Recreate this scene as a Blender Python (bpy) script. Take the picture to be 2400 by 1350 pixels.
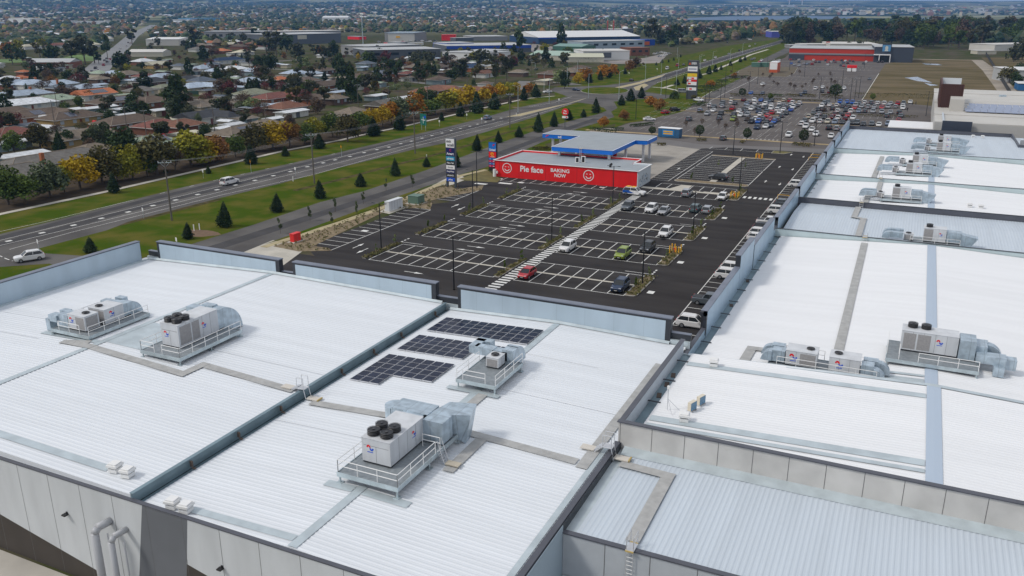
import bpy, bmesh, math, random
from mathutils import Vector, Matrix, noise
random.seed(7)
HAZE = 8e-5
R = math.radians
scene = bpy.context.scene
for o in list(bpy.data.objects): bpy.data.objects.remove(o)
COL = scene.collection

# ---------------------------------------------------------------- camera
CH, YAW, PIT, FPX = 40.6, R(25.1), R(18.2), 2000.0
cam_d = bpy.data.cameras.new("camera"); cam = bpy.data.objects.new("camera", cam_d); COL.objects.link(cam)
cam.location = (0, 0, CH); cam.rotation_euler = (R(90) - PIT, 0, YAW)
cam_d.sensor_width = 36; cam_d.lens = FPX / 2400 * 36
cam_d.clip_start = 0.5; cam_d.clip_end = 60000
scene.camera = cam
# ---------------------------------------------------------------- light and exposure
SUN_EL, SUN_AZ = 46, -128         # high soft sun behind the camera's left shoulder; azimuth measured from +Y towards +X
w = bpy.data.worlds.new("World"); scene.world = w; w.use_nodes = True
nt = w.node_tree; nt.nodes.clear()
wo = nt.nodes.new("ShaderNodeOutputWorld"); bg = nt.nodes.new("ShaderNodeBackground"); sky = nt.nodes.new("ShaderNodeTexSky")
sky.sky_type = 'NISHITA'; sky.sun_disc = False; sky.sun_elevation = R(SUN_EL); sky.sun_rotation = R(SUN_AZ)
sky.air_density = 1.0; sky.dust_density = 3.0; sky.ozone_density = 1.0
# broken cloud cover mixed over the clear sky
tcw = nt.nodes.new("ShaderNodeTexCoord"); nz = nt.nodes.new("ShaderNodeTexNoise"); nz.inputs['Scale'].default_value = 3.0
nz.inputs['Detail'].default_value = 5
rmp = nt.nodes.new("ShaderNodeMapRange"); rmp.inputs[1].default_value = 0.35; rmp.inputs[2].default_value = 0.6
rmp.inputs[3].default_value = 0.6; rmp.inputs[4].default_value = 0.95
mx = nt.nodes.new("ShaderNodeMixRGB"); mx.inputs[2].default_value = (7.3, 7.5, 7.9, 1)
nt.links.new(tcw.outputs['Generated'], nz.inputs['Vector']); nt.links.new(nz.outputs[0], rmp.inputs[0])
nt.links.new(rmp.outputs[0], mx.inputs[0]); nt.links.new(sky.outputs[0], mx.inputs[1])
nt.links.new(mx.outputs[0], bg.inputs[0]); bg.inputs[1].default_value = 0.085
nt.links.new(bg.outputs[0], wo.inputs[0])
sd = bpy.data.lights.new("sun", 'SUN'); sd.energy = 1.5; sd.angle = R(11); sd.color = (1.0, 0.95, 0.88)
sun = bpy.data.objects.new("sun", sd); COL.objects.link(sun)
az, el = R(SUN_AZ), R(SUN_EL)
sdir = Vector((math.sin(az) * math.cos(el), math.cos(az) * math.cos(el), math.sin(el)))
sun.rotation_euler = (-sdir).to_track_quat('-Z', 'Y').to_euler(); sun.location = (0, 0, 200)
scene.view_settings.view_transform = 'Standard'; scene.view_settings.look = 'None'
scene.view_settings.exposure = 0.25; scene.view_settings.gamma = 1.0
scene.render.engine = 'CYCLES'
scene.cycles.max_bounces = 4; scene.cycles.diffuse_bounces = 2; scene.cycles.transparent_max_bounces = 4

# ---------------------------------------------------------------- measured points: photograph pixel -> place on a horizontal plane
_cy, _sy, _cp, _sp = math.cos(YAW), math.sin(YAW), math.cos(PIT), math.sin(PIT)
_f = Vector((-_sy * _cp, _cy * _cp, -_sp)); _r = Vector((_cy, _sy, 0)); _u = _r.cross(_f)
def ray(x, y): return _f + _r * ((x - 1200) / FPX) - _u * ((y - 675) / FPX)
def G(x, y, z=0.0):
    d = ray(x, y); t = (z - CH) / d.z
    return Vector((d.x * t, d.y * t, z))
def GY(x, y, Y):
    d = ray(x, y); t = Y / d.y
    return Vector((d.x * t, Y, CH + d.z * t))
def PX(p):
    d = Vector(p) - Vector((0, 0, CH)); k = d.dot(_f)
    return (1200 + FPX * d.dot(_r) / k, 675 - FPX * d.dot(_u) / k)

# ---------------------------------------------------------------- materials
MATS = {}
def mat(name, col, rough=0.6, metal=0.0, var=0.0, vscale=1.0, col2=None, bump=0.0, spec=0.5, emit=0, rnd=0.0, detail=4, obj=True, lo=.35, hi=.65, stretch=None, lines=None):
    if name in MATS: return MATS[name]
    m = bpy.data.materials.new(name); m.use_nodes = True; MATS[name] = m
    n = m.node_tree.nodes; l = m.node_tree.links; b = n['Principled BSDF']
    b.inputs['Base Color'].default_value = (*col, 1); b.inputs['Roughness'].default_value = rough
    b.inputs['Metallic'].default_value = metal; b.inputs['Specular IOR Level'].default_value = spec
    src = None
    if var > 0 or col2:
        tc = n.new('ShaderNodeTexCoord'); nz = n.new('ShaderNodeTexNoise'); nz.inputs['Scale'].default_value = vscale
        nz.inputs['Detail'].default_value = detail
        vec = tc.outputs['Object']
        if stretch:
            mm = n.new('ShaderNodeMapping'); mm.inputs['Scale'].default_value = stretch; l.new(vec, mm.inputs['Vector']); vec = mm.outputs[0]
        l.new(vec, nz.inputs['Vector'])
        mp = n.new('ShaderNodeMapRange'); mp.inputs[1].default_value = lo; mp.inputs[2].default_value = hi
        l.new(nz.outputs[0], mp.inputs[0])
        mi = n.new('ShaderNodeMixRGB')
        c2 = col2 if col2 else tuple(c * (1 - var) for c in col)
        c1 = col if col2 else tuple(min(1, c * (1 + var * .5)) for c in col)
        mi.inputs[1].default_value = (*c1, 1); mi.inputs[2].default_value = (*c2, 1)
        l.new(mp.outputs[0], mi.inputs[0]); src = mi.outputs[0]
        if bump > 0:
            bp = n.new('ShaderNodeBump'); bp.inputs['Strength'].default_value = bump; bp.inputs['Distance'].default_value = .05
            l.new(nz.outputs[0], bp.inputs['Height']); l.new(bp.outputs[0], b.inputs['Normal'])
    if lines:      # seams: (axis, spacing, width, darkening)
        for ax, per, wd_, dk in lines:
            tc2 = n.new('ShaderNodeTexCoord'); sx = n.new('ShaderNodeSeparateXYZ'); l.new(tc2.outputs['Object'], sx.inputs[0])
            def mth(op, a, b):
                q = n.new('ShaderNodeMath'); q.operation = op
                if hasattr(a, 'links'): l.new(a, q.inputs[0])
                else: q.inputs[0].default_value = a
                q.inputs[1].default_value = b; return q.outputs[0]
            f = mth('LESS_THAN', mth('FRACT', mth('DIVIDE', sx.outputs['XYZ'.index(ax)], per), 0), wd_/per)
            k = mth('MULTIPLY', f, dk); mi2 = n.new('ShaderNodeMixRGB'); mi2.blend_type = 'MIX'; l.new(k, mi2.inputs[0])
            if src: l.new(src, mi2.inputs[1])
            else: mi2.inputs[1].default_value = (*col, 1)
            mi2.inputs[2].default_value = (*[c*.35 for c in col], 1); src = mi2.outputs[0]
    if rnd > 0:
        oi = n.new('ShaderNodeObjectInfo'); hv = n.new('ShaderNodeHueSaturation')
        m2 = n.new('ShaderNodeMapRange'); m2.inputs[3].default_value = 1 - rnd; m2.inputs[4].default_value = 1 + rnd
        l.new(oi.outputs['Random'], m2.inputs[0]); l.new(m2.outputs[0], hv.inputs['Value'])
        if src: l.new(src, hv.inputs['Color'])
        else: hv.inputs['Color'].default_value = (*col, 1)
        src = hv.outputs[0]
    if src: l.new(src, b.inputs['Base Color'])
    if emit: b.inputs['Emission Color'].default_value = (*col, 1); b.inputs['Emission Strength'].default_value = emit
    return m

# ---------------------------------------------------------------- mesh builder and scene-tree helpers
class MB:
    def __init__(s): s.v = []; s.f = []; s.m = []
    def poly(s, pts, mi=0):
        b = len(s.v); s.v += [tuple(p) for p in pts]; s.f.append(tuple(range(b, b + len(pts)))); s.m.append(mi)
    def box(s, x0, x1, y0, y1, z0, z1, mi=0, skip=''):
        b = len(s.v)
        s.v += [(x0,y0,z0),(x1,y0,z0),(x1,y1,z0),(x0,y1,z0),(x0,y0,z1),(x1,y0,z1),(x1,y1,z1),(x0,y1,z1)]
        for k, f in zip('bt-y+x+y-x'.replace('-y','s').replace('+x','e').replace('+y','n').replace('-x','w'),
                        [(0,3,2,1),(4,5,6,7),(0,1,5,4),(1,2,6,5),(2,3,7,6),(3,0,4,7)]):
            if k in skip: continue
            s.f.append(tuple(b + i for i in f)); s.m.append(mi)
    def obox(s, c, half, rot=0.0, mi=0):     # centred box turned about z
        cx, cy, cz = c; hx, hy, hz = half; ca, sa = math.cos(rot), math.sin(rot); b = len(s.v)
        for z in (-hz, hz):
            for x, y in ((-hx,-hy),(hx,-hy),(hx,hy),(-hx,hy)):
                s.v.append((cx + x*ca - y*sa, cy + x*sa + y*ca, cz + z))
        for f in [(0,3,2,1),(4,5,6,7),(0,1,5,4),(1,2,6,5),(2,3,7,6),(3,0,4,7)]:
            s.f.append(tuple(b + i for i in f)); s.m.append(mi)
    def tube(s, p0, p1, r, n=6, mi=0, r1=None, caps=True):
        p0 = Vector(p0); p1 = Vector(p1); d = (p1 - p0)
        if d.length < 1e-6: return
        q = d.normalized().to_track_quat('Z', 'Y'); r1 = r if r1 is None else r1; b = len(s.v)
        for p, rr in ((p0, r), (p1, r1)):
            for i in range(n):
                a = 2*math.pi*i/n; s.v.append(tuple(p + q @ Vector((rr*math.cos(a), rr*math.sin(a), 0))))
        for i in range(n):
            j = (i+1) % n; s.f.append((b+i, b+j, b+n+j, b+n+i)); s.m.append(mi)
        if caps:
            s.f.append(tuple(b+n+i for i in range(n))); s.m.append(mi)
            s.f.append(tuple(b+n-1-i for i in range(n))); s.m.append(mi)
    def path(s, pts, r, n=6, mi=0):
        for a, b in zip(pts, pts[1:]): s.tube(a, b, r, n, mi)
    def prism(s, pts, z0, z1, mi=0, mt=None, bottom=False):   # pts: ccw 2d
        n = len(pts); b = len(s.v)
        s.v += [(p[0], p[1], z0) for p in pts] + [(p[0], p[1], z1) for p in pts]
        for i in range(n):
            j = (i+1) % n; s.f.append((b+i, b+j, b+n+j, b+n+i)); s.m.append(mi)
        s.f.append(tuple(b+n+i for i in range(n))); s.m.append(mi if mt is None else mt)
        if bottom: s.f.append(tuple(b+n-1-i for i in range(n))); s.m.append(mi)
    def extr(s, prof, axis, a0, a1, mi=0):     # profile of (u,z) extruded along axis 'x' or 'y'
        n = len(prof); b = len(s.v)
        for a in (a0, a1):
            for u, z in prof: s.v.append((a, u, z) if axis == 'x' else (u, a, z))
        for i in range(n):
            j = (i+1) % n; s.f.append((b+i, b+j, b+n+j, b+n+i)); s.m.append(mi)
        s.f.append(tuple(b+n-1-i for i in range(n))); s.m.append(mi); s.f.append(tuple(b+n+i for i in range(n))); s.m.append(mi)
    def mesh(s, name, mats, smooth=False):
        me = bpy.data.meshes.new(name); me.from_pydata(s.v, [], s.f)
        for m in (mats if isinstance(mats, (list, tuple)) else [mats]): me.materials.append(m)
        if any(s.m): me.polygons.foreach_set('material_index', s.m)
        if smooth: me.polygons.foreach_set('use_smooth', [True]*len(s.f))
        me.update(); return me
    def build(s, name, mats, parent=None, loc=None, rot=0, smooth=False):
        o = bpy.data.objects.new(name, s.mesh(name, mats, smooth)); COL.objects.link(o)
        if parent: o.parent = parent
        if loc is not None: o.location = loc
        if rot: o.rotation_euler = (0, 0, rot)
        return o
def fixn(o):
    bm = bmesh.new(); bm.from_mesh(o.data); bmesh.ops.recalc_face_normals(bm, faces=bm.faces); bm.to_mesh(o.data); bm.free(); return o
def tag(o, label=None, cat=None, group=None, kind=None):
    if label: o['label'] = label
    if cat: o['category'] = cat
    if group: o['group'] = group
    if kind: o['kind'] = kind
    return o
def empty(name, loc=(0,0,0), rz=0):
    o = bpy.data.objects.new(name, None); COL.objects.link(o); o.location = loc; o.rotation_euler = (0,0,rz); o.empty_display_size = .5
    return o
def thing(name, label, cat, loc=(0,0,0), rz=0, group=None): return tag(empty(name, loc, rz), label, cat, group)
def struct(o): o['kind'] = 'structure'; return o
def sheet(name, pts, z, m, mb=None):
    mb2 = MB(); mb2.poly([(p[0], p[1], z) for p in pts]); o = mb2.build(name, m); fixup(o); return struct(o)
def fixup(o):          # faces look up
    me = o.data
    bm = bmesh.new(); bm.from_mesh(me)
    for f in bm.faces:
        f.normal_update()
        if f.normal.z < 0: f.normal_flip()
    bm.to_mesh(me); bm.free()
def gp(*pp): return [G(x, y) for x, y in pp]
def copy_tree(o, parent=None, data_mats=None):
    c = o.copy(); COL.objects.link(c)
    if parent: c.parent = parent
    for ch in o.children: copy_tree(ch, c)
    return c
ORD = ['first','second','third','fourth','fifth','sixth','seventh','eighth','ninth','tenth']
LAB = {}
def later(o, desc, zone, cat, group):     # label decided once all are placed: what it looks like, where it stands, its place in its own row
    o['category'] = cat; o['group'] = group; LAB.setdefault((desc, zone), []).append(o)
def nth(i):
    if i < 10: return ORD[i]
    n = i+1; return f"{n}{'th' if 10 <= n % 100 <= 20 else {1:'st',2:'nd',3:'rd'}.get(n % 10, 'th')}"
def split_loose(o):      # every separate piece of a mesh becomes an object of its own
    me = o.data; n = len(me.vertices); par = list(range(n))
    def fd(a):
        while par[a] != a: par[a] = par[par[a]]; a = par[a]
        return a
    for p in me.polygons:
        v = list(p.vertices)
        for b in v[1:]: par[fd(b)] = fd(v[0])
    g = {}
    for p in me.polygons: g.setdefault(fd(p.vertices[0]), []).append(p)
    if len(g) < 2 or len(g) > 100: return
    for k, ps in enumerate(g.values()):
        ids = sorted({v for p in ps for v in p.vertices}); mp = {v: i for i, v in enumerate(ids)}
        m2 = bpy.data.meshes.new(me.name); m2.from_pydata([me.vertices[v].co[:] for v in ids], [], [[mp[v] for v in p.vertices] for p in ps])
        for m in me.materials: m2.materials.append(m)
        m2.polygons.foreach_set('material_index', [p.material_index for p in ps])
        if k == 0: o.data = m2
        else: q = bpy.data.objects.new(o.name.split('.')[0], m2); COL.objects.link(q); q.parent = o.parent
def finish_labels():
    for (d, z), L in LAB.items():
        if len(L) == 1: L[0]['label'] = f"{d} {z}"; continue
        L.sort(key=lambda o: PX(o.location)[0])
        for i, o in enumerate(L):
            o['label'] = f"{d} {z}, {'leftmost' if i == 0 else ('rightmost' if i == len(L)-1 else nth(i) + ' from left')}"
def text_mesh(name, body, size, m, parent, M, depth=.02, bold=False, fit=None):
    cu = bpy.data.curves.new(name, 'FONT'); cu.body = body; cu.size = size; cu.align_x = 'CENTER'; cu.align_y = 'CENTER'; cu.extrude = depth/2
    if bold: cu.offset = size * .025
    ob = bpy.data.objects.new(name, cu); COL.objects.link(ob)
    dg = bpy.context.evaluated_depsgraph_get(); me = bpy.data.meshes.new_from_object(ob.evaluated_get(dg)); bpy.data.objects.remove(ob)
    me.materials.clear(); me.materials.append(m)
    if fit:
        xs = [v.co.x for v in me.vertices]; sc = fit/(max(xs)-min(xs))
        for v in me.vertices: v.co.x *= sc
    o = bpy.data.objects.new(name, me); COL.objects.link(o); o.parent = parent; o.matrix_local = M; return o
def face_south(x, y, z): return Matrix.Translation((x, y, z)) @ Matrix.Rotation(R(90), 4, 'X')       # upright, read from -Y
def face_east(x, y, z): return Matrix.Translation((x, y, z)) @ Matrix.Rotation(R(90), 4, 'Z') @ Matrix.Rotation(R(90), 4, 'X')
# ================================================================ the big showroom roofs
M_roofL = mat('roof_steel_white', (.70,.73,.765), .45, 0.0, var=.045, vscale=.5, spec=.4, stretch=(.12,1.6,1), detail=7)
M_roofR = mat('roof_steel_bright', (.775,.785,.80), .5, 0.0, var=.035, vscale=.5, spec=.4, stretch=(.1,1.4,1), detail=7)
M_roofSky = mat('roof_steel_sky_tint', (.53,.59,.65), .45, 0.0, var=.05, vscale=.5, stretch=(1.5,.12,1), detail=7)  # sky reflection off the crosswise ribs, put into the base colour as blue
M_flash = mat('galvanised_flashing', (.52,.59,.62), .4, .25, var=.12, vscale=.8)
M_gutter = mat('gutter_steel', (.20,.28,.32), .45, .2, var=.15, vscale=.6)
M_cap = mat('parapet_capping_charcoal', (.085,.09,.11), .5, var=.12, vscale=.6)
M_cappale = mat('parapet_capping_top', (.17,.19,.24), .45, var=.15, vscale=.5)
M_capend = mat('parapet_end_charcoal', (.028,.032,.04), .5)
M_clad = mat('parapet_inner_cladding', (.44,.54,.62), .45, .1, var=.07, vscale=.6, stretch=(.8,.8,.25), lines=(('X',3.2,.03,.35),))  # light blue base colour stands for the sky mirrored in the sheet
M_cladE = mat('parapet_inner_cladding_sky_tint', (.40,.54,.66), .4, .15, var=.08, vscale=.6, stretch=(1,.8,.25), lines=(('Y',3.6,.03,.5),))  # bluer copy for the facade screens; reflected sky put into the base colour
M_walk = mat('walkway_mesh_grey', (.40,.40,.39), .8, var=.14, vscale=1.5)
M_wall = mat('precast_wall_pale_grey', (.57,.595,.61), .8, var=.09, vscale=.5, stretch=(1.2,1,.25), detail=7)
M_walld = mat('precast_wall_mid_grey', (.14,.15,.165), .8, var=.06, vscale=.5)
M_brown = mat('precast_wall_brown', (.055,.046,.038), .85, var=.1, vscale=.5)
M_conc = mat('concrete_panel', (.56,.55,.53), .85, var=.16, vscale=.35, detail=8, bump=.1)
M_joint = mat('panel_joint_dark', (.12,.12,.12), .9)
M_white = mat('painted_white', (.78,.78,.77), .5)
M_rust = mat('rusty_bracket', (.10,.075,.06), .9)
M_alu = mat('aluminium', (.62,.63,.65), .35, .6)
M_galv = mat('galvanised_steel', (.50,.58,.61), .35, .45, var=.18, vscale=1.2)
M_galvtop = mat('galvanised_duct', (.46,.55,.62), .35, .4, var=.22, vscale=1.6, lines=(('X',1.25,.05,.45),('Y',1.15,.05,.45)))
M_grate = mat('deck_grating', (.28,.31,.33), .6, .3, var=.15, vscale=3)
M_unit = mat('unit_paint_pale_grey', (.60,.62,.645), .5, var=.1, vscale=1.2, stretch=(1,1,.3))
M_louvre = mat('condenser_coil_grey', (.33,.32,.32), .7, var=.1, vscale=6)
M_black = mat('black_plastic', (.012,.012,.014), .4)
M_logor = mat('logo_red', (.75,.01,.02), .5); M_logob = mat('logo_blue', (.01,.09,.60), .5)
M_timber = mat('timber_pad', (.50,.45,.36), .8)
M_yellow = mat('safety_yellow', (.75,.42,.03), .6)
M_ochre = mat('edge_ochre', (.48,.36,.14), .7)

def ribs(name, x0, x1, y0, y1, prof, axis, m, parent, pitch=.42, h=.027):
    """ribbed steel sheet; ribs run along axis; prof = [(s, z)...] height along that axis"""
    mb = MB(); a0, a1 = (y0, y1) if axis == 'x' else (x0, x1)
    n = int((a1 - a0) / pitch); cs = []
    for i in range(n):
        s = a0 + i * (a1 - a0) / n
        cs += [(s, 0), (s + .15, 0), (s + .22, h), (s + .30, h), (s + .37, 0)]
    cs.append((a1, 0)); b = 0
    for st, z in prof:
        for u, dz in cs: mb.v.append((st, u, z + dz) if axis == 'x' else (u, st, z + dz))
    k = len(cs)
    for j in range(len(prof) - 1):
        for i in range(k - 1):
            a = j*k + i; mb.f.append((a, a+k, a+k+1, a+1) if axis == 'x' else (a, a+1, a+k+1, a+k)); mb.m.append(0)
    o = mb.build(name, m, parent); fixup_o(o); return o
def fixup_o(o):
    me = o.data; flip = [p.index for p in me.polygons if p.normal.z < 0]
    if flip:
        bm = bmesh.new(); bm.from_mesh(me); bm.faces.ensure_lookup_table()
        for i in flip: bm.faces[i].normal_flip()
        bm.to_mesh(me); bm.free()
def parapet(parent, x0, x1, y0, y1, z0, z1, inner, ends=True, matin=None):
    """tall screen wall: charcoal body, pale inner cladding face on side inner ('s','e'), capping, end posts"""
    mb = MB(); mb.box(x0, x1, y0, y1, z0, z1 - .06, 0); p = mb.build('parapet', M_capend, parent)
    c = MB(); c.box(x0-.05, x1+.05, y0-.05, y1+.05, z1-.06, z1+.04, 0); c.build('capping', M_cappale, p)
    f = MB(); e = .55 if ends else 0.0; mi = matin or M_clad
    if inner == 's': f.box(x0+e*.75, x1-e, y0-.03, y0-.004, z0+.02, z1-.28, 0)
    if inner == 'e': f.box(x1+.004, x1+.03, y0+.12, y1-.05, z0+.02, z1-.12, 0)
    f.build('inner_cladding', mi, p)
    return p

# ---------- left showroom ----------
YN, YF = 35.14, 79.5
bl = thing('showroom_building', 'large left-hand showroom with white ribbed gable roofs and tall charcoal parapets', 'building', (-55, 57, 0))
bl.location = (0, 0, 0)
ribs('roof', -91.2, -45.55, YN+.25, YF-.1, [(-91.2, 8.32), (-70.2, 9.08), (-45.55, 8.72)], 'x', M_roofL, bl)
ribs('roof', -44.9, -17.9, YN+.25, YF-.1, [(-44.9, 8.12), (-31.8, 8.55), (-17.9, 8.2)], 'x', M_roofL, bl)
mb = MB()      # ridge cappings and soaker strips
def strip(mb, x0, x1, y0, y1, z0, z1=None, d=.075, mi=0):
    z1 = z0 if z1 is None else z1
    mb.poly([(x0,y0,z0+d),(x1,y0,z1+d),(x1,y1,z1+d),(x0,y1,z0+d)], mi)
strip(mb, -70.55, -70.2, YN+.3, YF-.15, 9.06, 9.08); strip(mb, -70.2, -69.85, YN+.3, YF-.15, 9.08, 9.06)
strip(mb, -32.15, -31.8, YN+.3, 43.3, 8.53, 8.55); strip(mb, -31.8, -31.45, YN+.3, 43.3, 8.55, 8.53)
strip(mb, -32.15, -31.8, 54.4, YF-.15, 8.53, 8.55); strip(mb, -31.8, -31.45, 54.4, YF-.15, 8.55, 8.53)
# wide soaker flashings near the eaves and under the plant decks
strip(mb, -69.5, -49.6, 36.75, 37.5, 9.05, 8.77); strip(mb, -41.0, -32.2, 35.95, 36.6, 8.25, 8.53)
strip(mb, -78.6, -70.6, 53.5, 54.2, 8.76, 9.05); strip(mb, -69.8, -64.2, 54.2, 60.2, 9.06, 8.98)
strip(mb, -34.6, -32.2, 42.3, 43.1, 8.46, 8.53); strip(mb, -31.4, -27.7, 42.3, 43.1, 8.53, 8.44)
strip(mb, -34.6, -29.5, 60.0, 60.7, 8.5, 8.5, .12); strip(mb, -18.6, -18.15, YN+.4, 57, 8.21, 8.2)
mb.build('ridge_flashing', M_flash, bl)
mb = MB(); mb.box(-45.55, -45.45, YN+.2, YF-.1, 8.0, 8.86, 0); mb.box(-45.45, -44.95, YN+.2, YF-.1, 7.9, 7.95, 0)
mb.box(-45.62, -45.30, YN+.2, YF-.1, 8.86, 8.90, 0); mb.build('box_gutter', M_gutter, bl)
mb = MB()
for y in (40.5, 45.5, 50.6, 59.2, 64.5, 69.5, 76.5): mb.box(-45.3, -45.1, y, y+.15, 8.3, 8.75); mb.box(-45.1, -44.8, y-.05, y+.12, 8.2, 8.28)
mb.build('gutter_bracket', M_rust, bl)
# fine white lap joints crossing the sheets
mb = MB()
for y, xa, xb, za, zb in ((56.9, -91, -70.8, 8.33, 9.06), (52.4, -91, -77.4, 8.33, 8.83), (49.4, -44.8, -32.1, 8.12, 8.52), (57.4, -59, -46, 8.94, 8.73), (62.0, -31.0, -18.2, 8.53, 8.2), (70.3, -31.3, -24, 8.5, 8.35)):
    mb.poly([(xa, y, za+.08), (xb, y, zb+.08), (xb, y+.07, zb+.08), (xa, y+.07, za+.08)])
mb.build('lap_joint', M_roofR, bl)
mb = MB()
for y in (YN+.24,):
    mb.poly([(-91.2,y,8.2),(-45.55,y,8.2),(-45.55,y,8.72),(-70.2,y,9.08),(-91.2,y,8.32)]); mb.poly([(-44.9,y,8.0),(-17.9,y,8.0),(-17.9,y,8.2),(-31.8,y,8.55),(-44.9,y,8.12)])
mb.build('gable_infill', M_roofL, bl)
# near wall
mb = MB(); mb.box(-91.6, -17.6, YN, YN+.2, 0, 8.42); wn = mb.build('wall', M_wall, bl)
mb = MB(); mb.box(-91.7, -17.6, YN-.06, YN+.26, 8.42, 8.5); mb.build('capping', M_cap, wn)
mb = MB(); mb.box(-91.7, -17.55, YN+.05, YN+.2, 8.2, 8.42)
mb = MB()
x = -60.3
while x < -18: mb.box(x-.014, x+.014, YN-.008, YN-.002, 0, 8.4); x += 3.26
mb.build('panel_joint', M_joint, wn)
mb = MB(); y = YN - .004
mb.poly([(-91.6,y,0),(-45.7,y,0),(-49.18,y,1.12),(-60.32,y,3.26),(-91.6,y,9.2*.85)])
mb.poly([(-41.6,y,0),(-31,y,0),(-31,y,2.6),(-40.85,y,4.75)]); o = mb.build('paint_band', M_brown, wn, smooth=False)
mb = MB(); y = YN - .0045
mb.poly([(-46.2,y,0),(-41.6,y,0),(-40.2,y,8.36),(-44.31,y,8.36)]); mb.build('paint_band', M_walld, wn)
# exhaust down-ducts on the near wall
for px_, zt, r in ((-47.75, 6.2, .28), (-46.2, 5.95, .22)):
    mb = MB(); yo = YN - 1.3
    mb.tube((px_, YN-.02, zt), (px_-.05, yo+.25, zt+.05), r, 12); mb.tube((px_-.05, yo+.25, zt+.05), (px_-.1, yo, zt-.3), r, 12); mb.tube((px_-.1, yo, zt-.3), (px_-.1, yo, 0), r, 12)
    mb.tube((px_+.55, yo+.5, zt-.4), (px_+.55, yo+.5, 0), .05, 6)
    mb.build('downpipe', mat('pipe_grey', (.42,.43,.45), .45), bl, smooth=True)
for lx, lz in ((-52.27, 5.55), (-37.58, 5.5)):
    mb = MB(); mb.box(lx-.18, lx+.18, YN-.38, YN-.05, lz-.06, lz+.04); mb.box(lx-.05, lx+.05, YN-.1, YN, lz-.02, lz+.15); mb.build('wall_light', M_black, bl)
mb = MB(); mb.box(-17.85, -17.45, YN, 57.3, 7.0, 8.42, 0); p = mb.build('parapet', M_capend, bl)   # dark side parapet above the lower roof
mb = MB(); mb.box(-17.95, -17.52, YN-.06, 57.3, 8.42, 8.5); mb.build('capping', M_cap, p)
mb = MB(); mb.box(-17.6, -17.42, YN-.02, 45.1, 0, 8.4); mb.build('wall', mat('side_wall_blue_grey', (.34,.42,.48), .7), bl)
# western and northern screens
mb = MB(); mb.box(-92.4, -91.6, YN, 79.9, 0, 8.3); mb.box(-92.4, -19, YF+.1, YF+.75, 0, 8.0); mb.build('wall', M_wall, bl)
parapet(bl, -92.4, -91.7, YN, 78.6, 8.2, 10.95, 'e', matin=M_clad)
parapet(bl, -89.6, -69.1, YF, YF+.75, 8.3, 10.95, 's')
parapet(bl, -67.0, -46.8, YF, YF+.75, 8.05, 10.95, 's')
parapet(bl, -43.95, -19.6, YF, YF+.75, 7.95, 10.95, 's')
for xa, xb in ((-91.7, -89.6), (-69.1, -67.0), (-46.8, -43.95), (-19.6, -17.6)):
    mb = MB(); mb.box(xa, xb, YF+.35, YF+.75, 7.9, 9.35); p = mb.build('low_parapet', M_capend, bl)
    mb = MB(); mb.box(xa, xb, YF+.3, YF+.8, 9.35, 9.42); mb.build('capping', M_cappale, p)
    mb = MB(); mb.box(xa, xb, YF+.02, YF+.3, 8.0, 8.72); mb.build('flashing', M_flash, p)
for xa, xb, za, zb in ((-91.2,-70.2,8.32,9.08), (-70.2,-45.9,9.08,8.72), (-44.9,-31.8,8.12,8.55), (-31.8,-19.6,8.55,8.25)):
    mb = MB(); mb.poly([(xa,YF-.35,za+.1),(xb,YF-.35,zb+.1),(xb,YF-.05,zb+.3),(xa,YF-.05,za+.3)]); mb.build('flashing', M_flash, bl)
mb = MB(); mb.box(-91.65, -91.15, YN+.3, 79.2, 8.30, 8.42); mb.build('edge_gutter', M_flash, bl)

# ---------- right showroom row ----------
br = thing('showroom_row', 'long row of large stores with stepped white and pale blue roofs on the right', 'building', (0, 0, 0))
XI, XR = -17.5, 27.0
ribs('roof', XI+.9, XR, 57.8, 76.5, [(XI+.9, 8.85), (4.4, 9.6), (XR, 8.75)], 'x', M_roofR, br)
ribs('roof', XI+.9, XR, 76.6, 133.3, [(XI+.9, 7.05), (4.4, 8.0), (XR, 7.05)], 'x', M_roofR, br)
ribs('roof', XI+.8, 14, 45.5, 56.8, [(45.5, 7.72), (56.8, 7.95)], 'y', M_roofSky, br, pitch=.36, h=.024)
ribs('roof', XI+.6, XR, 133.9, 159.8, [(133.9, 7.0), (150.0, 7.45), (159.8, 6.95)], 'y', M_roofSky, br)
ribs('roof', XI+.6, XR, 160.3, 187.3, [(XI+.6, 6.35), (4.4, 7.1), (XR, 6.35)], 'x', M_roofR, br)
ribs('roof', XI+.6, XR, 187.7, 224.7, [(XI+.6, 6.4), (4.4, 7.15), (XR, 6.35)], 'x', M_roofR, br)
ribs('roof', XI+.3, XR, 225.2, 269.8, [(225.2, 7.35), (240., 7.15), (258, 7.35), (269.8, 6.85)], 'y', M_roofSky, br)
mb = MB()
for a, b, z in ((57.9, 76.3, 9.6), (76.7, 133.2, 8.0), (160.4, 187.2, 7.1), (187.8, 224.6, 7.15)):
    strip(mb, 3.85, 4.4, a, b, z-.02, z); strip(mb, 4.4, 4.95, a, b, z, z-.02)
mb.build('ridge_capping', mat('ridge_capping_blue_grey', (.42,.50,.60), .45), br)
mb = MB()
def slope(x, ze, zr): return ze + (zr-ze) * ((x-(XI+.9)) / (4.4-(XI+.9)) if x < 4.4 else (XR-x)/(XR-4.4))
for y0, y1, xa, xb, ze, zr in ((61.0, 62.0, -16.4, 3.8, 8.85, 9.6), (60.0, 60.55, -16.4, 3.8, 8.85, 9.6), (73.3, 74.2, -16.4, 3.8, 8.85, 9.6), (82.0, 82.5, -1.5, 3.8, 7.05, 8.0), (80.6, 81.4, -1.5, 3.8, 7.05, 8.0)):
    strip(mb, xa, xb, y0, y1, slope(xa, ze, zr), slope(xb, ze, zr))
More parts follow.
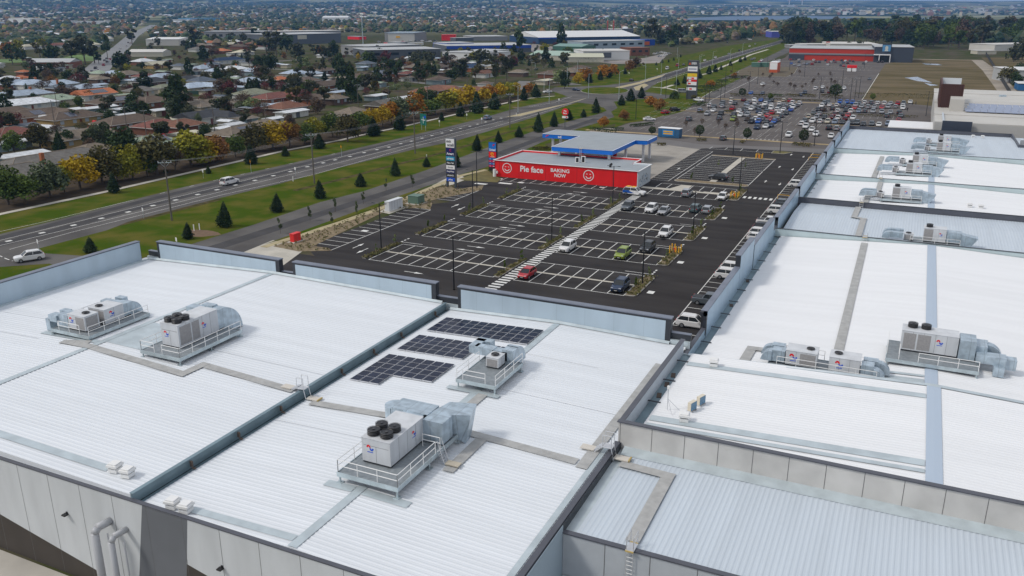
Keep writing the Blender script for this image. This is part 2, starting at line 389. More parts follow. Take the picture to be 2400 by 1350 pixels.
for a, b, z in ((76.05, 76.62, 8.72),):
    mb.poly([(XI+.6,a,8.78),(4.4,a,9.68),(4.4,b,9.68),(XI+.6,b,8.78)]); mb.poly([(4.4,a,9.68),(XR,a,8.85),(XR,b,8.85),(4.4,b,9.68)])
mb.poly([(-17.0,133.6,7.0),(XR,133.6,7.0),(XR,134.5,7.1),(-17.0,134.5,7.1)])
mb.poly([(XI+.3,56.3,7.98),(14,56.3,7.98),(14,57.38,8.2),(XI+.3,57.38,8.2)])
mb.build('edge_flashing', M_flash, br)
mb = MB()     # step walls between the roofs: pale green-grey sheet
for y, z0, z1 in ((133.4, 6.9, 8.16), (187.4, 6.2, 7.55), (224.9, 6.2, 7.62)): mb.box(XI, XR, y, y+.25, z0, z1)
mb.build('step_wall', mat('step_wall_green_grey', (.50,.60,.62), .5, .1, var=.08, vscale=.3), br)
mb = MB()
for y, z1 in ((133.33, 8.16), (187.33, 7.55), (224.83, 7.62)): mb.box(XI, XR, y, y+.4, z1, z1+.05)
mb.build('capping', M_capend, br)
mb = MB(); mb.box(XI+.02, XR, 76.45, 76.57, 6.9, 8.7); mb.build('step_wall', M_flash, br)
for y, z in ((159.9, 7.93), (269.9, 7.8)):
    mb = MB(); mb.box(XI, XR if y < 200 else 24, y, y+.35, 6.2, z-.05); p = mb.build('parapet', M_cap, br)
    mb = MB(); mb.box(XI, XR if y < 200 else 24, y-.04, y+.4, z-.05, z); mb.build('capping', M_capend, p)
mb = MB(); mb.box(24, 24.3, 248, 270.2, 6.5, 7.9); mb.box(24, 40, 247.8, 248.1, 5, 7.9); mb.build('parapet', M_cap, br)
# concrete fire wall of the nearer high roof
mb = MB(); mb.box(-17.75, XR, 57.35, 57.6, 3, 10.15); wc = mb.build('wall', M_conc, br)
mb = MB(); mb.box(-17.75, -17.5, 57.6, 76.6, 3, 10.05); mb.build('wall', mat('inner_panel_pale', (.50,.55,.60), .7, var=.06), br)
mb = MB(); mb.box(-17.85, XR, 57.25, 57.7, 10.15, 10.24); mb.box(-17.85, -17.42, 57.7, 76.7, 10.05, 10.13); mb.build('capping', M_cap, wc)
mb = MB(); x = -17.6
while x < XR: mb.box(x-.018, x+.018, 57.338, 57.347, 7.9, 10.15); x += 2.52
mb.build('panel_joint', M_joint, wc)
mb = MB(); mb.poly([(-17.5,45.3,7.7),(-16.65,45.3,7.7),(-16.65,57.3,7.9),(-17.5,57.3,7.9)]); mb.build('edge_gutter', M_flash, br)
# box gutter along the facade, with debris and straps
mb = MB()
for a, b, z in ((57.7, 76.4, 8.6), (77.5, 133, 6.85), (160.4, 187, 6.2), (187.8, 224.5, 6.25)): mb.box(XI+.02, XI+.9, a, b, z-.05, z)
mb.build('box_gutter', M_gutter, br)
mb = MB()
for a, b, z in ((57.7, 76.4, 8.62), (77.5, 133, 6.87), (160.4, 187, 6.2), (187.8, 224.5, 6.25)):
    y = a + 2
    while y < b: mb.box(XI, XI+1.1, y, y+.18, z+.25, z+.3); y += 4.8
mb.build('gutter_strap', M_capend, br)
mb = MB(); 
for y in (66.5, 69.0, 71.2, 98, 108.5): mb.obox((XI+.45, y, 8.62 if y < 77 else 6.87), (.2, .5, .02), .2)
mb.build('gutter_debris', M_rust, br)
# facade screens, stepping back along the car park
SEG = [(86.5,104.5,9.8),(104.5,114.0,11.3),(114.4,131.6,10.2),(135.3,159.4,9.5),(161.0,184.6,9.7),(187.5,203.6,9.45),(206.6,222.9,9.4),(225.9,241.0,9.4),(245.0,270.2,9.2)]
for i, (a, b, z) in enumerate(SEG):
    mb = MB(); mb.box(XI-.62, XI, a, b, 6.3, z-.06); p = mb.build('parapet', M_capend, br)
    mb = MB(); mb.box(XI-.67, XI+.03, a-.03, b+.03, z-.06, z+.03); mb.build('capping', M_cappale, p)
    mb = MB(); mb.box(XI+.004, XI+.03, a+.1, b-.05, 6.5, z-.12); mb.build('inner_cladding', M_cladE, p)
    if i not in (1, 2): 
        mb = MB(); mb.box(XI-.3, XI+.06, a-.5, a-.03, z-2.6, z-.02); mb.box(XI-.65, XI+.06, a-.5, a-.03, z-.45, z-.02); mb.build('end_post', M_capend, p)
for a, b in ((76.6, 86.5), (131.6, 135.3), (159.4, 161), (184.6, 187.5), (203.6, 206.6), (222.9, 225.9), (241, 245)):
    mb = MB(); mb.box(XI-.35, XI, a, b, 6.3, 7.95 if a < 90 else 8.2); p = mb.build('low_parapet', M_cladE, br)
    mb = MB(); mb.box(XI-.4, XI+.05, a, b, 7.95 if a < 90 else 8.2, 8.03 if a < 90 else 8.28); mb.build('capping', M_cap, p)
mb = MB(); mb.box(XI-.6, XI-.3, 79, 270, 0, 6.3); mb.build('wall', mat('shopfront_cream', (.60,.57,.52), .7), br)
mb = MB(); mb.box(XI-2.6, XI-.6, 82, 270, 3.4, 3.75); mb.build('awning', mat('awning_cream', (.66,.63,.58), .7), br)
mb = MB(); mb.box(XI-2.68, XI-2.6, 82, 270, 3.3, 3.85); mb.build('awning_fascia', M_capend, br)
mb = MB(); mb.box(-19.6, XI-.3, 79.6, 82, 5.6, 6.6); mb.build('link_screen', M_capend, br)
# lower roof front wall, ladder corner awning
mb = MB(); mb.box(-17.4, 14, 45.05, 45.3, 0, 7.82); wl = mb.build('wall', mat('front_wall_grey', (.42,.45,.48), .75, var=.05), br)
mb = MB(); mb.box(-17.5, 14, 44.98, 45.38, 7.82, 7.92); mb.build('capping', M_cap, wl)
mb = MB(); 
for x in (-14.5, -11.5, -8.5, -5.5): mb.box(x-.02, x+.02, 45.035, 45.045, 0, 7.8)
mb.build('panel_joint', M_joint, wl)
mb = MB(); mb.box(-17.3, -14.4, 40.5, 44.95, 4.6, 4.7); aw = mb.build('awning', M_flash, br)
ribs('awning_sheet', -16.6, -14.5, 40.5, 44.2, [(-16.6, 4.76), (-14.5, 4.70)], 'x', M_roofR, br)
mb = MB(); mb.box(-14.4, -14.2, 40.5, 43.9, 4.3, 4.95); mb.box(-17.0, -16.4, 43.2, 43.5, 4.72, 4.78); mb.box(-17.0, -16.4, 42.4, 42.7, 4.72, 4.78); mb.build('fascia', M_capend, aw)

# ---------- roof walkways ----------
def walkway(lbl, pts, wd=.46, zf=None):
    mb = MB(); P = [Vector(p) for p in pts]
    for a, b in zip(P, P[1:]):
        d = (b - a); d.z = 0; d.normalize(); n = Vector((-d.y, d.x, 0)) * wd
        a2, b2 = a - d*wd*.98, b + d*wd*.98 if b is not P[-1] else b
        mb.poly([a2 - n, b2 - n, b2 + n, a2 + n])
    off = MB(); 
    for i, (f) in enumerate(mb.f):
        q = [Vector(mb.v[k]) + Vector((0,0,.10 + .004*(i % 2))) for k in f]; off.poly(q)
    o = off.build('roof_walkway', M_walk); fixup_o(o); tag(o, lbl, 'walkway', 'grey walkways laid on the roofs'); return o
def zl(x):   # left roofs
    if x < -70.2: return 8.32 + (x+91.2)/21*.76
    if x < -45.5: return 9.08 - (x+70.2)/24.65*.36
    if x < -31.8: return 8.12 + (x+44.9)/13.1*.43
    return 8.55 - (x+31.8)/13.9*.35
def wz(x, y): return (x, y, zl(x))
walkway('grey zigzag walkway across the left roof past the two railed plant decks', [wz(-71.6,53.3), wz(-73.6,52.6), wz(-70.2,52.6), wz(-57.3,51.8), wz(-57.2,54.2), wz(-46.1,53.5)])
walkway('grey walkway across the roof beside the middle four-fan unit', [wz(-43.6,53.2), wz(-36.5,53.5), wz(-31.8,53.6), wz(-19.6,53.3)])
walkway('long grey walkway running up beside the dark concrete-topped wall', [wz(-19.0,53.0), wz(-19.0,73.9)])
walkway('short grey walkway below the step ladder of the middle unit deck', [wz(-27.5,48.1), wz(-27.5,53.0)])
walkway('grey walkway on the ridge behind the small railed deck', [wz(-31.0,55.2), wz(-31.0,60.2)])
walkway('L-shaped grey walkway on the lowest blue-grey roof', [(-16.3,54.9,7.95), (-13.0,54.7,7.95), (-13.0,46.0,7.8)])
walkway('long grey walkway up the big bright roof to the ladder', [(-4.0,84,7.64), (-4.5,131.8,7.62)])
walkway('small bent grey walkway beside the pair of fan units', [(-12.3,79.4,7.3), (-12.2,84.0,7.3), (-9.4,84.0,7.42)], .5)
walkway('grey walkway on the far bright roof crossing to the dark parapet', [(-6.4,161.0,6.85), (-6.4,171.5,6.85), (-4.9,172,6.9), (-4.9,186.8,6.9)])
walkway('grey walkway on the pale blue roof', [(-5.7,134.6,7.3), (-5.7,148.5,7.5), (-7.2,149.2,7.5), (-7.2,159.0,7.2)])
walkway('distant grey walkway on the farthest white roof', [(-6.5,188.5,6.85), (-6.2,221,6.85)])
# ---------- solar arrays ----------
M_pv = mat('solar_cell_dark', (.004,.009,.032), .25, 0, spec=.18, var=.3, vscale=.3); M_pvf = mat('solar_frame', (.60,.61,.64), .4, .4)
def solar(lbl, x0, y0, nx, ny, zf, mask=None, px=1.06, py=2.16, group='dark solar arrays on the left roof'):
    t = thing('solar_array', lbl, 'solar panels', (x0, y0, 0), 0, group); t.location = (0,0,0)
    for j in range(ny):
        for i in range(nx):
            if mask and not mask(i, j): continue
            a, b = x0 + i*px, y0 + j*py; z = [zf(a)+.17, zf(a+px-.05)+.17]
            mb = MB(); g = .05
            mb.poly([(a,b,z[0]),(a+px-g,b,z[1]),(a+px-g,b+py-g,z[1]),(a,b+py-g,z[0])], 1)
            for k in (0, 1):
                ya, yb = b+.04+k*(py-.05)/2, b+(py-.05)/2*(k+1)-.02
                mb.poly([(a+.035,ya,z[0]+.01),(a+px-g-.035,ya,z[1]+.01),(a+px-g-.035,yb,z[1]+.01),(a+.035,yb,z[0]+.01)], 0)
            mb.poly([(a,b,z[0]),(a,b,z[0]-.1),(a+px-g,b,z[1]-.1),(a+px-g,b,z[1])], 1)
            mb.build('solar_panel', [M_pv, M_pvf], t)
    return t
solar('long dark solar array nearest the front parapet, two panels deep', -43.8, 72.3, 11, 2, zl)
solar('middle dark solar array partly behind the small railed deck', -43.8, 66.5, 11, 2, zl, lambda i, j: j == 1 or i < 7)
solar('nearest dark solar array, with a stepped lower edge', -43.8, 58.5, 7, 3, zl, lambda i, j: j > 0 or i < 3, py=2.2)

# ---------- plant decks ----------
def deck(lbl, x0, x1, y0, y1, zr, zd, rails, gap=None):
    t = thing('plant_deck', lbl, 'platform', (x0, y0, zr), 0, 'railed steel plant decks on the roofs'); t.location = (0,0,0)
    mb = MB(); mb.box(x0, x1, y0, y1, zd-.06, zd)
    n = int((y1-y0)/.35)
    mb.build('deck', M_grate, t)
    mb = MB()
    for a, b, c, d in ((x0-.06,x1+.06,y0-.06,y0),(x0-.06,x1+.06,y1,y1+.06),(x0-.06,x0,y0,y1),(x1,x1+.06,y0,y1)): mb.box(a,b,c,d,zd-.28,zd+.06)
    mb.build('edge_beam', M_galv, t)
    xs = [x0+.1, x1-.1]; ys = [y0+.1, y1-.1]
    if y1-y0 > 6: ys.insert(1, (y0+y1)/2)
    if x1-x0 > 6: xs.insert(1, (x0+x1)/2)
    for x in xs:
        for y in ys:
            mb = MB(); mb.tube((x,y,zr-.02),(x,y,zd-.05),.07,8); mb.box(x-.22,x+.22,y-.22,y+.22,zr+.05,zr+.09); mb.build('leg', M_galv, t)
    mb = MB()
    for a, b in rails:
        a = Vector((a[0], a[1], zd)); b = Vector((b[0], b[1], zd)); L = (b-a).length; n = max(1, round(L/1.8))
        for h in (1.0, .55): mb.tube(a+Vector((0,0,h)), b+Vector((0,0,h)), .032, 6)
        for i in range(n+1): q = a+(b-a)*i/n; mb.tube(q, q+Vector((0,0,1.0)), .032, 6)
    mb.build('guardrail', M_white, t); return t
def logo(parent, x, y, z, s, face):
    s *= 1.25
    for k, (dx, m) in enumerate(((-.36, M_logor), (.36, M_logob))):
        mb = MB(); n = 14; sg = 1 if k == 0 else -1
        P = []
        for i in range(n+1):
            a = math.pi * i / n; P.append((dx*s + math.cos(a)*s*.5, sg*math.sin(a)*s*.62 + (s*.05)*sg))
        Q = [(dx*s + (p[0]-dx*s)*.38, p[1]*.38) for p in P]
        for i in range(n):
            q = [P[i], P[i+1], Q[i+1], Q[i]]
            if face == 's': mb.poly([(x+a, y-.012, z+b) for a, b in q])
            else: mb.poly([(x+.012, y+a, z+b) for a, b in q])
        mb.build('logo', m, parent)
    mb = MB()
    if face == 's': mb.box(x-s*.7, x+s*.7, y-.012, y-.008, z-s*1.05, z-s*.88)
    else: mb.box(x+.008, x+.012, y-s*.7, y+s*.7, z-s*1.05, z-s*.88)
    mb.build('logo', M_logob, parent)
def fan(parent, x, y, z, r=.42, h=.32):
    mb = MB(); n = 16
    mb.tube((x,y,z+.02),(x,y,z+h),r*.93,n); o = mb.build('fan', M_black, parent)
    mb = MB()
    for k in range(4):
        zz = z + .06 + k*(h-.04)/3
        for i in range(n):
            a, b = 2*math.pi*i/n, 2*math.pi*(i+1)/n; mb.tube((x+r*math.cos(a),y+r*math.sin(a),zz),(x+r*math.cos(b),y+r*math.sin(b),zz),.018,4,caps=False)
    mb.tube((x,y,z+h),(x,y,z+h+.05),.11,8)
    mb.build('fan_guard', mat('fan_guard_dark', (.05,.05,.055), .4), o); return o
def unit(lbl, x0, x1, y0, y1, z, h, fans, logos=(), coils=(), big=True, joints='y', flat=False):
    t = thing('air_conditioner', lbl, 'air conditioner', (x0, y0, z), 0, 'packaged air conditioners on the roof decks'); t.location = (0,0,0)
    mb = MB(); mb.box(x0+.03, x1-.03, y0+.03, y1-.03, z, z+.12, 1); mb.box(x0, x1, y0, y1, z+.12, z+h, 0)
    mb.box(x0-.03, x1+.03, y0-.03, y1+.03, z+h, z+h+.04, 0)
    cab = mb.build('cabinet', [M_unit, M_capend], t)
    mb = MB(); k = 1
    if joints == 'y':
        n = max(2, round((y1-y0)/1.05))
        for i in range(1, n): yy = y0+(y1-y0)*i/n; mb.box(x1+.001, x1+.006, yy-.012, yy+.012, z+.14, z+h)
        mb.box((x0+x1)/2-.012, (x0+x1)/2+.012, y0-.006, y0-.001, z+.14, z+h*.72)
        mb.box(x0+.15, x1-.15, y0-.006, y0-.001, z+h*.72, z+h*.735)
    else:
        n = max(2, round((x1-x0)/1.0))
        for i in range(1, n): xx = x0+(x1-x0)*i/n; mb.box(xx-.012, xx+.012, y0-.006, y0-.001, z+.14, z+h)
    mb.build('panel_joint', mat('joint_mid_grey', (.22,.22,.23), .6), cab)
    for (a, b, c, d, f) in coils:
        mb = MB()
        if f == 's': mb.box(a, b, y0-.012, y0-.002, z+c, z+d)
        else: mb.box(x1+.002, x1+.012, a, b, z+c, z+d)
        mb.build('coil_panel', M_louvre, t)
    for fx, fy in fans: fan(t, fx, fy, z+h+.04, .46 if big else .36, (.42 if big else .1) if not flat else .1)
    for a, b, s, f in logos: logo(t, a if f == 's' else x1, y0 if f == 's' else a, z+b, s, f)
    return t
def ductq(mb, cx, cz, Rr, a0, a1, axis='y', s=1, n=10, mi=0, ri=0.0):
    """quarter-round duct elbow, turned about a horizontal centre; a0..a1 its width"""
    for i in range(n):
        t0, t1 = math.pi/2*i/n, math.pi/2*(i+1)/n
        P = [(cx+s*Rr*math.sin(t), cz+Rr*math.cos(t)) for t in (t0, t1)]; Q = [(cx+s*ri*math.sin(t), cz+ri*math.cos(t)) for t in (t0, t1)]
        def V(p, a): return (a, p[0], p[1]) if axis == 'y' else (p[0], a, p[1])
        mb.poly([V(P[0],a0),V(P[1],a0),V(P[1],a1),V(P[0],a1)], mi)
        for a in (a0, a1): mb.poly([V(Q[0],a),V(P[0],a),V(P[1],a),V(Q[1],a)] if ri else [V((cx,cz),a),V(P[0],a),V(P[1],a)], mi)
def duct(lbl, fn, group='galvanised ducts on the roofs'):
    mb = MB(); fn(mb); o = mb.build('roof_duct', M_galvtop); fixn(o); tag(o, lbl, 'duct', group); return o

# unit 1: far-left deck with two single-fan units
deck('railed deck of the leftmost pair of air conditioners', -77.1, -71.7, 53.8, 61.4, 8.95, 9.45,
     [((-71.7,53.85),(-71.7,61.3)), ((-76.0,53.85),(-73.0,53.85)), ((-77.1,56),(-77.1,61.3))])
unit('leftmost single-fan air conditioner, nearer of the pair on its deck', -75.3, -72.9, 54.5, 56.2, 9.5, 1.6, [(-73.7,55.4)], [(-74.8,1.1,.28,'s')], [(54.65,56.05,.2,1.45,'e'),(-74.2,-73.0,.2,1.45,'s')], big=False)
unit('single-fan air conditioner behind its nearer twin on the leftmost deck', -75.1, -72.8, 56.8, 59.2, 9.5, 1.6, [(-74.3,57.5)], [(57.7,1.1,.28,'e')], [(-75.0,-72.9,.2,1.45,'s')], big=False)
def f(mb):
    mb.box(-76.8,-75.4,54.5,55.9,9.5,10.9); mb.box(-78.0,-76.8,54.3,55.2,10.0,10.7); mb.box(-78.5,-77.9,54.3,55.1,8.85,10.2); mb.box(-77.9,-76.9,55.6,56.3,10.1,10.8)
duct('boxy galvanised duct at the left end of the leftmost deck', f)
def f(mb):
    mb.box(-74.9,-73.0,59.3,60.3,9.6,10.9); ductq(mb,60.3,9.3,1.6,-74.4,-73.1); mb.box(-76.4,-74.9,59.4,60.2,10.3,10.9); mb.box(-75.6,-74.5,60.6,61.3,10.4,11.0)
duct('curved galvanised duct at the far end of the leftmost deck', f)
# unit 2
deck('railed deck of the left four-fan air conditioner', -63.9, -59.0, 53.2, 61.4, 8.9, 9.6,
     [((-59.0,53.25),(-59.0,61.4)), ((-63.9,53.25),(-62.2,53.25)), ((-61.2,53.25),(-59.0,53.25)), ((-63.9,53.25),(-63.9,57))])
unit('left four-fan air conditioner with tall pale cabinet', -62.95, -60.75, 55.0, 60.2, 9.65, 2.3, [(-62.35,55.6),(-61.4,55.6),(-62.35,56.6),(-61.4,56.6)], [(-62.3,1.35,.28,'s'),(58.3,1.4,.28,'e')], [(55.2,56.6,.25,2.1,'e'),(56.75,57.7,.25,2.1,'e')])
def f(mb):
    mb.box(-62.7,-60.8,60.2,60.9,9.8,11.8); ductq(mb,60.9,9.1,2.7,-62.6,-60.8); mb.box(-64.6,-62.8,59.9,60.9,11.0,11.8); mb.box(-63.4,-62.0,60.8,61.6,11.4,11.9)
duct('big quarter-round duct behind the left four-fan unit', f)
# unit 3
deck('railed deck of the middle four-fan air conditioner', -33.75, -28.8, 43.0, 51.9, 8.5, 9.35,
     [((-33.75,43.05),(-28.8,43.05)), ((-28.8,43.05),(-28.8,48.2)), ((-33.75,43.05),(-33.75,51.0)), ((-30.3,48.9),(-28.8,48.9))])
unit('large four-fan air conditioner nearest the camera', -33.0, -30.6, 45.0, 49.6, 9.4, 1.95, [(-32.4,45.7),(-31.3,45.7),(-32.4,46.75),(-31.3,46.75)], [(-32.3,1.25,.28,'s'),(48.2,1.3,.26,'e')], [])
def f(mb):
    mb.box(-32.7,-30.6,49.65,50.3,9.5,11.2); mb.box(-30.9,-28.9,49.5,51.0,9.45,11.2)
    for i in range(10):      # round-backed branch on the left
        a,b=math.pi*(.5+i/10),math.pi*(.5+(i+1)/10)
        p=[(-33.9+.9*math.cos(t),51.0+.85*math.sin(t)) for t in (a,b)]
        mb.poly([(-33.9,51.0,11.1),(*p[0],11.1),(*p[1],11.1)]); mb.poly([(*p[0],11.1),(*p[0],10.0),(*p[1],10.0),(*p[1],11.1)])
    mb.box(-33.9,-30.6,50.2,52.0,9.9,11.25); mb.box(-34.2,-33.2,51.0,52.2,8.6,10.3)
    T=[(-30.6,50.95,11.22),(-30.2,53.0,11.22),(-28.2,53.7,11.15),(-27.7,51.7,11.15),(-29.3,50.95,11.2)]; B_=[(-30.1,51.3,9.6),(-29.8,52.8,9.6),(-28.5,53.2,8.45),(-28.3,52.0,8.45),(-29.3,51.3,9.3)]
    mb.poly(T)
    for k in range(5): mb.poly([T[k],T[(k+1)%5],B_[(k+1)%5],B_[k]])
duct('branching galvanised duct behind the large nearest unit', f)
# unit 4
deck('small railed deck beside the solar arrays', -33.8, -30.0, 60.6, 66.3, 8.5, 9.35,
     [((-33.2,60.65),(-31.0,60.65)), ((-33.8,60.65),(-33.8,65.0)), ((-30.0,60.65),(-30.0,66.3))])
unit('small single-fan air conditioner on the deck beside the solar arrays', -32.6, -31.35, 64.0, 65.4, 9.4, 1.0, [(-32.0,64.7)], [], [(-32.5,-31.45,.15,.85,'s')], big=False, flat=True)
def f(mb):
    mb.box(-32.7,-31.2,65.5,66.4,9.6,10.5); mb.box(-34.6,-32.6,65.5,66.4,9.8,10.55); mb.box(-35.2,-34.3,65.6,67.6,9.8,10.55); mb.box(-35.2,-33.6,67.0,67.9,9.7,10.55)
    ductq(mb,66.6,9.0,1.75,-31.7,-30.6); mb.box(-31.7,-30.6,65.5,66.6,9.3,10.7)
duct('looping galvanised duct behind the small railed deck', f)
# unit 5 & 6 on the right
deck('railed deck of the twin fan units on the bright roof', -9.8, 0.1, 78.6, 81.9, 7.5, 8.1,
     [((-9.0,78.65),(-.2,78.65)), ((-8.6,81.9),(-5.0,81.9)), ((-4.4,81.9),(-.6,81.9))])
unit('white single-fan air conditioner, left of the twin fan units', -8.3, -5.5, 79.2, 81.2, 8.15, 1.5, [(-6.2,80.3)], [(-7.6,.95,.34,'s')], [(-7.0,-5.6,.2,1.35,'s')], big=False, joints='x', flat=True)
unit('white single-fan air conditioner, right of the twin fan units', -4.4, -1.7, 79.2, 81.2, 8.15, 1.5, [(-3.7,80.3)], [(-3.5,.95,.34,'s')], [], big=False, joints='x', flat=True)
def f(mb): mb.box(-9.6,-8.4,79.3,80.5,8.3,9.4); ductq(mb,-9.6,8.3,1.0,79.2,80.2,'x',-1); mb.box(-9.8,-8.6,80.7,81.6,8.6,9.4); ductq(mb,-9.8,8.3,1.0,80.7,81.5,'x',-1)
duct('curled galvanised duct left of the twin fan units', f)
def f(mb): mb.box(-1.6,-.5,79.3,80.5,8.3,9.3); ductq(mb,-.5,8.1,1.0,79.0,80.0,'x',1); mb.box(-1.5,-.2,80.7,81.6,8.6,9.3); ductq(mb,-.2,8.1,1.1,80.7,81.5,'x',1)
duct('curled galvanised duct right of the twin fan units', f)
deck('long railed deck of the big two-fan unit at the right', .4, 8.3, 84.2, 89.4, 7.75, 8.45,
     [((3.2,84.25),(8.3,84.25)), ((.4,85.5),(.4,89.4)), ((1.5,84.25),(1.5,86))])
unit('big two-fan air conditioner at the right of the bright roof', 1.5, 6.5, 87.0, 89.0, 8.5, 2.05, [(2.4,88.3),(3.6,88.3)], [(4.9,1.35,.28,'s')], [(1.7,2.8,.25,1.85,'s'),(2.95,4.1,.25,1.85,'s')], joints='x')
def f(mb):
    mb.box(6.6,8.0,86.6,88.8,8.6,10.5); mb.box(8.0,9.0,87.0,88.4,9.0,10.0); ductq(mb,9.0,8.4,1.5,88.0,89.0,'x',1); mb.box(8.0,9.1,88.4,89.2,9.3,10.0)
    mb.box(8.1,10.6,86.0,87.2,8.7,9.5); mb.box(10.4,11.5,86.3,87.4,8.3,9.3); mb.box(9.6,10.5,85.3,86.0,7.85,8.7)
duct('long stepped galvanised duct at the far right of the bright roof', f)
# units 7..12, farther up the row: decks, coil-and-cabinet units with swept ducts either side
def row_unit(k, where, x, y, zr, sh=False):
    deck(f'railed deck {where}', x-1.8, x+5.0, y, y+3.6, zr, zr+.5, [((x-1.7,y+.05),(x+4.9,y+.05))])
    unit(f'two-tone air conditioner with upright fan {where}', x, x+3.0, y+1.2, y+3.2, zr+.55, 2.0, [(x+.7,y+2.2)], [(x+2.3,1.3,.22,'s')], [(x+.05,x+1.25,.2,1.9,'s')], joints='x')
    unit(f'small low condenser {where}', x-2.6, x-1.3, y+.8, y+2.0, zr+.55, .95, [(x-2.0,y+1.4)], [], [(x-2.5,x-1.4,.15,.85,'s')], big=False, joints='x', flat=True)
    def f(mb):
        mb.box(x+3.1,x+5.0,y+1.3,y+3.0,zr+.7,zr+2.2); mb.poly([(x+5,y+1.0,zr+2.1),(x+7.2,y+1.0,zr+1.7),(x+6.2,y+1.0,zr+.1),(x+5,y+1.0,zr+.1)])
        mb.poly([(x+5,y+2.6,zr+2.1),(x+7.2,y+2.6,zr+1.7),(x+6.2,y+2.6,zr+.1),(x+5,y+2.6,zr+.1)]); mb.poly([(x+5,y+1.0,zr+2.1),(x+7.2,y+1.0,zr+1.7),(x+7.2,y+2.6,zr+1.7),(x+5,y+2.6,zr+2.1)])
        mb.poly([(x+7.2,y+1.0,zr+1.7),(x+6.2,y+1.0,zr+.1),(x+6.2,y+2.6,zr+.1),(x+7.2,y+2.6,zr+1.7)])
    duct(f'swept outlet duct {where}', f)
    def f(mb):
        for yy in (y+.4, y+2.4):
            mb.box(x-4.6,x-2.7,yy,yy+.9,zr+.9,zr+1.7); ductq(mb,x-4.6,zr+.7,1.0,yy,yy+.9,'x',-1)
    duct(f'curled twin ducts {where}', f)
row_unit(7, 'on the nearer pale blue roof', 3.2, 135.5, 7.1)
row_unit(8, 'on the white roof beyond the dark parapet', -2.2, 167, 6.95)
row_unit(9, 'on the farthest white roof, nearer of two', -.6, 195.5, 7.0)
row_unit(10, 'on the farthest white roof, farther of two', 0.4, 207.5, 7.0)
row_unit(11, 'on the far pale blue roof, nearer of two', 5.3, 228.5, 7.25)
row_unit(12, 'on the far pale blue roof, farther of two', 5.6, 241.5, 7.15)
# roof vents, antenna, condensers, ladders
def vent(x, y, z, lbl):
    t = thing('roof_vent', lbl, 'roof vent', (x, y, z), R(8), 'white square roof vents')
    mb = MB(); mb.box(-.35,.35,-.35,.35,0,.3); mb.build('curb', M_white, t)
    mb = MB(); mb.box(-.3,.3,-.3,.3,.3,.4); mb.build('throat', M_capend, t)
    mb = MB(); mb.box(-.42,.42,-.42,.42,.4,.58); mb.box(-.33,.33,-.33,.33,.58,.68); mb.build('hood', M_white, t)
vent(-48.95, 37.1, 8.85, 'left vent of the pair left of the box gutter'); vent(-47.6, 37.0, 8.82, 'right vent of the pair left of the box gutter')
vent(-42.35, 36.0, 8.28, 'left vent of the pair right of the box gutter'); vent(-41.1, 35.95, 8.31, 'right vent of the pair right of the box gutter')
vent(-14.0, 74.0, 9.05, 'small vent on the high roof near the back edge'); vent(-13.7, 61.9, 9.05, 'white box vent below the two blue-backed condensers')
vent(10.6, 169, 6.95, 'left small vent on the white roof beyond the dark parapet'); vent(12.4, 169, 6.85, 'right small vent on the white roof beyond the dark parapet')
vent(14.5, 263, 7.2, 'left cylindrical-looking vent by the farthest parapet'); vent(16.8, 263, 7.2, 'right cylindrical-looking vent by the farthest parapet')
for q, (x, y) in enumerate(((-13.6, 64.0), (-13.2, 65.4))):
    t = thing('condenser', ['nearer','farther'][q] + ' small cream condenser standing on the high roof', 'air conditioner', (x, y, 8.98), R(70), 'small condensers on the high roof')
    mb = MB(); mb.box(-.42,.42,-.16,.16,.12,.85); mb.build('case', mat('cream_case', (.68,.62,.50), .5), t)
    mb = MB(); mb.box(-.4,.4,-.19,-.165,.15,.82); mb.build('coil', mat('coil_blue', (.10,.22,.34), .4), t)
    mb = MB(); mb.box(-.4,-.34,-.25,.25,0,.12); mb.box(.34,.4,-.25,.25,0,.12); mb.build('foot', M_alu, t)
t = thing('antenna_mast', 'thin tripod antenna mast on the high roof behind the concrete wall', 'antenna', (-15.5, 63.4, 8.95))
mb = MB(); mb.tube((0,0,0),(0,0,1.9),.03); mb.build('mast', M_alu, t)
mb = MB(); mb.tube((0,0,1.0),(.9,.3,.05),.02); mb.tube((0,0,1.0),(.6,-.8,.05),.02); mb.build('stay', M_alu, t)
mb = MB(); mb.box(-.1,.1,-.1,.1,1.9,2.15); mb.build('receiver', M_white, t)
def ladder(lbl, x, y, z0, z1, wd=.45, axis='y', hoops=True, d=-.12, top=1.0):
    t = thing('access_ladder', lbl, 'ladder', (x, y, z0), 0, 'aluminium access ladders')
    h = z1 - z0; r = .03
    mb = MB()
    for s in (-wd/2, wd/2): mb.tube((s,d,0),(s,d,h+top),r,6)
    mb.build('rail', M_alu, t); mb = MB(); k = .25
    while k < h: mb.tube((-wd/2,d,k),(wd/2,d,k),.022,5); k += .3
    mb.build('rung', M_white, t)
    mb = MB(); mb.box(-wd/2-.05,wd/2+.05,d-.1,.8,h,h+.05); mb.build('landing', M_alu, t)
    mb = MB(); mb.box(-wd/2-.05,wd/2+.05,d-.16,d-.08,h-.03,h+.06); mb.box(-wd/2-.05,wd/2+.05,.75,.83,h,h+.08); mb.build('edge_mark', M_ochre, t)
    mb = MB()
    for s in (-wd/2, wd/2): mb.tube((s,.8,h),(s,.8,h+top),.028,6)
    for q in (.5, .95): mb.tube((wd/2,d,h+q*top),(wd/2,.8,h+q*top),.022,5); mb.tube((-wd/2,d,h+q*top),(-wd/2,.8,h+q*top),.022,5)
    mb.build('handrail', M_alu, t)
ladder('tall aluminium ladder climbing the front wall of the lowest blue-grey roof', -12.8, 45.0, 0, 7.95)
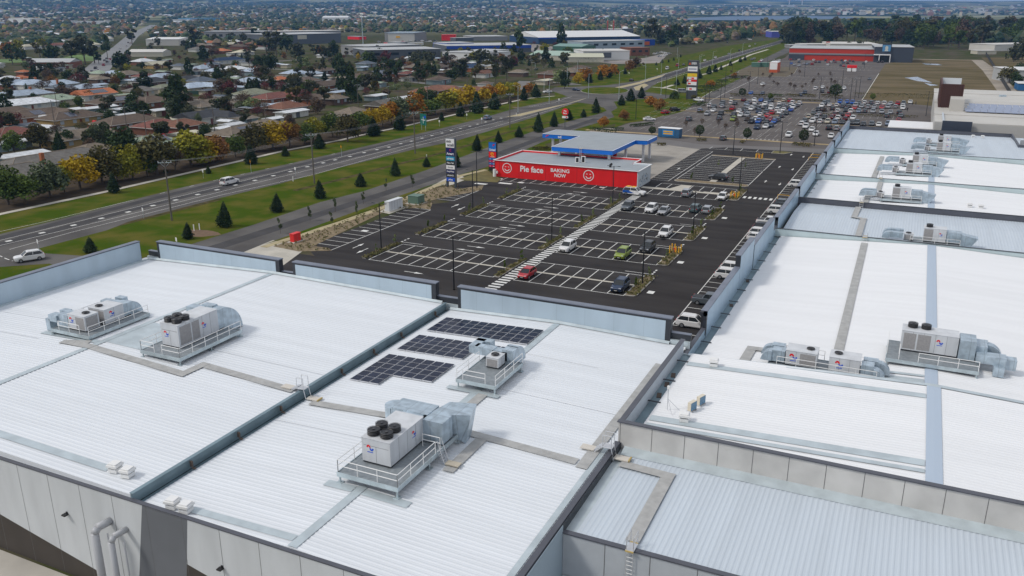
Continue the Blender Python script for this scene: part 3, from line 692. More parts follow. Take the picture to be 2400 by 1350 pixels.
def stile(lbl, x, y, zl_, zr_, zt, w_=.7):
    t = thing('step_stile', lbl, 'steps', (x, y, 0), 0, 'aluminium step-overs between roofs'); mb = MB()
    for yy in (-w_/2, w_/2):
        mb.tube((-1.1,yy,zl_),(-.4,yy,zt),.035); mb.tube((.3,yy,zt),(.5,yy,zr_),.035); mb.tube((-.4,yy,zt),(.3,yy,zt),.035); mb.tube((-.4,yy,zt),(-.4,yy,zt+1),.03); mb.tube((.3,yy,zt),(.3,yy,zt+1),.03); mb.tube((-.4,yy,zt+1),(.3,yy,zt+1),.03)
    mb.build('frame', M_alu, t); mb = MB(); mb.box(-.4,.35,-w_/2,w_/2,zt-.05,zt)
    for k in range(4):
        q = k/4; mb.box(-1.1+.7*q-.12,-1.1+.7*q+.12,-w_/2,w_/2,zl_+(zt-zl_)*q+.1,zl_+(zt-zl_)*q+.14)
    mb.build('tread', M_alu, t)
    mb = MB(); mb.box(-2.2,-1.1,-w_/2,w_/2,zl_+.12,zl_+.2); mb.box(.5,1.7,-w_/2,w_/2,zr_+.12,zr_+.2); mb.build('landing', mat('landing_mesh', (.60,.56,.50), .6), t)
    mb = MB(); mb.box(1.65,1.75,-w_/2,w_/2,zr_+.12,zr_+.26); mb.build('edge_mark', M_ochre, t)
stile('step-over ladder by the corner of the concrete wall', -17.9, 55.6, 8.25, 7.95, 8.9)
stile('small step-over ladder across the box gutter', -45.3, 53.8, 8.75, 8.15, 9.15)
t = thing('step_ladder', 'leaning aluminium step ladder on the side of the middle unit deck', 'ladder', (-28.6, 48.6, 8.5), 0)
mb = MB()
for yy in (-.3, .3): mb.tube((-.1,yy,1.9),(.5,yy,.1),.03)
mb.build('rail', M_alu, t); mb = MB()
for k in range(6): q = k/6; mb.box(-.1+.6*q-.06,-.1+.6*q+.06,-.3,.3,1.0-.9*q,1.03-.9*q)
mb.build('tread', M_alu, t); mb = MB(); mb.box(.5,1.6,-.3,.3,.12,.2); mb.build('landing', M_timber, t)
for k, (x, y, z, z1, wh) in enumerate(((-4.6, 133.3, 7.6, 8.2, 'over the nearer green-grey step wall'), (-6.8, 159.8, 7.0, 7.95, 'over the dark parapet'), (-5.0, 187.3, 6.9, 7.6, 'over the farther green-grey step wall'))):
    ladder('short white ladder ' + wh, x, y, z, z1, .6, top=.7)
# ================================================================ ground, roads, car parks
M_ground = mat('suburb_ground', (.050,.066,.018), .95, col2=(.10,.082,.062), vscale=.07, detail=8, spec=0)
M_grass = mat('verge_grass', (.052,.086,.009), .95, col2=(.115,.108,.024), vscale=.16, detail=10, spec=0, lo=.40, hi=.66)
M_asph = mat('new_asphalt', (.037,.034,.034), .9, col2=(.054,.050,.049), vscale=.25, stretch=(.25,1.3,1), detail=8, spec=.05)
M_road = mat('road_asphalt_worn', (.15,.143,.136), .9, col2=(.095,.09,.088), vscale=.1, detail=8, spec=0)
M_lane = mat('wheel_track_dark', (.082,.08,.082), .9, var=.12, vscale=.3, spec=0)
M_park2 = mat('old_car_park_asphalt', (.155,.142,.135), .9, col2=(.12,.108,.103), vscale=.06, detail=9, spec=0)
M_conc2 = mat('concrete_pavement', (.50,.47,.41), .9, var=.12, vscale=.4, spec=0)
M_sandp = mat('gravel_path_sand', (.42,.36,.23), .95, var=.14, vscale=.8, spec=0)
M_fore = mat('forecourt_concrete', (.40,.37,.33), .9, col2=(.30,.28,.25), vscale=.15, detail=8, spec=0)
M_mulch = mat('mulch', (.19,.15,.10), .95, col2=(.28,.225,.15), vscale=1.2, detail=10, spec=0)
M_paint = mat('road_paint_white', (.72,.72,.69), .7, var=.12, vscale=2)
M_kerb = mat('kerb_concrete', (.44,.42,.38), .9, var=.1, vscale=1)
M_dirt = mat('avenue_mulch', (.055,.045,.036), .95, col2=(.09,.07,.05), vscale=.3, detail=8, spec=0)
M_field = mat('vacant_field', (.105,.088,.045), .95, col2=(.17,.135,.085), vscale=.05, stretch=(.5,1.2,1), detail=10, spec=0)
M_yard = mat('gravel_yard', (.34,.30,.25), .95, var=.2, vscale=.05, detail=8, spec=0)

def hills(x, y):
    r = math.hypot(x, y); a = math.degrees(math.atan2(-x, y))     # angle left of +Y
    left = 1/(1+math.exp(-(a-17)/5))                              # ground climbs sooner on the left
    r0 = 2300*left + 4700*(1-left)
    if r < r0: return 0.0
    t = (r-r0)/1000
    h = (t*t*7/(1+t*.35))*(.85+.55*left) + 0
    n = noise.noise(Vector((x/1700, y/1700, .3)))*.5 + .5; n2 = noise.noise(Vector((x/600, y/600, 1.7)))
    return min(h*(.55+.8*n) + n2*min(12, t*3), 330)
NR, NA = 70, 120
rad = [0.0, 60, 150, 300, 600, 1000, 1500, 2000] + [2000*(16000/2000)**(i/62) for i in range(1, 63)]
mb = MB(); mb.v.append((0,0,0))
for r_ in rad[1:]:
    for k in range(NA):
        a = 2*math.pi*k/NA; x, y = -r_*math.sin(a), r_*math.cos(a); mb.v.append((x, y, hills(x, y) if y > 0 else 0))
for k in range(NA): mb.f.append((0, 1+k, 1+(k+1) % NA)); mb.m.append(0)
for i in range(len(rad)-2):
    for k in range(NA):
        a, b = 1+i*NA+k, 1+i*NA+(k+1) % NA; mb.f.append((a, a+NA, b+NA, b)); mb.m.append(0)
gr = mb.build('ground', M_ground); fixup(gr); struct(gr)
mg = M_ground; n = mg.node_tree.nodes; l = mg.node_tree.links     # far country turns to woodland and paddocks
bs = n['Principled BSDF']; src = bs.inputs['Base Color'].links[0].from_socket
tc = n.new('ShaderNodeTexCoord'); sp = n.new('ShaderNodeVectorMath'); sp.operation = 'LENGTH'; l.new(tc.outputs['Object'], sp.inputs[0])
mr = n.new('ShaderNodeMapRange'); mr.inputs[1].default_value = 1100; mr.inputs[2].default_value = 2200; l.new(sp.outputs['Value'], mr.inputs[0])
nz = n.new('ShaderNodeTexNoise'); nz.inputs['Scale'].default_value = .0016; nz.inputs['Detail'].default_value = 6; l.new(tc.outputs['Object'], nz.inputs['Vector'])
cr = n.new('ShaderNodeValToRGB'); cr.color_ramp.elements[0].position = .44; cr.color_ramp.elements[0].color = (.020,.032,.014,1)
cr.color_ramp.elements[1].position = .60; cr.color_ramp.elements[1].color = (.30,.29,.17,1); l.new(nz.outputs[0], cr.inputs[0])
mx2 = n.new('ShaderNodeMixRGB'); l.new(mr.outputs[0], mx2.inputs[0]); l.new(src, mx2.inputs[1]); l.new(cr.outputs[0], mx2.inputs[2]); l.new(mx2.outputs[0], bs.inputs['Base Color'])
# lake on the right
lake = gp((1620,42),(1700,38.5),(1850,37),(1990,39),(2010,43),(1990,45),(1900,45),(1750,48),(1600,47))
sheet('lake_water', lake, .5, mat('lake_water', (.07,.12,.20), .5, spec=.2))
sheet('lake_water', gp((2090,44),(2200,41),(2270,44),(2250,48),(2150,49)), .5, MATS['lake_water'])
sheet('lake_shore', gp((1690,52),(1850,49),(2060,48),(2100,52),(1980,56),(1800,58),(1700,57)), .4, mat('dry_grass_shore', (.30,.25,.12), .9))

# verge between avenue and car park
path = [(-60,515),(0,502),(245,450),(477,397),(667,353),(800,328),(840,318),(950,295),(1020,279),(1133,253),(1233,231),(1300,225)]
verge = [(-60,660),(60,640),(330,600),(470,575),(640,590),(700,560),(860,505),(980,450),(1080,405),(1150,395),(1270,335),(1440,280),(1600,255),(1680,195),(1770,145),(1850,112),(1850,92),(1750,108),(1600,143),(1500,170),(1420,190),(1300,205)]
sheet('grass_verge', gp(*(path[::1] + [(1300,205),(1420,160),(1560,140),(1700,108),(1850,88),(1850,112),(1770,165),(1600,262),(1440,290),(1270,340),(1150,400),(1050,418),(950,470),(860,512),(700,570),(560,640),(330,640),(60,720),(-60,740)])), .008, M_grass)
avn = [(0,505),(245,453),(477,400),(667,356),(800,331),(950,297),(1133,256),(1240,232)]
sheet('avenue_mulch', gp(*([(-40,512)] + avn + [(1240,222),(1133,240),(950,272),(800,304),(667,330),(477,366),(245,408),(0,455),(-40,460)])), .012, M_dirt)
def band(name, c, wd, z, m):       # constant-width ribbon along a ground polyline
    P = [G(*p) for p in c]; L, Rr = [], []
    for i, p in enumerate(P):
        d = (P[min(i+1, len(P)-1)] - P[max(i-1, 0)]); d.z = 0; d.normalize(); nn = Vector((-d.y, d.x, 0))*wd/2; L.append(p+nn); Rr.append(p-nn)
    mb = MB()
    for i in range(len(P)-1): mb.poly([(q.x, q.y, z) for q in (L[i], L[i+1], Rr[i+1], Rr[i])])
    o = mb.build(name, m); fixup(o); return struct(o)
band('footpath', [(-60,517)] + path[1:], 1.7, .03, M_conc2)
# highway
hwN = [(-60,562),(0,549),(167,507),(333,463),(433,438),(567,408),(620,397),(800,356),(967,317),(1067,293),(1133,276),(1215,252),(1293,236),(1330,226),(1290,212),(1300,205),(1420,200),(1500,189),(1600,160),(1700,130),(1790,106),(1835,92)]
hwS = [(1842,98),(1790,114),(1720,137),(1640,160),(1600,172),(1545,192),(1530,202),(1510,215),(1560,222),(1640,226),(1640,232),(1500,232),(1440,238),(1425,250),(1412,252),(1400,246),(1353,240),(1330,247),(1267,270),(1160,303),(1070,330),(967,351),(800,392),(650,432),(520,463),(300,520),(250,540),(93,582),(30,610),(-60,640)]
sheet('highway', gp(*(hwN + hwS)), .016, M_road)
def ln(c, wd, m, z=.028, name=None): return (c, wd, m, z)
# darker wheel tracks
for c in ([(-60,588),(0,573),(167,530),(333,485),(520,440),(660,405),(800,373),(967,334),(1100,300),(1200,275)], [(-60,572),(0,558),(167,516),(333,472),(520,427),(660,396),(800,363),(967,324),(1080,297)]):
    band('wheel_track', c, 2.6, .021, M_lane)
for c in ([(1500,196),(1600,167),(1700,137),(1790,111),(1835,96)],): band('wheel_track', c, 5, .021, M_lane)
def isl(name, pts, m, z=.12, kerb=True, zk=.12):
    P = [Vector((p[0], p[1], 0)) for p in pts]
    if sum(a.x*b.y-b.x*a.y for a, b in zip(P, P[1:]+P[:1])) < 0: P.reverse()
    c = sum(P, Vector())/len(P)
    mb = MB(); mb.prism([(p.x, p.y) for p in P], 0, zk, 0); o = mb.build(name, M_kerb); struct(o)
    mb = MB(); Q = []
    n = len(P)
    for i, p in enumerate(P):
        a = (p - P[i-1]).normalized(); b = (P[(i+1) % n] - p).normalized(); nn = Vector((-(a+b).y, (a+b).x, 0))
        nn = nn.normalized() if nn.length > 1e-4 else Vector((0,0,0)); Q.append(p + nn*.17)
    mb.poly([(q.x, q.y, zk+.02) for q in Q]); o2 = mb.build('planting_bed', m); fixup(o2); struct(o2); return o
isl('roundabout_island', [G(1417+56*math.cos(a), 213+8*math.sin(a)) for a in [2*math.pi*k/28 for k in range(28)]], M_grass, zk=.15)
isl('splitter_island', gp((1185,275),(1240,262),(1330,243),(1375,230),(1360,236),(1300,252),(1220,273)), M_sandp)
isl('splitter_island', gp((1430,208),(1500,192),(1560,174),(1552,180),(1500,197),(1450,208)), M_sandp)
isl('splitter_island', gp((1485,205),(1510,196),(1520,200),(1500,212),(1490,212)), M_sandp)
sheet('grass_triangle', gp((1525,203),(1560,188),(1600,178),(1640,190),(1640,218),(1560,216)), .02, M_grass)
band('side_path', [(1528,204),(1560,206),(1640,224)], 2.2, .03, M_conc2); band('side_path', [(1552,207),(1578,199)], 2.2, .034, M_conc2)
band('side_path', [(1620,180),(1660,172),(1690,158),(1720,146),(1760,128),(1800,116)], 2.5, .04, M_conc2)
# service road, side street, far access road
svU = [(-60,600),(60,582),(105,594),(197,600),(330,606),(447,573),(600,525),(750,474),(853,448),(996,400),(1077,370),(1150,343),(1250,308),(1350,280),(1400,268),(1422,260),(1413,250),(1402,246)]
svL = [(1440,240),(1450,258),(1446,272),(1400,288),(1350,303),(1267,335),(1137,393),(1068,412),(1011,437),(900,478),(800,512),(700,546),(600,585),(500,640),(300,700),(117,618),(0,626),(-60,640)]
sheet('service_road', gp(*(svU + svL)), .020, M_road)
band('wheel_track', [(450,598),(600,550),(800,486),(1000,422),(1150,368),(1300,312),(1400,278)], 3.2, .025, M_lane)
sheet('far_access_road', gp((1640,226),(1600,222),(1680,190),(1760,152),(1830,118),(1850,108),(1850,122),(1810,140),(1770,160),(1730,190),(1700,215),(1670,232)), .022, M_road)
# old car park and vacant land
sheet('old_car_park', gp((1440,330),(1440,300),(1500,280),(1560,262),(1600,245),(1660,222),(1700,205),(1745,182),(1800,150),(1840,135),(1848,128),(2100,128),(2105,145),(2075,150),(2020,230),(2200,240),(2260,330),(2000,420),(1600,380)), .018, M_park2)
sheet('access_road', gp((1440,330),(1500,318),(1640,338),(1960,350),(1960,368),(1640,352),(1480,352)), .024, mat('lane_asphalt_grey', (.15,.14,.135), .9, var=.1, vscale=.1))
sheet('vacant_field', gp((2075,150),(2130,138),(2300,140),(2380,205),(2420,240),(2200,250),(2020,232)), .026, M_field)
band('gravel_track', [(2110,138),(2290,141),(2320,165),(2370,225)], 9, .03, M_yard)
sheet('gravel_yard', gp((2300,135),(2450,135),(2450,250),(2390,230)), .024, M_field)
for c in (((2120,182),(2150,180),(2185,194),(2150,190)), ((2160,148),(2200,150),(2210,153),(2170,152)), ((2165,194),(2200,200),(2180,201))):
    sheet('puddle', gp(*c), .034, mat('puddle_water', (.30,.34,.42), .12))
isl('car_park_lawn', gp((1732,165),(1765,155),(1870,158),(1862,172),(1845,180),(1725,180)), mat('dry_lawn', (.11,.085,.045), .95, var=.2, vscale=.1), zk=.1)
sheet('roadside_lawn', gp((1440,300),(1500,275),(1600,250),(1670,215),(1740,182),(1640,190),(1600,215),(1560,232),(1450,262)), .03, M_grass)
sheet('verge_lawn', gp((1432,262),(1470,240),(1640,236),(1600,262),(1500,285),(1450,290)), .034, M_grass)
# new car park
NP = [(-118,60),(-100.2,113.5),(-96.6,119),(-96.2,176),(-92,180),(-96,186),(-96,192),(-52,192),(-58,258),(-57.5,264),(-33.5,264.5),(-26.5,268),(-18,268),(-17.5,79),(-60,79),(-96,79)]
sheet('car_park', [(-104,79.9),(-100.5,113.5),(-90.5,113.3),(-95.6,117.5),(-95.6,153),(-90.2,161),(-95.2,162),(-95.6,174.5),(-99.5,180.5),(-96.6,187.0),(-91.5,191.8),(-58,192.2),(-57.8,258.5),(-51.8,263.7),(-20.9,265),(-20.9,79.9)], .036, M_asph)
sheet('forecourt', gp((1160,412),(1200,388),(1290,345),(1400,300),(1440,300),(1440,330),(1545,338),(1640,350)) + [Vector((-57.9,258,0)),Vector((-57.9,192,0))], .038, M_fore)
sheet('side_lawn', gp((1240,352),(1275,338),(1300,352),(1260,362)), .044, M_grass)
sheet('entry_apron', gp((565,594),(640,563),(716,584),(640,640),(560,612)), .042, M_conc2)
sheet('entry_apron', gp((1012,435),(1068,408),(1098,419),(1050,437)), .046, M_conc2)
sheet('mulch_bed', gp((640,578),(810,520),(905,478),(1050,432),(1070,445),(1135,433),(1128,446),(1010,470),(1013,478),(1008,492),(985,488),(915,490),(735,577),(770,582),(778,588),(700,590)), .05, M_mulch)
band('sand_path', [(617,580),(800,521),(905,484),(1000,445),(1080,412),(1140,398)], 1.6, .06, M_sandp)
sheet('grass_strip', gp((617,574),(700,545),(905,470),(1040,424),(1010,436),(905,478),(700,551)), .065, M_grass)
sheet('footing_slab', gp((890,497),(905,488),(960,485),(912,502)), .06, M_conc2)
sheet('corner_grass', gp((1075,420),(1140,398),(1160,412),(1175,420),(1165,428),(1095,424)), .055, mat('dry_corner_grass', (.14,.12,.035), .95, var=.3, vscale=.4))
sheet('facade_path', [(-20.85,80),(-18.0,80),(-18.0,268),(-20.85,268)], .10, M_conc2)
sheet('loading_yard', [(-140,20),(-40,20),(-30,34.9),(-92,34.9),(-140,80)], .03, mat('yard_concrete', (.46,.43,.38), .9, var=.15, vscale=.2, detail=8))
sheet('rear_yard', [(-30,10),(20,10),(20,44.9),(-17,44.9),(-17,34.9),(-30,34.9)], .03, mat('yard_concrete2', (.40,.39,.36), .9, var=.15, vscale=.2))
def rnd_rect(x0, x1, y0, y1, r=.9, left=True, right=True):
    P = []
    for cx, cy, a0, ok in ((x1-r,y0+r,-90,right),(x1-r,y1-r,0,right),(x0+r,y1-r,90,left),(x0+r,y0+r,180,left)):
        if ok: P += [(cx+r*math.cos(R(a0+t)), cy+r*math.sin(R(a0+t))) for t in (0,30,60,90)]
        else: P.append((x1 if cx > (x0+x1)/2 else x0, y0 if a0 in (-90,180) else y1))
    return P
rows = [115.45, 132.9, 150.3, 167.9]
pk = MB()      # paint
def L2(x0, y0, x1, y1, wd=.14, z=.05): 
    d = Vector((x1-x0, y1-y0, 0)); n_ = Vector((-d.y, d.x, 0)).normalized()*wd/2
    pk.poly([(x0-n_.x,y0-n_.y,z),(x1-n_.x,y1-n_.y,z),(x1+n_.x,y1+n_.y,z),(x0+n_.x,y0+n_.y,z)])
ISL = []
conc = MB()
for k, y in enumerate(rows):
    for x0, x1, n_ in ((-80.9, -57.4, 9), (-53.85, -35.85, 7)):
        L2(x0, y, x1, y); L2(x0, y+10.85, x1, y+10.85)
        for i in range(1, n_): xx = x0+(x1-x0)*i/n_; L2(xx, y, xx, y+10.85)
        conc.poly([(x0+.1,y+5.2,.056),(x1-.1,y+5.2,.056),(x1-.1,y+5.75,.056),(x0+.1,y+5.75,.056)])
        L2(x0, y, x0, y+10.85); L2(x1, y, x1, y+10.85)
    for x0, x1, lf, rt in ((-82.4,-81.0,True,False),(-57.35,-56.45,False,False),(-35.8,-34.0,False,True)):
        ISL.append((x0, x1, y+.2, y+10.8)); isl('traffic_island', rnd_rect(x0, x1, y+.2, y+10.8, .8, lf, rt), M_mulch)
    for x in (-82.0, -35.0):
        L2(x, y+12.1, x + (4.5 if x < -50 else -4.5), y+12.1)
        for q in range(3): L2(x, y+12.1+q*1.1-.1, x, y+12.1+q*1.1+.5, .3)
x0, x1 = -53.8, -35.5; y = 187.6
L2(x0, y, x1, y); [L2(x0+2.6*i, y, x0+2.6*i, y+5.3) for i in range(8)]; 
conc.poly([(-57,193.4,.06),(-34,193.4,.06),(-34,195.4,.06),(-57,195.4,.06)]); conc.poly([(-50.5,195.4,.062),(-46.5,195.4,.062),(-46.5,201,.062),(-49,201,.062)])
L2(-54,201,-36,201); [L2(-54+2.6*i, 195.8, -54+2.6*i, 201) for i in range(8)]
isl('traffic_island', rnd_rect(-35.5,-33.4,188.6,200.5,.9,False,True), M_mulch); ISL.append((-35.5,-33.4,188.6,200.5))
L2(-91.0,187.1,-59.4,187.6); [L2(-90.9+2.62*i, 187.1+.04*i, -90.9+2.62*i, 191.7) for i in range(13)]
for a, b, n_ in ((117.6, 152.2, 13), (162.2, 174.3, 5)):
    L2(-90.2, a, -90.2, b); [L2(-95.4, a+(b-a)*i/n_, -90.2, a+(b-a)*i/n_) for i in range(n_+1)]
L2(-26.1, 79, -26.1, 264.5, .13); 
y = 80.3
while y < 264: L2(-26.1, y, -21.0, y); y += 2.62
# upper blocks near the old park
for a, b in ((208, 227), (228.2, 246.5)):
    L2(-52.1, a, -52.1, b); L2(-34.4, a, -34.4, b); n_ = 7
    for i in range(n_+1): yy = a+(b-a)*i/n_; L2(-52.1,yy,-44.2,yy); L2(-42.0,yy,-34.4,yy)
conc.poly([(-44.0,207.8,.062),(-42.4,207.8,.062),(-42.4,246.5,.062),(-44.0,246.5,.062)])
isl('traffic_island', rnd_rect(-52.2,-34.2,204.8,207.8,1.3), M_mulch); isl('traffic_island', rnd_rect(-52.2,-34.2,246.6,248.2,.7), M_mulch)
for i in range(8): L2(-57.2+i*.0, 209+6.2*i, -57.2, 209+6.2*i+.01)
for i in range(17): L2(-57.7, 205+2.65*i, -52.9 - .0*i, 205+2.65*i) if False else None
for i in range(19): L2(-66.5 if i > 30 else -57.7+.0, 204.5+2.75*i, -57.7+4.4, 204.5+2.75*i)
L2(-53.3, 204.5, -53.3, 254)
L2(-56,259.2,-36,259.2); [L2(-55.5+4.6*i, 259.2, -55.5+4.6*i, 263.4) for i in range(5)]
isl('traffic_island', [(-37.2,258.4),(-33.6,258.4),(-31.6,262.6),(-37.2,262.6)], mat('dry_grass', (.16,.14,.04), .95, var=.3, vscale=.5))
# crossings
i = 0; y = 109.7
while y < 184: pk.poly([(-56.1,y,.05),(-54.1,y,.05),(-54.1,y+.62,.05),(-56.1,y+.62,.05)]); y += 1.21
for i in range(6): x = -33.0+1.15*i; pk.poly([(x,192.1,.05),(x+.62,192.1,.05),(x+.62,194.2,.05),(x,194.2,.05)])
def arrow(x, y, dx, dy, L=3.6):
    d = Vector((dx, dy, 0)); n_ = Vector((-dy, dx, 0)); c = Vector((x, y, .05))
    a = c - d*L/2; b = c + d*L*.05; t_ = c + d*L/2
    pk.poly([a-n_*.09, b-n_*.09, b+n_*.09, a+n_*.09]); pk.poly([b-n_*.36, t_, b+n_*.36])
for y in (128.9, 146.3, 163.7, 181.2):
    for x in (-68, ): arrow(x, y+1.3, 1, 0); arrow(x-1.0, y-1.2, -1, 0)
arrow(-70, 112.2, 1, 0); arrow(-87.5,122,0,1); arrow(-85,119.5,0,-1); arrow(-87.5,158,0,1); arrow(-85,156,0,-1)
for y in (214, 236, 258): arrow(-31.5, y, 0, 1, 3); arrow(-27.8, y-2, 0, -1, 3)
arrow(-55.8+.5, 222, 0, 1, 3)
for x, y, a, b in ((-66,189.5,1.2,.9),(-93.5,188.6,2.2,1.2),(-90,184,3.4,1.3),(-95,181,3.2,1.3),(-86,186.5,1.5,1.2),(-33.1,118,1.0,1.3),(-33.1,135.5,1.0,1.3),(-33.1,153,1.0,1.3),(-33.1,170.5,1.0,1.3),(-93.3,131,1.3,1.0)):
    pk.poly([(x,y,.052),(x+a,y,.052),(x+a,y+b,.052),(x,y+b,.052)])
o = pk.build('painted_markings', M_paint); fixup(o); struct(o)
o = conc.build('wheel_stop_strip', M_conc2); fixup(o); struct(o)
for c in ([(690,447),(800,420),(900,393),(1000,368),(1100,340),(1180,313),(1300,283)], [(-60,610),(300,522),(520,466)]):
    band('drain_line', c, 1.8, .0145, mat('drain_scrub', (.045,.050,.018), .95, col2=(.11,.085,.045), vscale=.5, spec=0))
for px_, py_, r_ in ((470,547,2.4), (1215,252,2)):
    q = G(px_, py_); sheet('bare_patch', [Vector((q.x+r_*1.6*math.cos(a)*(1+.2*math.sin(3*a)), q.y+r_*math.sin(a), 0)) for a in [k*.45 for k in range(14)]], .0145, mat('bare_soil', (.16,.10,.06), .95, var=.2, vscale=1))
# tyre scrub and patched asphalt
pk = MB(); rr_ = random.Random(8)
for cx, cy, r_ in ((-46.5,119.5,3.2),(-46.0,119.8,2.6),(-43.5,118.8,2.9),(-60,146.2,1.6)):
    n_ = 40
    for i in range(n_):
        a0, a1 = 6.283*i/n_, 6.283*(i+1)/n_
        if rr_.random() < .12: continue
        pk.poly([(cx+(r_+d)*math.cos(a), cy+(r_*1.05+d)*math.sin(a), .047) for d, a in ((0,a0),(.16,a0),(.16,a1),(0,a1))])
o = pk.build('tyre_marks', mat('tyre_mark_grey', (.060,.056,.055), .9, spec=0)); fixup(o); struct(o)
pk = MB()
for _ in range(46):
    x, y = rr_.uniform(-94,-28), rr_.uniform(84,262)
    if x < -58 and y > 190: continue
    a_, b_ = rr_.uniform(.2,.7), rr_.uniform(.2,.9); k_ = [(x+a_*math.cos(t)*(1+.3*math.sin(2*t+x)), y+b_*math.sin(t)) for t in [q*.7 for q in range(9)]]; pk.poly([(p[0],p[1],.046) for p in k_])
o = pk.build('oil_stains', mat('oil_stain', (.014,.013,.013), .6, spec=.1)); fixup(o); struct(o)
# highway markings
pk = MB()
def pl(c, wd=.13, z=.034, dash=None):
    P = [G(*p) for p in c]
    for a, b in zip(P, P[1:]):
        L = (b-a).length; d = (b-a).normalized()
        if not dash: L2(a.x, a.y, b.x, b.y, wd, z)
        else:
            s = 0
            while s < L: q = a+d*s; e = a+d*min(L, s+dash[0]); L2(q.x, q.y, e.x, e.y, wd, z); s += dash[1]
cen = [(20,565),(98,546),(172,528),(237,512),(300,497),(358,482),(411,469),(463,456),(508,445),(551,434),(597,423),(640,412),(680,402),(720,391),(757,382),(785,375),(820,367),(853,358),(883,351),(911,345),(939,337),(964,331),(989,324),(1012,318),(1036,312),(1057,306),(1079,301),(1101,296),(1119,291),(1138,286),(1156,281),(1174,277)]
pl([(-60,590),(20,571),(237,519),(463,463),(640,419),(800,380),(964,338),(1100,303),(1180,283)]); pl([(-60,578),(20,559),(237,506),(463,450),(640,407),(800,368),(964,326),(1100,292)])
for p in cen:
    a = G(*p); b = G(p[0]+9, p[1]+ (2.5 if p[0] > 500 else 0)); pk.poly([(a.x-.5,a.y-.45,.036),(a.x+.35,a.y-.6,.036),(a.x+.6,a.y+.45,.036),(a.x-.25,a.y+.6,.036)])
pl([(22,585),(167,545),(400,487),(520,457),(733,410),(967,344),(1160,297),(1267,265),(1340,243)])
pl([(-60,556),(100,521),(300,472)], dash=None); pl([(300,472),(500,424),(800,357)], dash=(1.5, 9))
pl([(1240,250),(1300,240),(1340,226)]); pl([(1500,191),(1600,161),(1700,131),(1800,104)], .25); pl([(1540,194),(1640,162),(1740,128),(1810,106)], .25)
pl([(1560,183),(1650,157),(1750,124),(1810,106)], .2, dash=(3,12)); pl([(0,600),(15,607),(30,612)], .2, dash=(1,2))
pl([(1560,268),(1640,250),(1700,218),(1760,190),(1790,172)], .2)
pl([(1610,250),(1672,212)], .2); pl([(2060,172),(2020,235)], .25)
o = pk.build('road_markings', M_paint); fixup(o); struct(o)
# stall lines and hedges in the old car park
pk = MB()
for y0, y1, x0, x1, st in ((290,300,-90,-32,2.7),(306,317,-92,-32,2.7),(324,335,-96,-12,2.7),(341,352,-98,-8,2.7),(359,370,-100,-8,2.7),(377,388,-102,-8,2.7),(430,441,-98,-32,2.7),(450,461,-100,-32,2.7),(471,482,-102,-32,2.7),(492,503,-104,-32,2.7),(514,525,-104,-32,2.7),(536,547,-100,-32,2.7),(560,571,-96,-32,2.7),(640,650,-96,-32,2.7),(665,676,-96,-32,2.7)):
    x = x0
    while x < x1: L2(x, y0, x, y1, .14, .05); x += st
    L2(x0, (y0+y1)/2, x1, (y0+y1)/2, .14, .052)
for i in range(9): L2(-50+1.3*i, 284.5, -50+1.3*i, 286.8, .6, .05); L2(-30+1.3*i+0, 352, -30+1.3*i, 354, .6, .05)
L2(-46,288,-46,398,.15,.05); L2(-32,290,-32,400,.15,.05)
o = pk.build('stall_markings', mat('worn_paint', (.40,.39,.37), .8, var=.4, vscale=.8, spec=0)); fixup(o); struct(o)
sheet('median_path', [(-104,281.5),(-18,281.5),(-18,284),(-104,284)], .06, mat('tan_paving', (.36,.27,.14), .9, var=.2, vscale=.3))
sheet('median_path', [(-100,353.6),(-48,353.6),(-48,355),(-100,355)], .06, MATS['tan_paving']); sheet('median_path', [(-98,408),(-34,408),(-34,411),(-98,411)], .06, MATS['tan_paving'])
sheet('median_path', [(-28,333),(-2,333),(-2,334.6),(-28,334.6)], .06, MATS['tan_paving'])
# lane through the suburb and the long arterial road to the north-west
band('suburb_lane', [(-60,296),(0,294),(60,296),(130,298),(230,308),(330,317),(430,325),(540,331)], 6.5, .03, mat('lane_pale', (.17,.16,.15), .9, var=.15, vscale=.3))
band('lane_footpath', [(-60,303),(60,304),(130,305),(230,315),(330,325),(430,333),(560,345)], 1.3, .035, M_conc2)
band('lane_footpath', [(-60,289),(60,291),(130,293)], 1.3, .035, M_conc2)
band('arterial_road', [(205,185),(250,140),(285,110),(310,85),(335,70),(362,58),(366,50),(367,46)], 17, .06, mat('arterial_asphalt', (.20,.20,.20), .9, var=.1, vscale=.1))
band('park_lawn', [(-60,142),(60,143),(180,142),(240,128)], 45, .03, mat('park_grass', (.10,.17,.03), .95, var=.3, vscale=.03))
band('suburb_street', [(600,160),(700,164),(800,170),(1000,196),(1150,210)], 6, .03, MATS['lane_pale'])
band('suburb_street', [(380,210),(480,170),(560,150),(700,140)], 6, .032, MATS['lane_pale'])
band('suburb_street', [(1215,210),(1230,190),(1330,195),(1350,200)], 8, .034, MATS['lane_pale'])
sheet('trade_car_park', gp((1220,115),(1250,103),(1300,110),(1300,118),(1380,142),(1440,142),(1510,136),(1570,122),(1545,148),(1440,150),(1300,135)), .035, mat('trade_yard', (.25,.22,.20), .9, var=.2, vscale=.05))
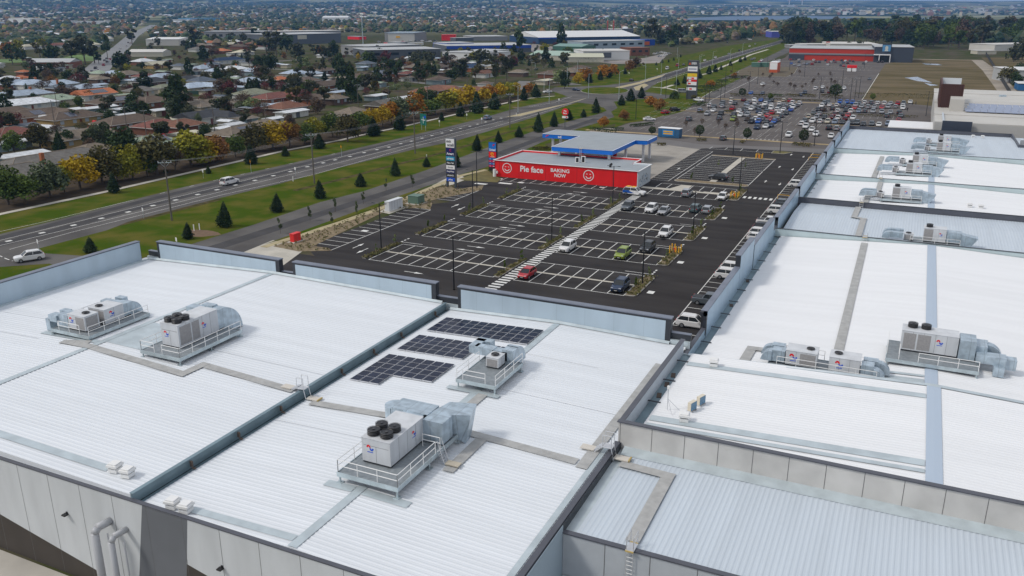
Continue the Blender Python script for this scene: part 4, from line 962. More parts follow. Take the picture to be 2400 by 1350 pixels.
# ================================================================ vehicles
PAINT = {k: mat('car_paint_'+n, c, .28, m, spec=.6) for k, (n, c, m) in dict(
    W=('white', (.72,.72,.72), 0), S=('silver', (.42,.43,.45), .5), G=('grey', (.13,.15,.17), .4), D=('dark_grey', (.035,.038,.045), .3), K=('black', (.012,.012,.014), .1),
    R=('red', (.42,.012,.02), .1), M=('maroon', (.13,.012,.018), .2), B=('blue', (.01,.10,.45), .2), N=('navy', (.02,.04,.09), .2), L=('lime', (.26,.34,.05), .3),
    C=('cream', (.52,.48,.38), .1), P=('pale_blue', (.24,.30,.40), .4), T=('green_grey', (.10,.15,.16), .3)).items()}
CNAME = dict(W='white', S='silver', G='grey', D='dark grey', K='black', R='red', M='maroon', B='bright blue', N='navy', L='lime green', C='cream', P='pale blue', T='green grey')
M_glass = mat('car_glass', (.010,.014,.016), .08, spec=.8); M_tyre = mat('tyre', (.012,.012,.012), .8); M_rim = mat('alloy_rim', (.32,.33,.35), .35, .6)
M_head = mat('headlight_lens', (.60,.62,.65), .15); M_tail = mat('taillight_red', (.42,.012,.015), .3); M_plate = mat('plate', (.55,.55,.52), .5); M_trim = mat('car_trim', (.02,.02,.022), .5)
# kind: length, half width, bonnet z, belt z, roof z, windscreen base x, roof front x, roof rear x, rear base x
KIND = dict(suv=(4.6,.92,.98,1.05,1.66,1.05,.35,-1.65,-2.15), hatch=(4.1,.87,.88,.95,1.47,1.05,.25,-1.35,-1.95), sedan=(4.7,.89,.86,.93,1.43,1.0,.25,-1.0,-1.75),
            ute=(5.2,.93,1.02,1.1,1.75,1.15,.5,-.65,-.95), canopy=(5.2,.93,1.02,1.1,1.78,1.15,.5,-2.1,-2.5), van=(5.0,.95,1.1,1.15,2.1,1.75,1.1,-2.3,-2.45), wagon=(4.8,.89,.88,.95,1.48,1.05,.3,-1.8,-2.25))
NICE = dict(suv='SUV', hatch='hatchback', sedan='sedan', ute='utility truck', canopy='utility truck with canopy', van='van', wagon='wagon')
PROTO = {}
def car_meshes(kind):
    if kind in PROTO: return PROTO[kind]
    L, hw, hz, bz, rz, wb, rf, rr, rb = KIND[kind]; F = L/2
    st = [(F,hw*.78,.42,.66,hz-.22),(F-.08,hw*.88,.30,.72,hz-.12),(F-.35,hw*.97,.24,.74,hz-.03),(wb+.02,hw,.24,bz-.1,hz+.03),(wb-.3,hw,.24,bz-.06,bz),(0,hw,.24,bz-.06,bz),
          (rb+.2,hw,.24,bz-.06,bz),(rb,hw*.99,.26,bz-.08,bz-.01),(-F+.2,hw*.96,.28,bz-.12,bz-.04 if kind != 'sedan' else bz+.02),(-F+.04,hw*.9,.36,bz-.18,bz-.08),(-F,hw*.82,.46,bz-.25,bz-.2)]
    b = MB(); n = len(st)
    for x, w_, zl_, zs, zt in st:
        for y, z in ((-w_*.9,zl_),(-w_,zl_+.14),(-w_,zs),(-w_*.9,zt),(w_*.9,zt),(w_,zs),(w_,zl_+.14),(w_*.9,zl_)): b.v.append((x, y, z))
    for i in range(n-1):
        for j in range(8): a, c = i*8+j, i*8+(j+1) % 8; b.f.append((a, c, c+8, a+8)); b.m.append(0)
    b.f.append(tuple(range(7,-1,-1))); b.m.append(0); b.f.append(tuple((n-1)*8+j for j in range(8))); b.m.append(0)
    tw = hw*.76; bw = hw*.92
    def cab(mb, e, z0, z1, mi, xf0, xf1, xr1, xr0):
        v = [(xf0,-bw-e,z0),(xf0,bw+e,z0),(xr0,bw+e,z0),(xr0,-bw-e,z0),(xf1,-tw-e,z1),(xf1,tw+e,z1),(xr1,tw+e,z1),(xr1,-tw-e,z1)]
        k = len(mb.v); mb.v += v
        for f in [(0,1,2,3),(7,6,5,4),(0,4,5,1),(1,5,6,2),(2,6,7,3),(3,7,4,0)]: mb.f.append(tuple(k+i for i in f)); mb.m.append(mi)
    def P_(t, side, top):   # pillars
        return (t[0], side*(tw if top else bw), t[1])
    for s in (-1, 1):       # pillars
        for (xa, xb) in ((wb, rf), (rb, rr)): b.tube((xa, s*bw*.99, bz-.02), (xb, s*tw*1.0, rz-.06), .05, 5)
        xm = (rf+rr)/2+.1; b.tube((xm+.05, s*(bw+.01), bz-.02), (xm, s*(tw+.01), rz-.06), .04, 5)
        b.obox((wb-.25, s*(hw+.10), bz+.03), (.09,.10,.07))
        if kind in ('suv','wagon'): b.box(rr+.2, rf-.2, s*(tw-.08)-.02, s*(tw-.08)+.02, rz+.0, rz+.05)
    k = len(b.v); e = .015
    b.v += [(rf,-tw-e,rz-.07),(rf,tw+e,rz-.07),(rr,tw+e,rz-.07),(rr,-tw-e,rz-.07),(rf-.12,-tw*.9,rz),(rf-.12,tw*.9,rz),(rr+.12,tw*.9,rz),(rr+.12,-tw*.9,rz)]
    for f in [(0,3,2,1),(4,5,6,7),(0,1,5,4),(1,2,6,5),(2,3,7,6),(3,0,4,7)]: b.f.append(tuple(k+i for i in f)); b.m.append(0)
    g = MB(); cab(g, -.02, bz-.04, rz-.06, 0, wb+.03, rf+.02, rr-.02, rb-.03)
    parts = {'body': (b, None), 'window_glass': (g, M_glass)}
    if kind == 'ute':
        t = MB(); t.box(-F+.12, rb-.15, -hw*.8, hw*.8, bz-.03, bz+.02); parts['tray_cover'] = (t, M_trim)
    w_ = MB(); w_.tube((0,-.11,0),(0,.11,0),.34,16,0); w_.tube((0,-.12,0),(0,.12,0),.21,12,1)
    parts['wheel'] = (w_, [M_tyre, M_rim])
    h = MB(); h.obox((F-.13,0,hz-.17),(.09,.17,.07)); parts['headlight'] = (h, M_head)
    t = MB(); t.obox((-F+.06,0,bz-.17),(.06,.11,.13)); parts['taillight'] = (t, M_tail)
    gr_ = MB(); gr_.box(F-.06, F+.015, -hw*.5, hw*.5, .36, .62); parts['grille'] = (gr_, M_trim)
    pl_ = MB(); pl_.box(F+.02, F+.03, -.2, .2, .44, .54); parts['plate'] = (pl_, M_plate)
    out = {}
    for k_, (mb, m) in parts.items():
        me = mb.mesh(k_, m if m else PAINT['W'], smooth=False); bm = bmesh.new(); bm.from_mesh(me); bmesh.ops.recalc_face_normals(bm, faces=bm.faces); bm.to_mesh(me); bm.free(); out[k_] = me
    PROTO[kind] = out; return out
def car(x, y, rot, col, kind, label=None, zone=None, group='cars', desc=None, cat='car', small=False, z=.05):
    me = car_meshes(kind); L, hw = KIND[kind][0], KIND[kind][1]
    t = empty('parked_car', (x, y, z), rot)
    def add(nm, loc=(0,0,0)):
        o = bpy.data.objects.new(nm, me[nm]); COL.objects.link(o); o.parent = t; o.location = loc; return o
    b = add('body'); b.material_slots[0].link = 'OBJECT'; b.material_slots[0].material = PAINT[col]
    add('window_glass')
    for sx in (L/2-.88, -L/2+.92):
        for sy in (-hw+.08, hw-.08): add('wheel', (sx, sy, .34))
    for sy in (-hw*.66, hw*.66): add('headlight', (0, sy, 0)); add('taillight', (0, sy*1.12, 0))
    if not small: add('grille'); add('plate')
    if kind == 'ute': add('tray_cover')
    d = desc or f"{CNAME[col]} {NICE[kind]}"
    if label: tag(t, label, cat, group)
    else: later(t, d, zone, cat, group)
    return t
def at(px_, py_, z=.8):
    p = G(px_, py_, z); return p.x, p.y
S, Nn, E_, W_ = R(-90), R(90), 0.0, R(180)
g1 = 'cars parked in the new car park'
for px_, py_, rot, c, k, lb in (
    (1471.5,482,S,'G','suv','grey SUV parked beside the zebra walkway in the busiest bay row'), (1526.5,487.5,S,'W','suv','white SUV parked two bays left of the silver green-grey cars'),
    (1556.5,492,S,'S','sedan','silver sedan parked beside the white SUV, facing the camera'), (1630.5,487,Nn,'T','suv','green-grey hatch-backed SUV parked next to the silver wagon'),
    (1659,489,Nn,'S','wagon','silver wagon parked at the end of its row beside a planted island'), (1610.5,451,Nn,'S','suv','silver SUV parked alone on the row by the concrete walkway'),
    (1693.5,459,S,'W','hatch','white compact car parked beside the yellow bollards'), (1560,543,S,'W','suv','white SUV parked alone in the middle of the right-hand bays'),
    (1330,576.5,S,'W','suv','white SUV with dark sunroof parked beside the zebra walkway'), (1459.5,592.5,S,'L','suv','lime green SUV parked in the bays'),
    (1518,578,S,'D','suv','dark grey SUV parked right of the lime green one'), (1235,638,S,'R','hatch','red hatchback parked beside the near end of the zebra walkway'),
    (1454,667,S,'N','suv','dark blue SUV parked in the nearest right-hand bays')):
    x, y = at(px_, py_); car(x, y, rot, c, k, lb, group=g1)
x, y = at(1487,449); t = car(x, y, R(-4), 'W', 'canopy', 'white utility truck with blue rear canopy stripe crossing the head of the zebra walkway', group=g1)
mb = MB()
for s in (-1, 1): mb.box(-2.5,-.9,s*.935-.006,s*.935+.006,.5,1.12); mb.poly([(-.9,s*.94,.5),(.3,s*.94,.55),(-.9,s*.94,1.0)])
mb.build('side_stripe', PAINT['B'], t); mb = MB(); mb.box(-.6,.2,-.65,.65,1.82,1.88); mb.box(-1.9,-1.0,-.6,.6,1.84,1.9); mb.build('roof_rack', M_yellow, t)
x, y = at(1684,414); car(x, y, R(172), 'D', 'suv', 'dark grey SUV turning beside the upper bay island', group=g1)
def atx(px_, py_, X=-23.4, z=.8):
    d = ray(px_, py_); t = (z-CH)/d.z; return CH, d.y*t
for px_, py_, c, k, lb in ((1612,752,'W','suv','white SUV parked nose-in at the showroom end, seen past the corner gap'), (1648,700,'G','ute','grey utility truck parked nose-in against the long facade'),
    (1699,641,'W','suv','white SUV nearest of two side by side against the facade'), (1707,626,'W','suv','white SUV farther of two side by side against the facade'),
    (1762,553,'W','hatch','white hatchback half hidden behind the stepped screen'), (1770,544,'W','suv','white SUV half hidden behind the stepped screen'), (1783,530,'D','wagon','dark wagon parked beside the white tray truck'),
    (1797,518,'W','ute','white tray truck parked nose-in against the facade'), (1822,492,'W','suv','white SUV with spare wheel by the dark grey car'), (1832,474,'G','hatch','grey hatchback beside the small planted bay'),
    (1868,431,'W','suv','white SUV far up the facade row')):
    yy = G(px_, py_, .8).y; car(-23.3, yy, E_, c, k, lb, group='cars parked nose-in along the showroom facade')
car(-47, 81.8, R(90), 'K', 'hatch', 'black car glimpsed through the gap between the front screens', group=g1)
# far car park, by observed positions
def far_list(s, ox, oy, sc, zone, grp, rot=None, kinds=('suv','hatch','sedan','suv','wagon')):
    for k_, e in enumerate(s.split(';')):
        a, b, c = e.split(','); x, y = at(ox+float(a)/sc, oy+float(b)/sc, .8)
        kd = kinds[(k_*7+int(float(a))) % len(kinds)]
        rr_ = rot if rot is not None else (S if (k_*5+int(float(b))) % 3 else Nn)
        z_ = zone if isinstance(zone, str) else next(n_ for lim, n_ in zone if y < lim)
        car(x, y, rr_, c, kd, None, z_, grp, small=True)
ZL = ((298,'in the front bays of the busy left-hand car park'),(322,'in the second rows of the busy left-hand car park'),(338,'in the third rows of the busy left-hand car park'),(358,'in the fourth rows of the busy left-hand car park'),(380,'in the fifth rows of the busy left-hand car park'),(9999,'in the rearmost rows of the busy left-hand car park'))
ZR = ((306,'in the front bays of the busy right-hand car park'),(322,'in the second rows of the busy right-hand car park'),(338,'in the third rows of the busy right-hand car park'),(358,'in the fourth rows of the busy right-hand car park'),(380,'in the fifth rows of the busy right-hand car park'),(9999,'in the rearmost rows of the busy right-hand car park'))
g2 = 'cars in the busy old car park'
far_list("510,210,W;585,225,G;578,300,W;325,300,P;462,365,S;745,165,G;745,225,S;915,100,C;910,155,W;978,175,D;935,265,R;1060,315,W;1145,105,M;1345,105,W;1360,155,W;1250,150,S;1200,180,P;1215,240,S;1145,280,D;1290,270,W;1345,232,S;1470,110,B;1575,110,G;1670,115,D;1545,185,W;1610,165,N;1660,200,W;1410,250,D;1475,235,W;1560,250,D;1660,262,W;1815,175,W;1900,110,C;2010,120,R;2060,160,W;2190,170,W;2145,210,G;2010,210,S;1900,200,S;1815,235,G;2070,240,W;2030,290,B;1775,285,W;1890,285,W;1950,245,G;1675,345,R;1820,335,W;1940,355,D;1855,405,G;1425,320,N;1565,330,G;1190,330,G;955,375,D;1085,390,W;1215,385,S;715,360,D;1455,380,W;1585,400,R;690,445,G;950,465,L;115,465,G;1215,465,D;1360,465,W;1490,460,G;1285,510,D;1420,510,B;1570,512,D;1630,470,R;1715,510,B;1785,480,G;1395,620,N;1560,600,W;1650,580,N;760,820,G;1990,760,W", 1600, 220, 8, ZL, g2)
far_list("365,420,C;455,350,G;235,545,W;290,490,G;435,500,W;310,600,W;425,655,W;500,740,W;785,780,W;745,630,D;890,640,S;565,365,S;510,425,S;575,505,W;720,510,C;855,520,P;1000,525,D;655,430,D;790,430,M;850,380,M;915,440,W;975,375,D;1100,390,R;1050,455,M;1195,445,W;540,290,D;650,290,D;810,270,D;905,310,W;1060,300,D;1155,315,W;1225,255,R;1300,315,P;1420,315,G;1570,320,S;1735,330,S;1895,335,S;1825,400,G;2090,400,G;610,215,W;655,165,G;755,200,W;720,145,G;890,205,W;950,145,B;1000,225,G;1020,185,P;1080,145,B;1115,225,G;1185,155,B;1245,205,S;1305,160,G;1355,225,S;1410,155,W;1475,240,S;1535,160,G;1595,235,S;1655,165,W;1735,245,R;1780,170,W;1850,235,S;1900,170,S;1990,230,S;2130,220,W;2140,170,G;2035,170,R;2270,145,W;2130,255,W;2050,490,R;2060,345,D;1270,530,G;1385,555,D;1545,550,G;1680,570,W;1850,550,P;2020,575,G;1180,530,D", 1850, 220, 8, ZR, g2)
far_list("1580,535,W;1360,695,B;1575,705,N;2290,730,N;2370,690,N", 1590, 130, 8, 'in the half-empty upper car park', g2)
far_list("645,825,W;760,800,W;755,870,K;875,885,M;940,800,D;1115,820,W", 1820, 90, 7.06, 'in the half-empty upper bays below the red supermarket', g2)
far_list("235,345,R;290,345,N;370,350,W;372,385,N;245,410,B;295,430,S;375,445,S;450,415,S;505,415,P;590,420,R;615,355,W;645,385,M;710,385,N;550,400,S;810,360,N;850,388,R;905,385,W;950,362,N;972,388,M;850,430,W;1080,362,D;1105,395,N;1140,368,W;1210,365,G;1180,402,M;1065,440,N;1115,450,R;1270,375,D;1440,410,D;1480,385,W;1685,385,D;1750,385,D", 1820, 90, 7.06, 'parked before the red supermarket', 'cars parked before the red supermarket', kinds=('hatch','sedan','suv'))
far_list("1790,110,W;1850,100,W;1890,90,W;1520,115,R;1560,90,W;1835,125,W;1870,118,S", 1590, 130, 8, 'by the hedges left of the supermarket', g2)
# traffic
def hd(px_, py_, dx, dy): a = G(px_, py_); b = G(px_+dx, py_+dy); d = b-a; return math.atan2(d.y, d.x)
TR = [(538,424,'W','canopy',20,-5,'white utility truck with canopy driving along the highway'), (68,600,'W','suv',-20,3,'white SUV turning at the far-left junction'), (1143,275,'P','suv',20,-5,'grey-blue SUV driving along the highway toward the roundabout'),
      (1350,209,'N','sedan',20,2,'dark blue car entering the roundabout from the left'), (1283,214,'W','sedan',-20,1,'white car leaving the roundabout on the left'), (1480,187,'D','sedan',20,-5,'dark car on the road just beyond the roundabout'),
      (1564,160,'W','van',20,-6,'white van driving beyond the roundabout'), (1588,153,'R','van',20,-6,'red and white van driving beyond the roundabout'), (1602,151,'G','sedan',20,-6,'grey car behind the red van'),
      (1652,141,'W','sedan',20,-6,'white car on the far highway, left of two'), (1677,134,'W','suv',20,-6,'white car on the far highway, right of two'), (1625,144,'D','sedan',20,-6,'dark car on the far highway in the farther lane'),
      (1708,126,'S','sedan',20,-6,'silver car in the far traffic queue, nearest'), (1733,118,'D','suv',20,-6,'dark car in the far traffic queue'), (1757,108,'W','suv',20,-6,'white car in the far traffic queue'), (1770,103,'S','sedan',20,-6,'silver car in the far traffic queue, farthest'),
      (1762,139,'P','hatch',20,-9,'pale blue car on the far access road, left of two'), (1768,137,'S','hatch',20,-9,'silver car on the far access road, right of two'),
      (1522,278,'W','sedan',20,0,'white sedan parked by the hedges beyond the fuel canopy'), (1560,262,'R','hatch',20,-2,'red hatchback parked by the hedges beyond the fuel canopy'), (1582,256,'K','suv',20,-1,'black SUV parked beside the red hatchback'),
      (2038,184,'G','sedan',-8,12,'grey car driving up the lane beside the vacant field'), (2134,238,'W','suv',20,0,'white SUV by the far end of the busy car park'),
      (1600,214,'S','van',20,0,'white van behind the dark tenant sign'), (1637,233,'W','ute',20,2,'white truck with trailer by the dark tenant sign')]
for px_, py_, c, k, dx, dy, lb in TR:
    if 2130 < px_ < 2140: continue
    x, y = at(px_, py_); car(x, y, hd(px_, py_, dx, dy), c, k, lb, group='vehicles on the roads', small=px_ > 1200, z=.04)
random.seed(3)
for k in range(34):       # queue on the long arterial road
    q = random.random(); px_ = 215+(362-215)*q; py_ = 178+(60-178)*q**.85; s = random.choice((-1,1)); p = G(px_+s*(1.2+5*(1-q)), py_); 
    car(p.x, p.y, hd(px_, py_, 30, -25), random.choice('WSGDWR'), random.choice(('suv','hatch','sedan')), None, 'in traffic on the long arterial road at left', 'traffic on the long arterial road', small=True)
for k in range(26):
    px_, py_ = random.uniform(1590, 1760), random.uniform(88, 101); p = G(px_, py_)
    if k % 2: car(p.x, p.y, R(random.choice((0,90))), random.choice('WWSD'), 'suv', None, 'in the tree-lined car park beyond the highway', 'cars beyond the highway', small=True)
for e in ((1543,126),(1551,124),(1558,125),(1535,128),(1546,134),(1553,132),(1560,130),(1568,127)):
    p = G(*e); car(p.x, p.y, R(20), random.choice('WSWD'), 'hatch', None, 'on the slip road beside the white showroom', 'cars beyond the highway', small=True)
for e in ((1020,97),(1008,98),(990,97),(975,98),(960,97),(1000,99),(945,99),(888,100)):
    p = G(*e); car(p.x, p.y, R(10), random.choice('WSRD'), 'suv', None, 'in the yard before the grey-blue warehouse', 'cars beyond the highway', small=True)
# motor home
p = G(117,290); t = thing('motor_home', 'white motor home parked in a driveway on the left', 'motor home', (p.x, p.y, .03), R(8))
mb = MB(); mb.box(-3.6,2.0,-1.15,1.15,.5,3.0); mb.box(2.0,3.4,-1.1,1.1,.5,1.7); mb.poly([(2.0,-1.1,1.7),(3.0,-1.1,1.7),(2.4,-1.1,2.4),(2.0,-1.1,3.0)]); mb.box(1.6,2.9,-1.1,1.1,2.3,3.05); mb.build('body', PAINT['W'], t)
mb = MB(); mb.box(-2.8,-2.2,-1.17,-1.15,1.8,2.3); mb.box(-1.6,-.6,-1.17,-1.15,1.7,2.3); mb.box(.4,1.2,-1.17,-1.15,1.6,2.2); mb.box(2.2,3.0,-1.12,-1.1,1.2,1.7); mb.poly([(3.02,-1.0,1.72),(3.02,1.0,1.72),(2.5,1.0,2.3),(2.5,-1.0,2.3)]); mb.build('window_glass', M_glass, t)
for xx in (-2.2, 2.4):
    for yy in (-1.05, 1.05): mb = MB(); mb.tube((xx,yy-.1,.4),(xx,yy+.1,.4),.4,12); mb.build('wheel', M_tyre, t)
# ================================================================ fuel station, signs, street furniture
M_red = mat('wall_red', (.74,.006,.008), .5, var=.08, vscale=.5, stretch=(1,1,.25), detail=6); M_blue = mat('canopy_blue', (.002,.15,.62), .4); M_rgrey = mat('flat_roof_grey', (.30,.33,.35), .6, var=.07, vscale=.3)
M_pwhite = mat('sign_white', (.80,.80,.80), .4); M_navy = mat('sign_navy', (.008,.012,.10), .4); M_cyan = mat('sign_cyan', (.02,.30,.50), .4); M_signk = mat('sign_black', (.015,.017,.02), .4)
M_signb = mat('sign_blue', (.01,.08,.50), .4); M_ink = mat('sign_ink', (.04,.04,.05), .5); M_pink = mat('sign_magenta', (.50,.01,.10), .4); M_qy = mat('sign_orange', (.80,.42,.01), .4); M_post = mat('sign_post_charcoal', (.06,.075,.09), .5)
fs = thing('fuel_shop', 'long red-walled shop with white smiling faces and grey flat roof', 'shop', (0,0,0))
RX0, RX1, RY0, RY1, RH = -94.8, -57.5, 192.0, 209, 4.2
mb = MB(); mb.box(RX0, RX1, RY0, RY0+.25, 0, RH-.1); wl = mb.build('wall', M_red, fs)
mb = MB(); mb.box(RX1-.02, RX1+.2, RY0, 202.3, 0, RH-.1); mb.box(RX1-4.3, RX1+.2, 202.3, 202.5, 0, RH-.1); w2 = mb.build('wall', mat('mural_wall_pale', (.55,.60,.64), .6), fs)
mb = MB(); mb.box(RX0, RX0+.2, RY0, RY1, 0, RH-.1); mb.box(RX1-4.4, RX1-4.2, 202.5, RY1, 0, RH-.1); mb.box(RX0, RX1-4.2, RY1-.2, RY1, 0, RH-.1); mb.build('wall', M_red, fs)
mb = MB(); mb.prism([(RX0+.2,RY0+.25),(RX1-.02,RY0+.25),(RX1-.02,202.3),(RX1-4.3,202.3),(RX1-4.3,RY1-.2),(RX0+.2,RY1-.2)], 3.6, 3.75); rf = mb.build('roof', M_rgrey, fs)
mb = MB(); e = .12; q = [(RX0-e,RY0-e),(RX1+.2+e,RY0-e),(RX1+.2+e,202.6),(RX1-4.1,202.6),(RX1-4.1,RY1+e),(RX0-e,RY1+e)]
for a, b in zip(q, q[1:]+q[:1]):
    x0, x1 = sorted((a[0], b[0])); y0, y1 = sorted((a[1], b[1])); mb.box(x0-.14 if x0 == x1 else x0, x1+.14 if x0 == x1 else x1, y0-.14 if y0 == y1 else y0, y1+.14 if y0 == y1 else y1, RH-.1, RH+.02)
mb.build('capping', M_pwhite, rf)
mb = MB(); [mb.box(x-.03, x+.03, RY0-.006, RY0-.002, 0, RH-.1) for x in (-88, -80.8, -72.6, -63.6, -93.4)]; mb.build('panel_joint', mat('dark_red_joint', (.22,.01,.012), .6), wl)
mb = MB()
random.seed(5)
for k in range(60):     # loose painted mural marks on the pale end wall
    yy = random.uniform(193, 200.5); zz = random.uniform(.5, 2.6) * (.5+.5*math.sin((yy-192)/3)); s_ = random.uniform(.1,.4)
    mb.poly([(RX1+.206,yy,zz),(RX1+.206,yy+s_,zz+.1),(RX1+.206,yy+s_*.6,zz+s_*1.3),(RX1+.206,yy-s_*.2,zz+s_)], random.choice((0,0,1,2)))
mb.build('mural', [mat('mural_blue', (.03,.20,.40), .6), M_ink, mat('mural_grey', (.25,.3,.33), .6)], w2)
def ring(mb, cx, cz, r0, r1, y, a0=0, a1=360, n=36):
    for i in range(n):
        t0, t1 = R(a0+(a1-a0)*i/n), R(a0+(a1-a0)*(i+1)/n)
        mb.poly([(cx+r*math.cos(t), y, cz+r*math.sin(t)) for r, t in ((r0,t0),(r1,t0),(r1,t1),(r0,t1))])
def face(cx, cz, s, parent):
    y = RY0-.03; mb = MB(); ring(mb, cx, cz, s*.86, s, y); ring(mb, cx, cz-.02*s, s*.42, s*.58, y, 195, 345, 20)
    for sx in (-.32, .32): ring(mb, cx+sx*s, cz+.34*s, s*.08, s*.17, y, 190, 350, 8)
    mb.build('face_emblem', M_pwhite, parent)
face(-91.3, 2.35, 1.28, wl); face(-69.6, 2.2, 1.35, wl)
text_mesh('lettering', 'Pie face', 2.0, M_pwhite, wl, face_south(-84.6, RY0-.03, 2.45), bold=True, fit=6.2)
text_mesh('lettering', 'BAKING', 1.2, M_pwhite, wl, face_south(-77.0, RY0-.03, 2.75), bold=True, fit=4.9); text_mesh('lettering', 'NOW', 1.2, M_pwhite, wl, face_south(-77.0, RY0-.03, 1.55), bold=True, fit=3.0)
for x, y, h, lb in ((-75.4, 199.5, 1.3, 'shorter'), (-74.0, 200.0, 1.6, 'taller')):
    t = thing('roof_condenser', f'{lb} of two white condensers with black grilles on the red shop roof', 'air conditioner', (x, y, 3.75), 0, 'condensers on the red shop roof')
    mb = MB(); mb.box(-.5,.5,-.2,.2,0,h); mb.build('case', M_pwhite, t); mb = MB(); mb.box(-.3,.38,-.22,-.2,.12,h-.12); mb.build('grille', M_black, t)
mb = MB(); mb.tube((-65.8,196.8,3.7),(-65.8,196.8,4.4),.3,10); mb.tube((-65.8,196.8,4.3),(-65.4,196.6,4.6),.28,10); tag(mb.build('roof_cowl', M_black), 'black round exhaust cowl near the right of the red shop roof', 'cowl')
# fuel canopy
fc = thing('fuel_canopy', 'T-shaped fuel canopy with bright blue fascia and grey top', 'canopy', (0,0,0))
CP = [(-85.0,205.8),(-68.4,205.8),(-68.6,225.8),(-65.4,226.2),(-65.5,236.3),(-96.2,236.5),(-96.4,226.4),(-85.2,226.9)]
mb = MB(); mb.prism(CP, 5.1, 6.2, 0, None, True); fa = mb.build('fascia', M_blue, fc)
mb = MB(); n = len(CP)
mb.prism([(p[0]+(.25 if p[0] < -80 else -.25), p[1]+(.25 if p[1] < 226.7 and p[1] > 200 else -.25)) for p in CP], 6.1, 6.215, 0); mb.build('roof', M_rgrey, fc)
mb = MB()
for a, b in zip(CP, CP[1:]+CP[:1]):
    a = Vector((a[0],a[1],6.22)); b = Vector((b[0],b[1],6.22)); d = (b-a).normalized(); nn = Vector((-d.y,d.x,0))*.12
    mb.poly([a-nn,b-nn,b+nn,a+nn])
o = mb.build('edge_trim', M_pwhite, fc); fixup(o)
for x, y in ((-83.5,207.5),(-69.8,207.5),(-83.5,220),(-70,222),(-94,228.5),(-94,234.5),(-67,228.3),(-67,234.6),(-80,231.5)):
    mb = MB(); mb.box(x-.3,x+.3,y-.3,y+.3,0 if y > 209 else 3.75,5.1); mb.build('column', M_pwhite, fc)
text_mesh('lettering', 'United', 1.0, M_pwhite, fa, face_south(-92.3, 226.62, 5.62), bold=True, fit=3.2)
mb = MB(); mb.poly([(-95.6,226.4,5.3),(-95.1,226.4,5.95),(-94.3,226.4,5.95),(-94.9,226.4,5.7)]); mb.build('emblem', M_red, fa)
for x, y in ((-80,216),(-76,231),(-86,231),(-72.5,216)):
    t = thing('fuel_pump', 'fuel pump island under the blue canopy', 'fuel pump', (x,y,0), 0, 'fuel pumps under the canopy')
    later(t, 'red and white fuel pump', 'under the blue canopy', 'fuel pump', 'fuel pumps under the canopy')
    mb = MB(); mb.box(-1.6,1.6,-.6,.6,.03,.16); mb.build('plinth', M_conc2, t); mb = MB(); mb.box(-.5,.5,-.3,.3,.16,2.0); mb.build('cabinet', M_red, t); mb = MB(); mb.box(-.4,.4,-.32,-.3,1.2,1.8); mb.build('display', M_pwhite, t)
ladder('short ladder from the shop roof up to the blue canopy', -76.9, 205.75, 3.75, 6.2, .6, top=.4)
t = thing('gas_tank', 'white upright gas bottles by the left end of the red wall', 'gas bottles', (-94.6,191.6,0))
mb = MB(); mb.tube((0,0,.05),(0,0,1.9),.42,12); mb.build('bottle', M_pwhite, t, smooth=False); mb = MB(); mb.tube((.75,-.1,.9),(.75,-.1,1.5),.22,10); mb.build('bottle', M_pwhite, t)
# tenant signs
def totem(lbl, px_, py_, wd, h, rows_, posts=True, face_m=M_post, z0=1.8, cat='sign', dep=.55, side=M_post, lean=0):
    p = G(px_, py_); t = thing('tenant_sign', lbl, cat, (p.x, p.y, 0), 0, None)
    if posts:
        for s in (-wd/2+.12, wd/2-.12): mb = MB(); mb.box(s-.22, s+.22, -dep/2, dep/2, 0, z0+.1); mb.build('post', side, t)
    mb = MB(); mb.box(-wd/2, wd/2+.12, -dep/2, dep/2, z0, h); mb.build('frame', side, t)
    z = h - .12; y = -dep/2-.02
    for hh, bgm, txts in rows_:
        mb = MB(); mb.box(-wd/2+.08, wd/2-.12, y-.03, y, z-hh+.1, z); pn = mb.build('panel', bgm, t)
        for (s_, body, tm, dx, dz, ft) in txts:
            if callable(body): body(pn, tm, dx, z-hh/2+dz, y-.04)
            else: text_mesh('lettering', body, s_, tm, pn, Matrix.Translation((dx-.02, y-.045, z-hh/2+dz+.04)) @ Matrix.Rotation(R(90), 4, 'X'), bold=True, fit=ft)
        z -= hh
    return t
def ringmark(pn, tm, dx, z, y): mb = MB(); ring(mb, dx, z, .17, .30, y, 40, 320, 16); mb.build('emblem', tm, pn)
def wedge(pn, tm, dx, z, y): mb = MB(); mb.poly([(dx-.1,y,z-.35),(dx+.05,y,z+.3),(dx+.7,y,z+.3),(dx+.35,y,z-.05)]); mb.build('emblem', tm, pn)
def tri(pn, tm, dx, z, y): mb = MB(); mb.poly([(dx-.6,y,z-.5),(dx+.6,y,z-.5),(dx,y,z+.6)]); mb.build('emblem', tm, pn)
def wbar(pn, tm, dx, z, y): mb = MB(); mb.box(-1.8,1.8,y-.01,y,z-.25,z+.25); mb.build('marking', tm, pn)
def sbar(pn, tm, dx, z, y): mb = MB(); mb.box(dx-.6,dx+.6,y-.01,y,z-.35,z+.35); mb.build('marking', tm, pn)
def barmark(pn, tm, dx, z, y): mb = MB(); mb.box(-.6,.6,y-.01,y,z-.04,z+.06); mb.build('marking', tm, pn)
def digits(pn, tm, dx, z, y):
    mb = MB(); [mb.box(a,a+.14,y-.01,y,z-.1,z+.1) for a in (-.75,.15,.4,.65)]; mb.build('marking', tm, pn)
def qmark(pn, tm, dx, z, y): mb = MB(); ring(mb, dx, z+.1, .22, .45, y, -20, 300, 20); mb.poly([(dx,y,z-.1),(dx+.2,y,z-.1),(dx+.6,y,z-.55),(dx+.2,y,z-.55)]); mb.build('emblem', tm, pn)
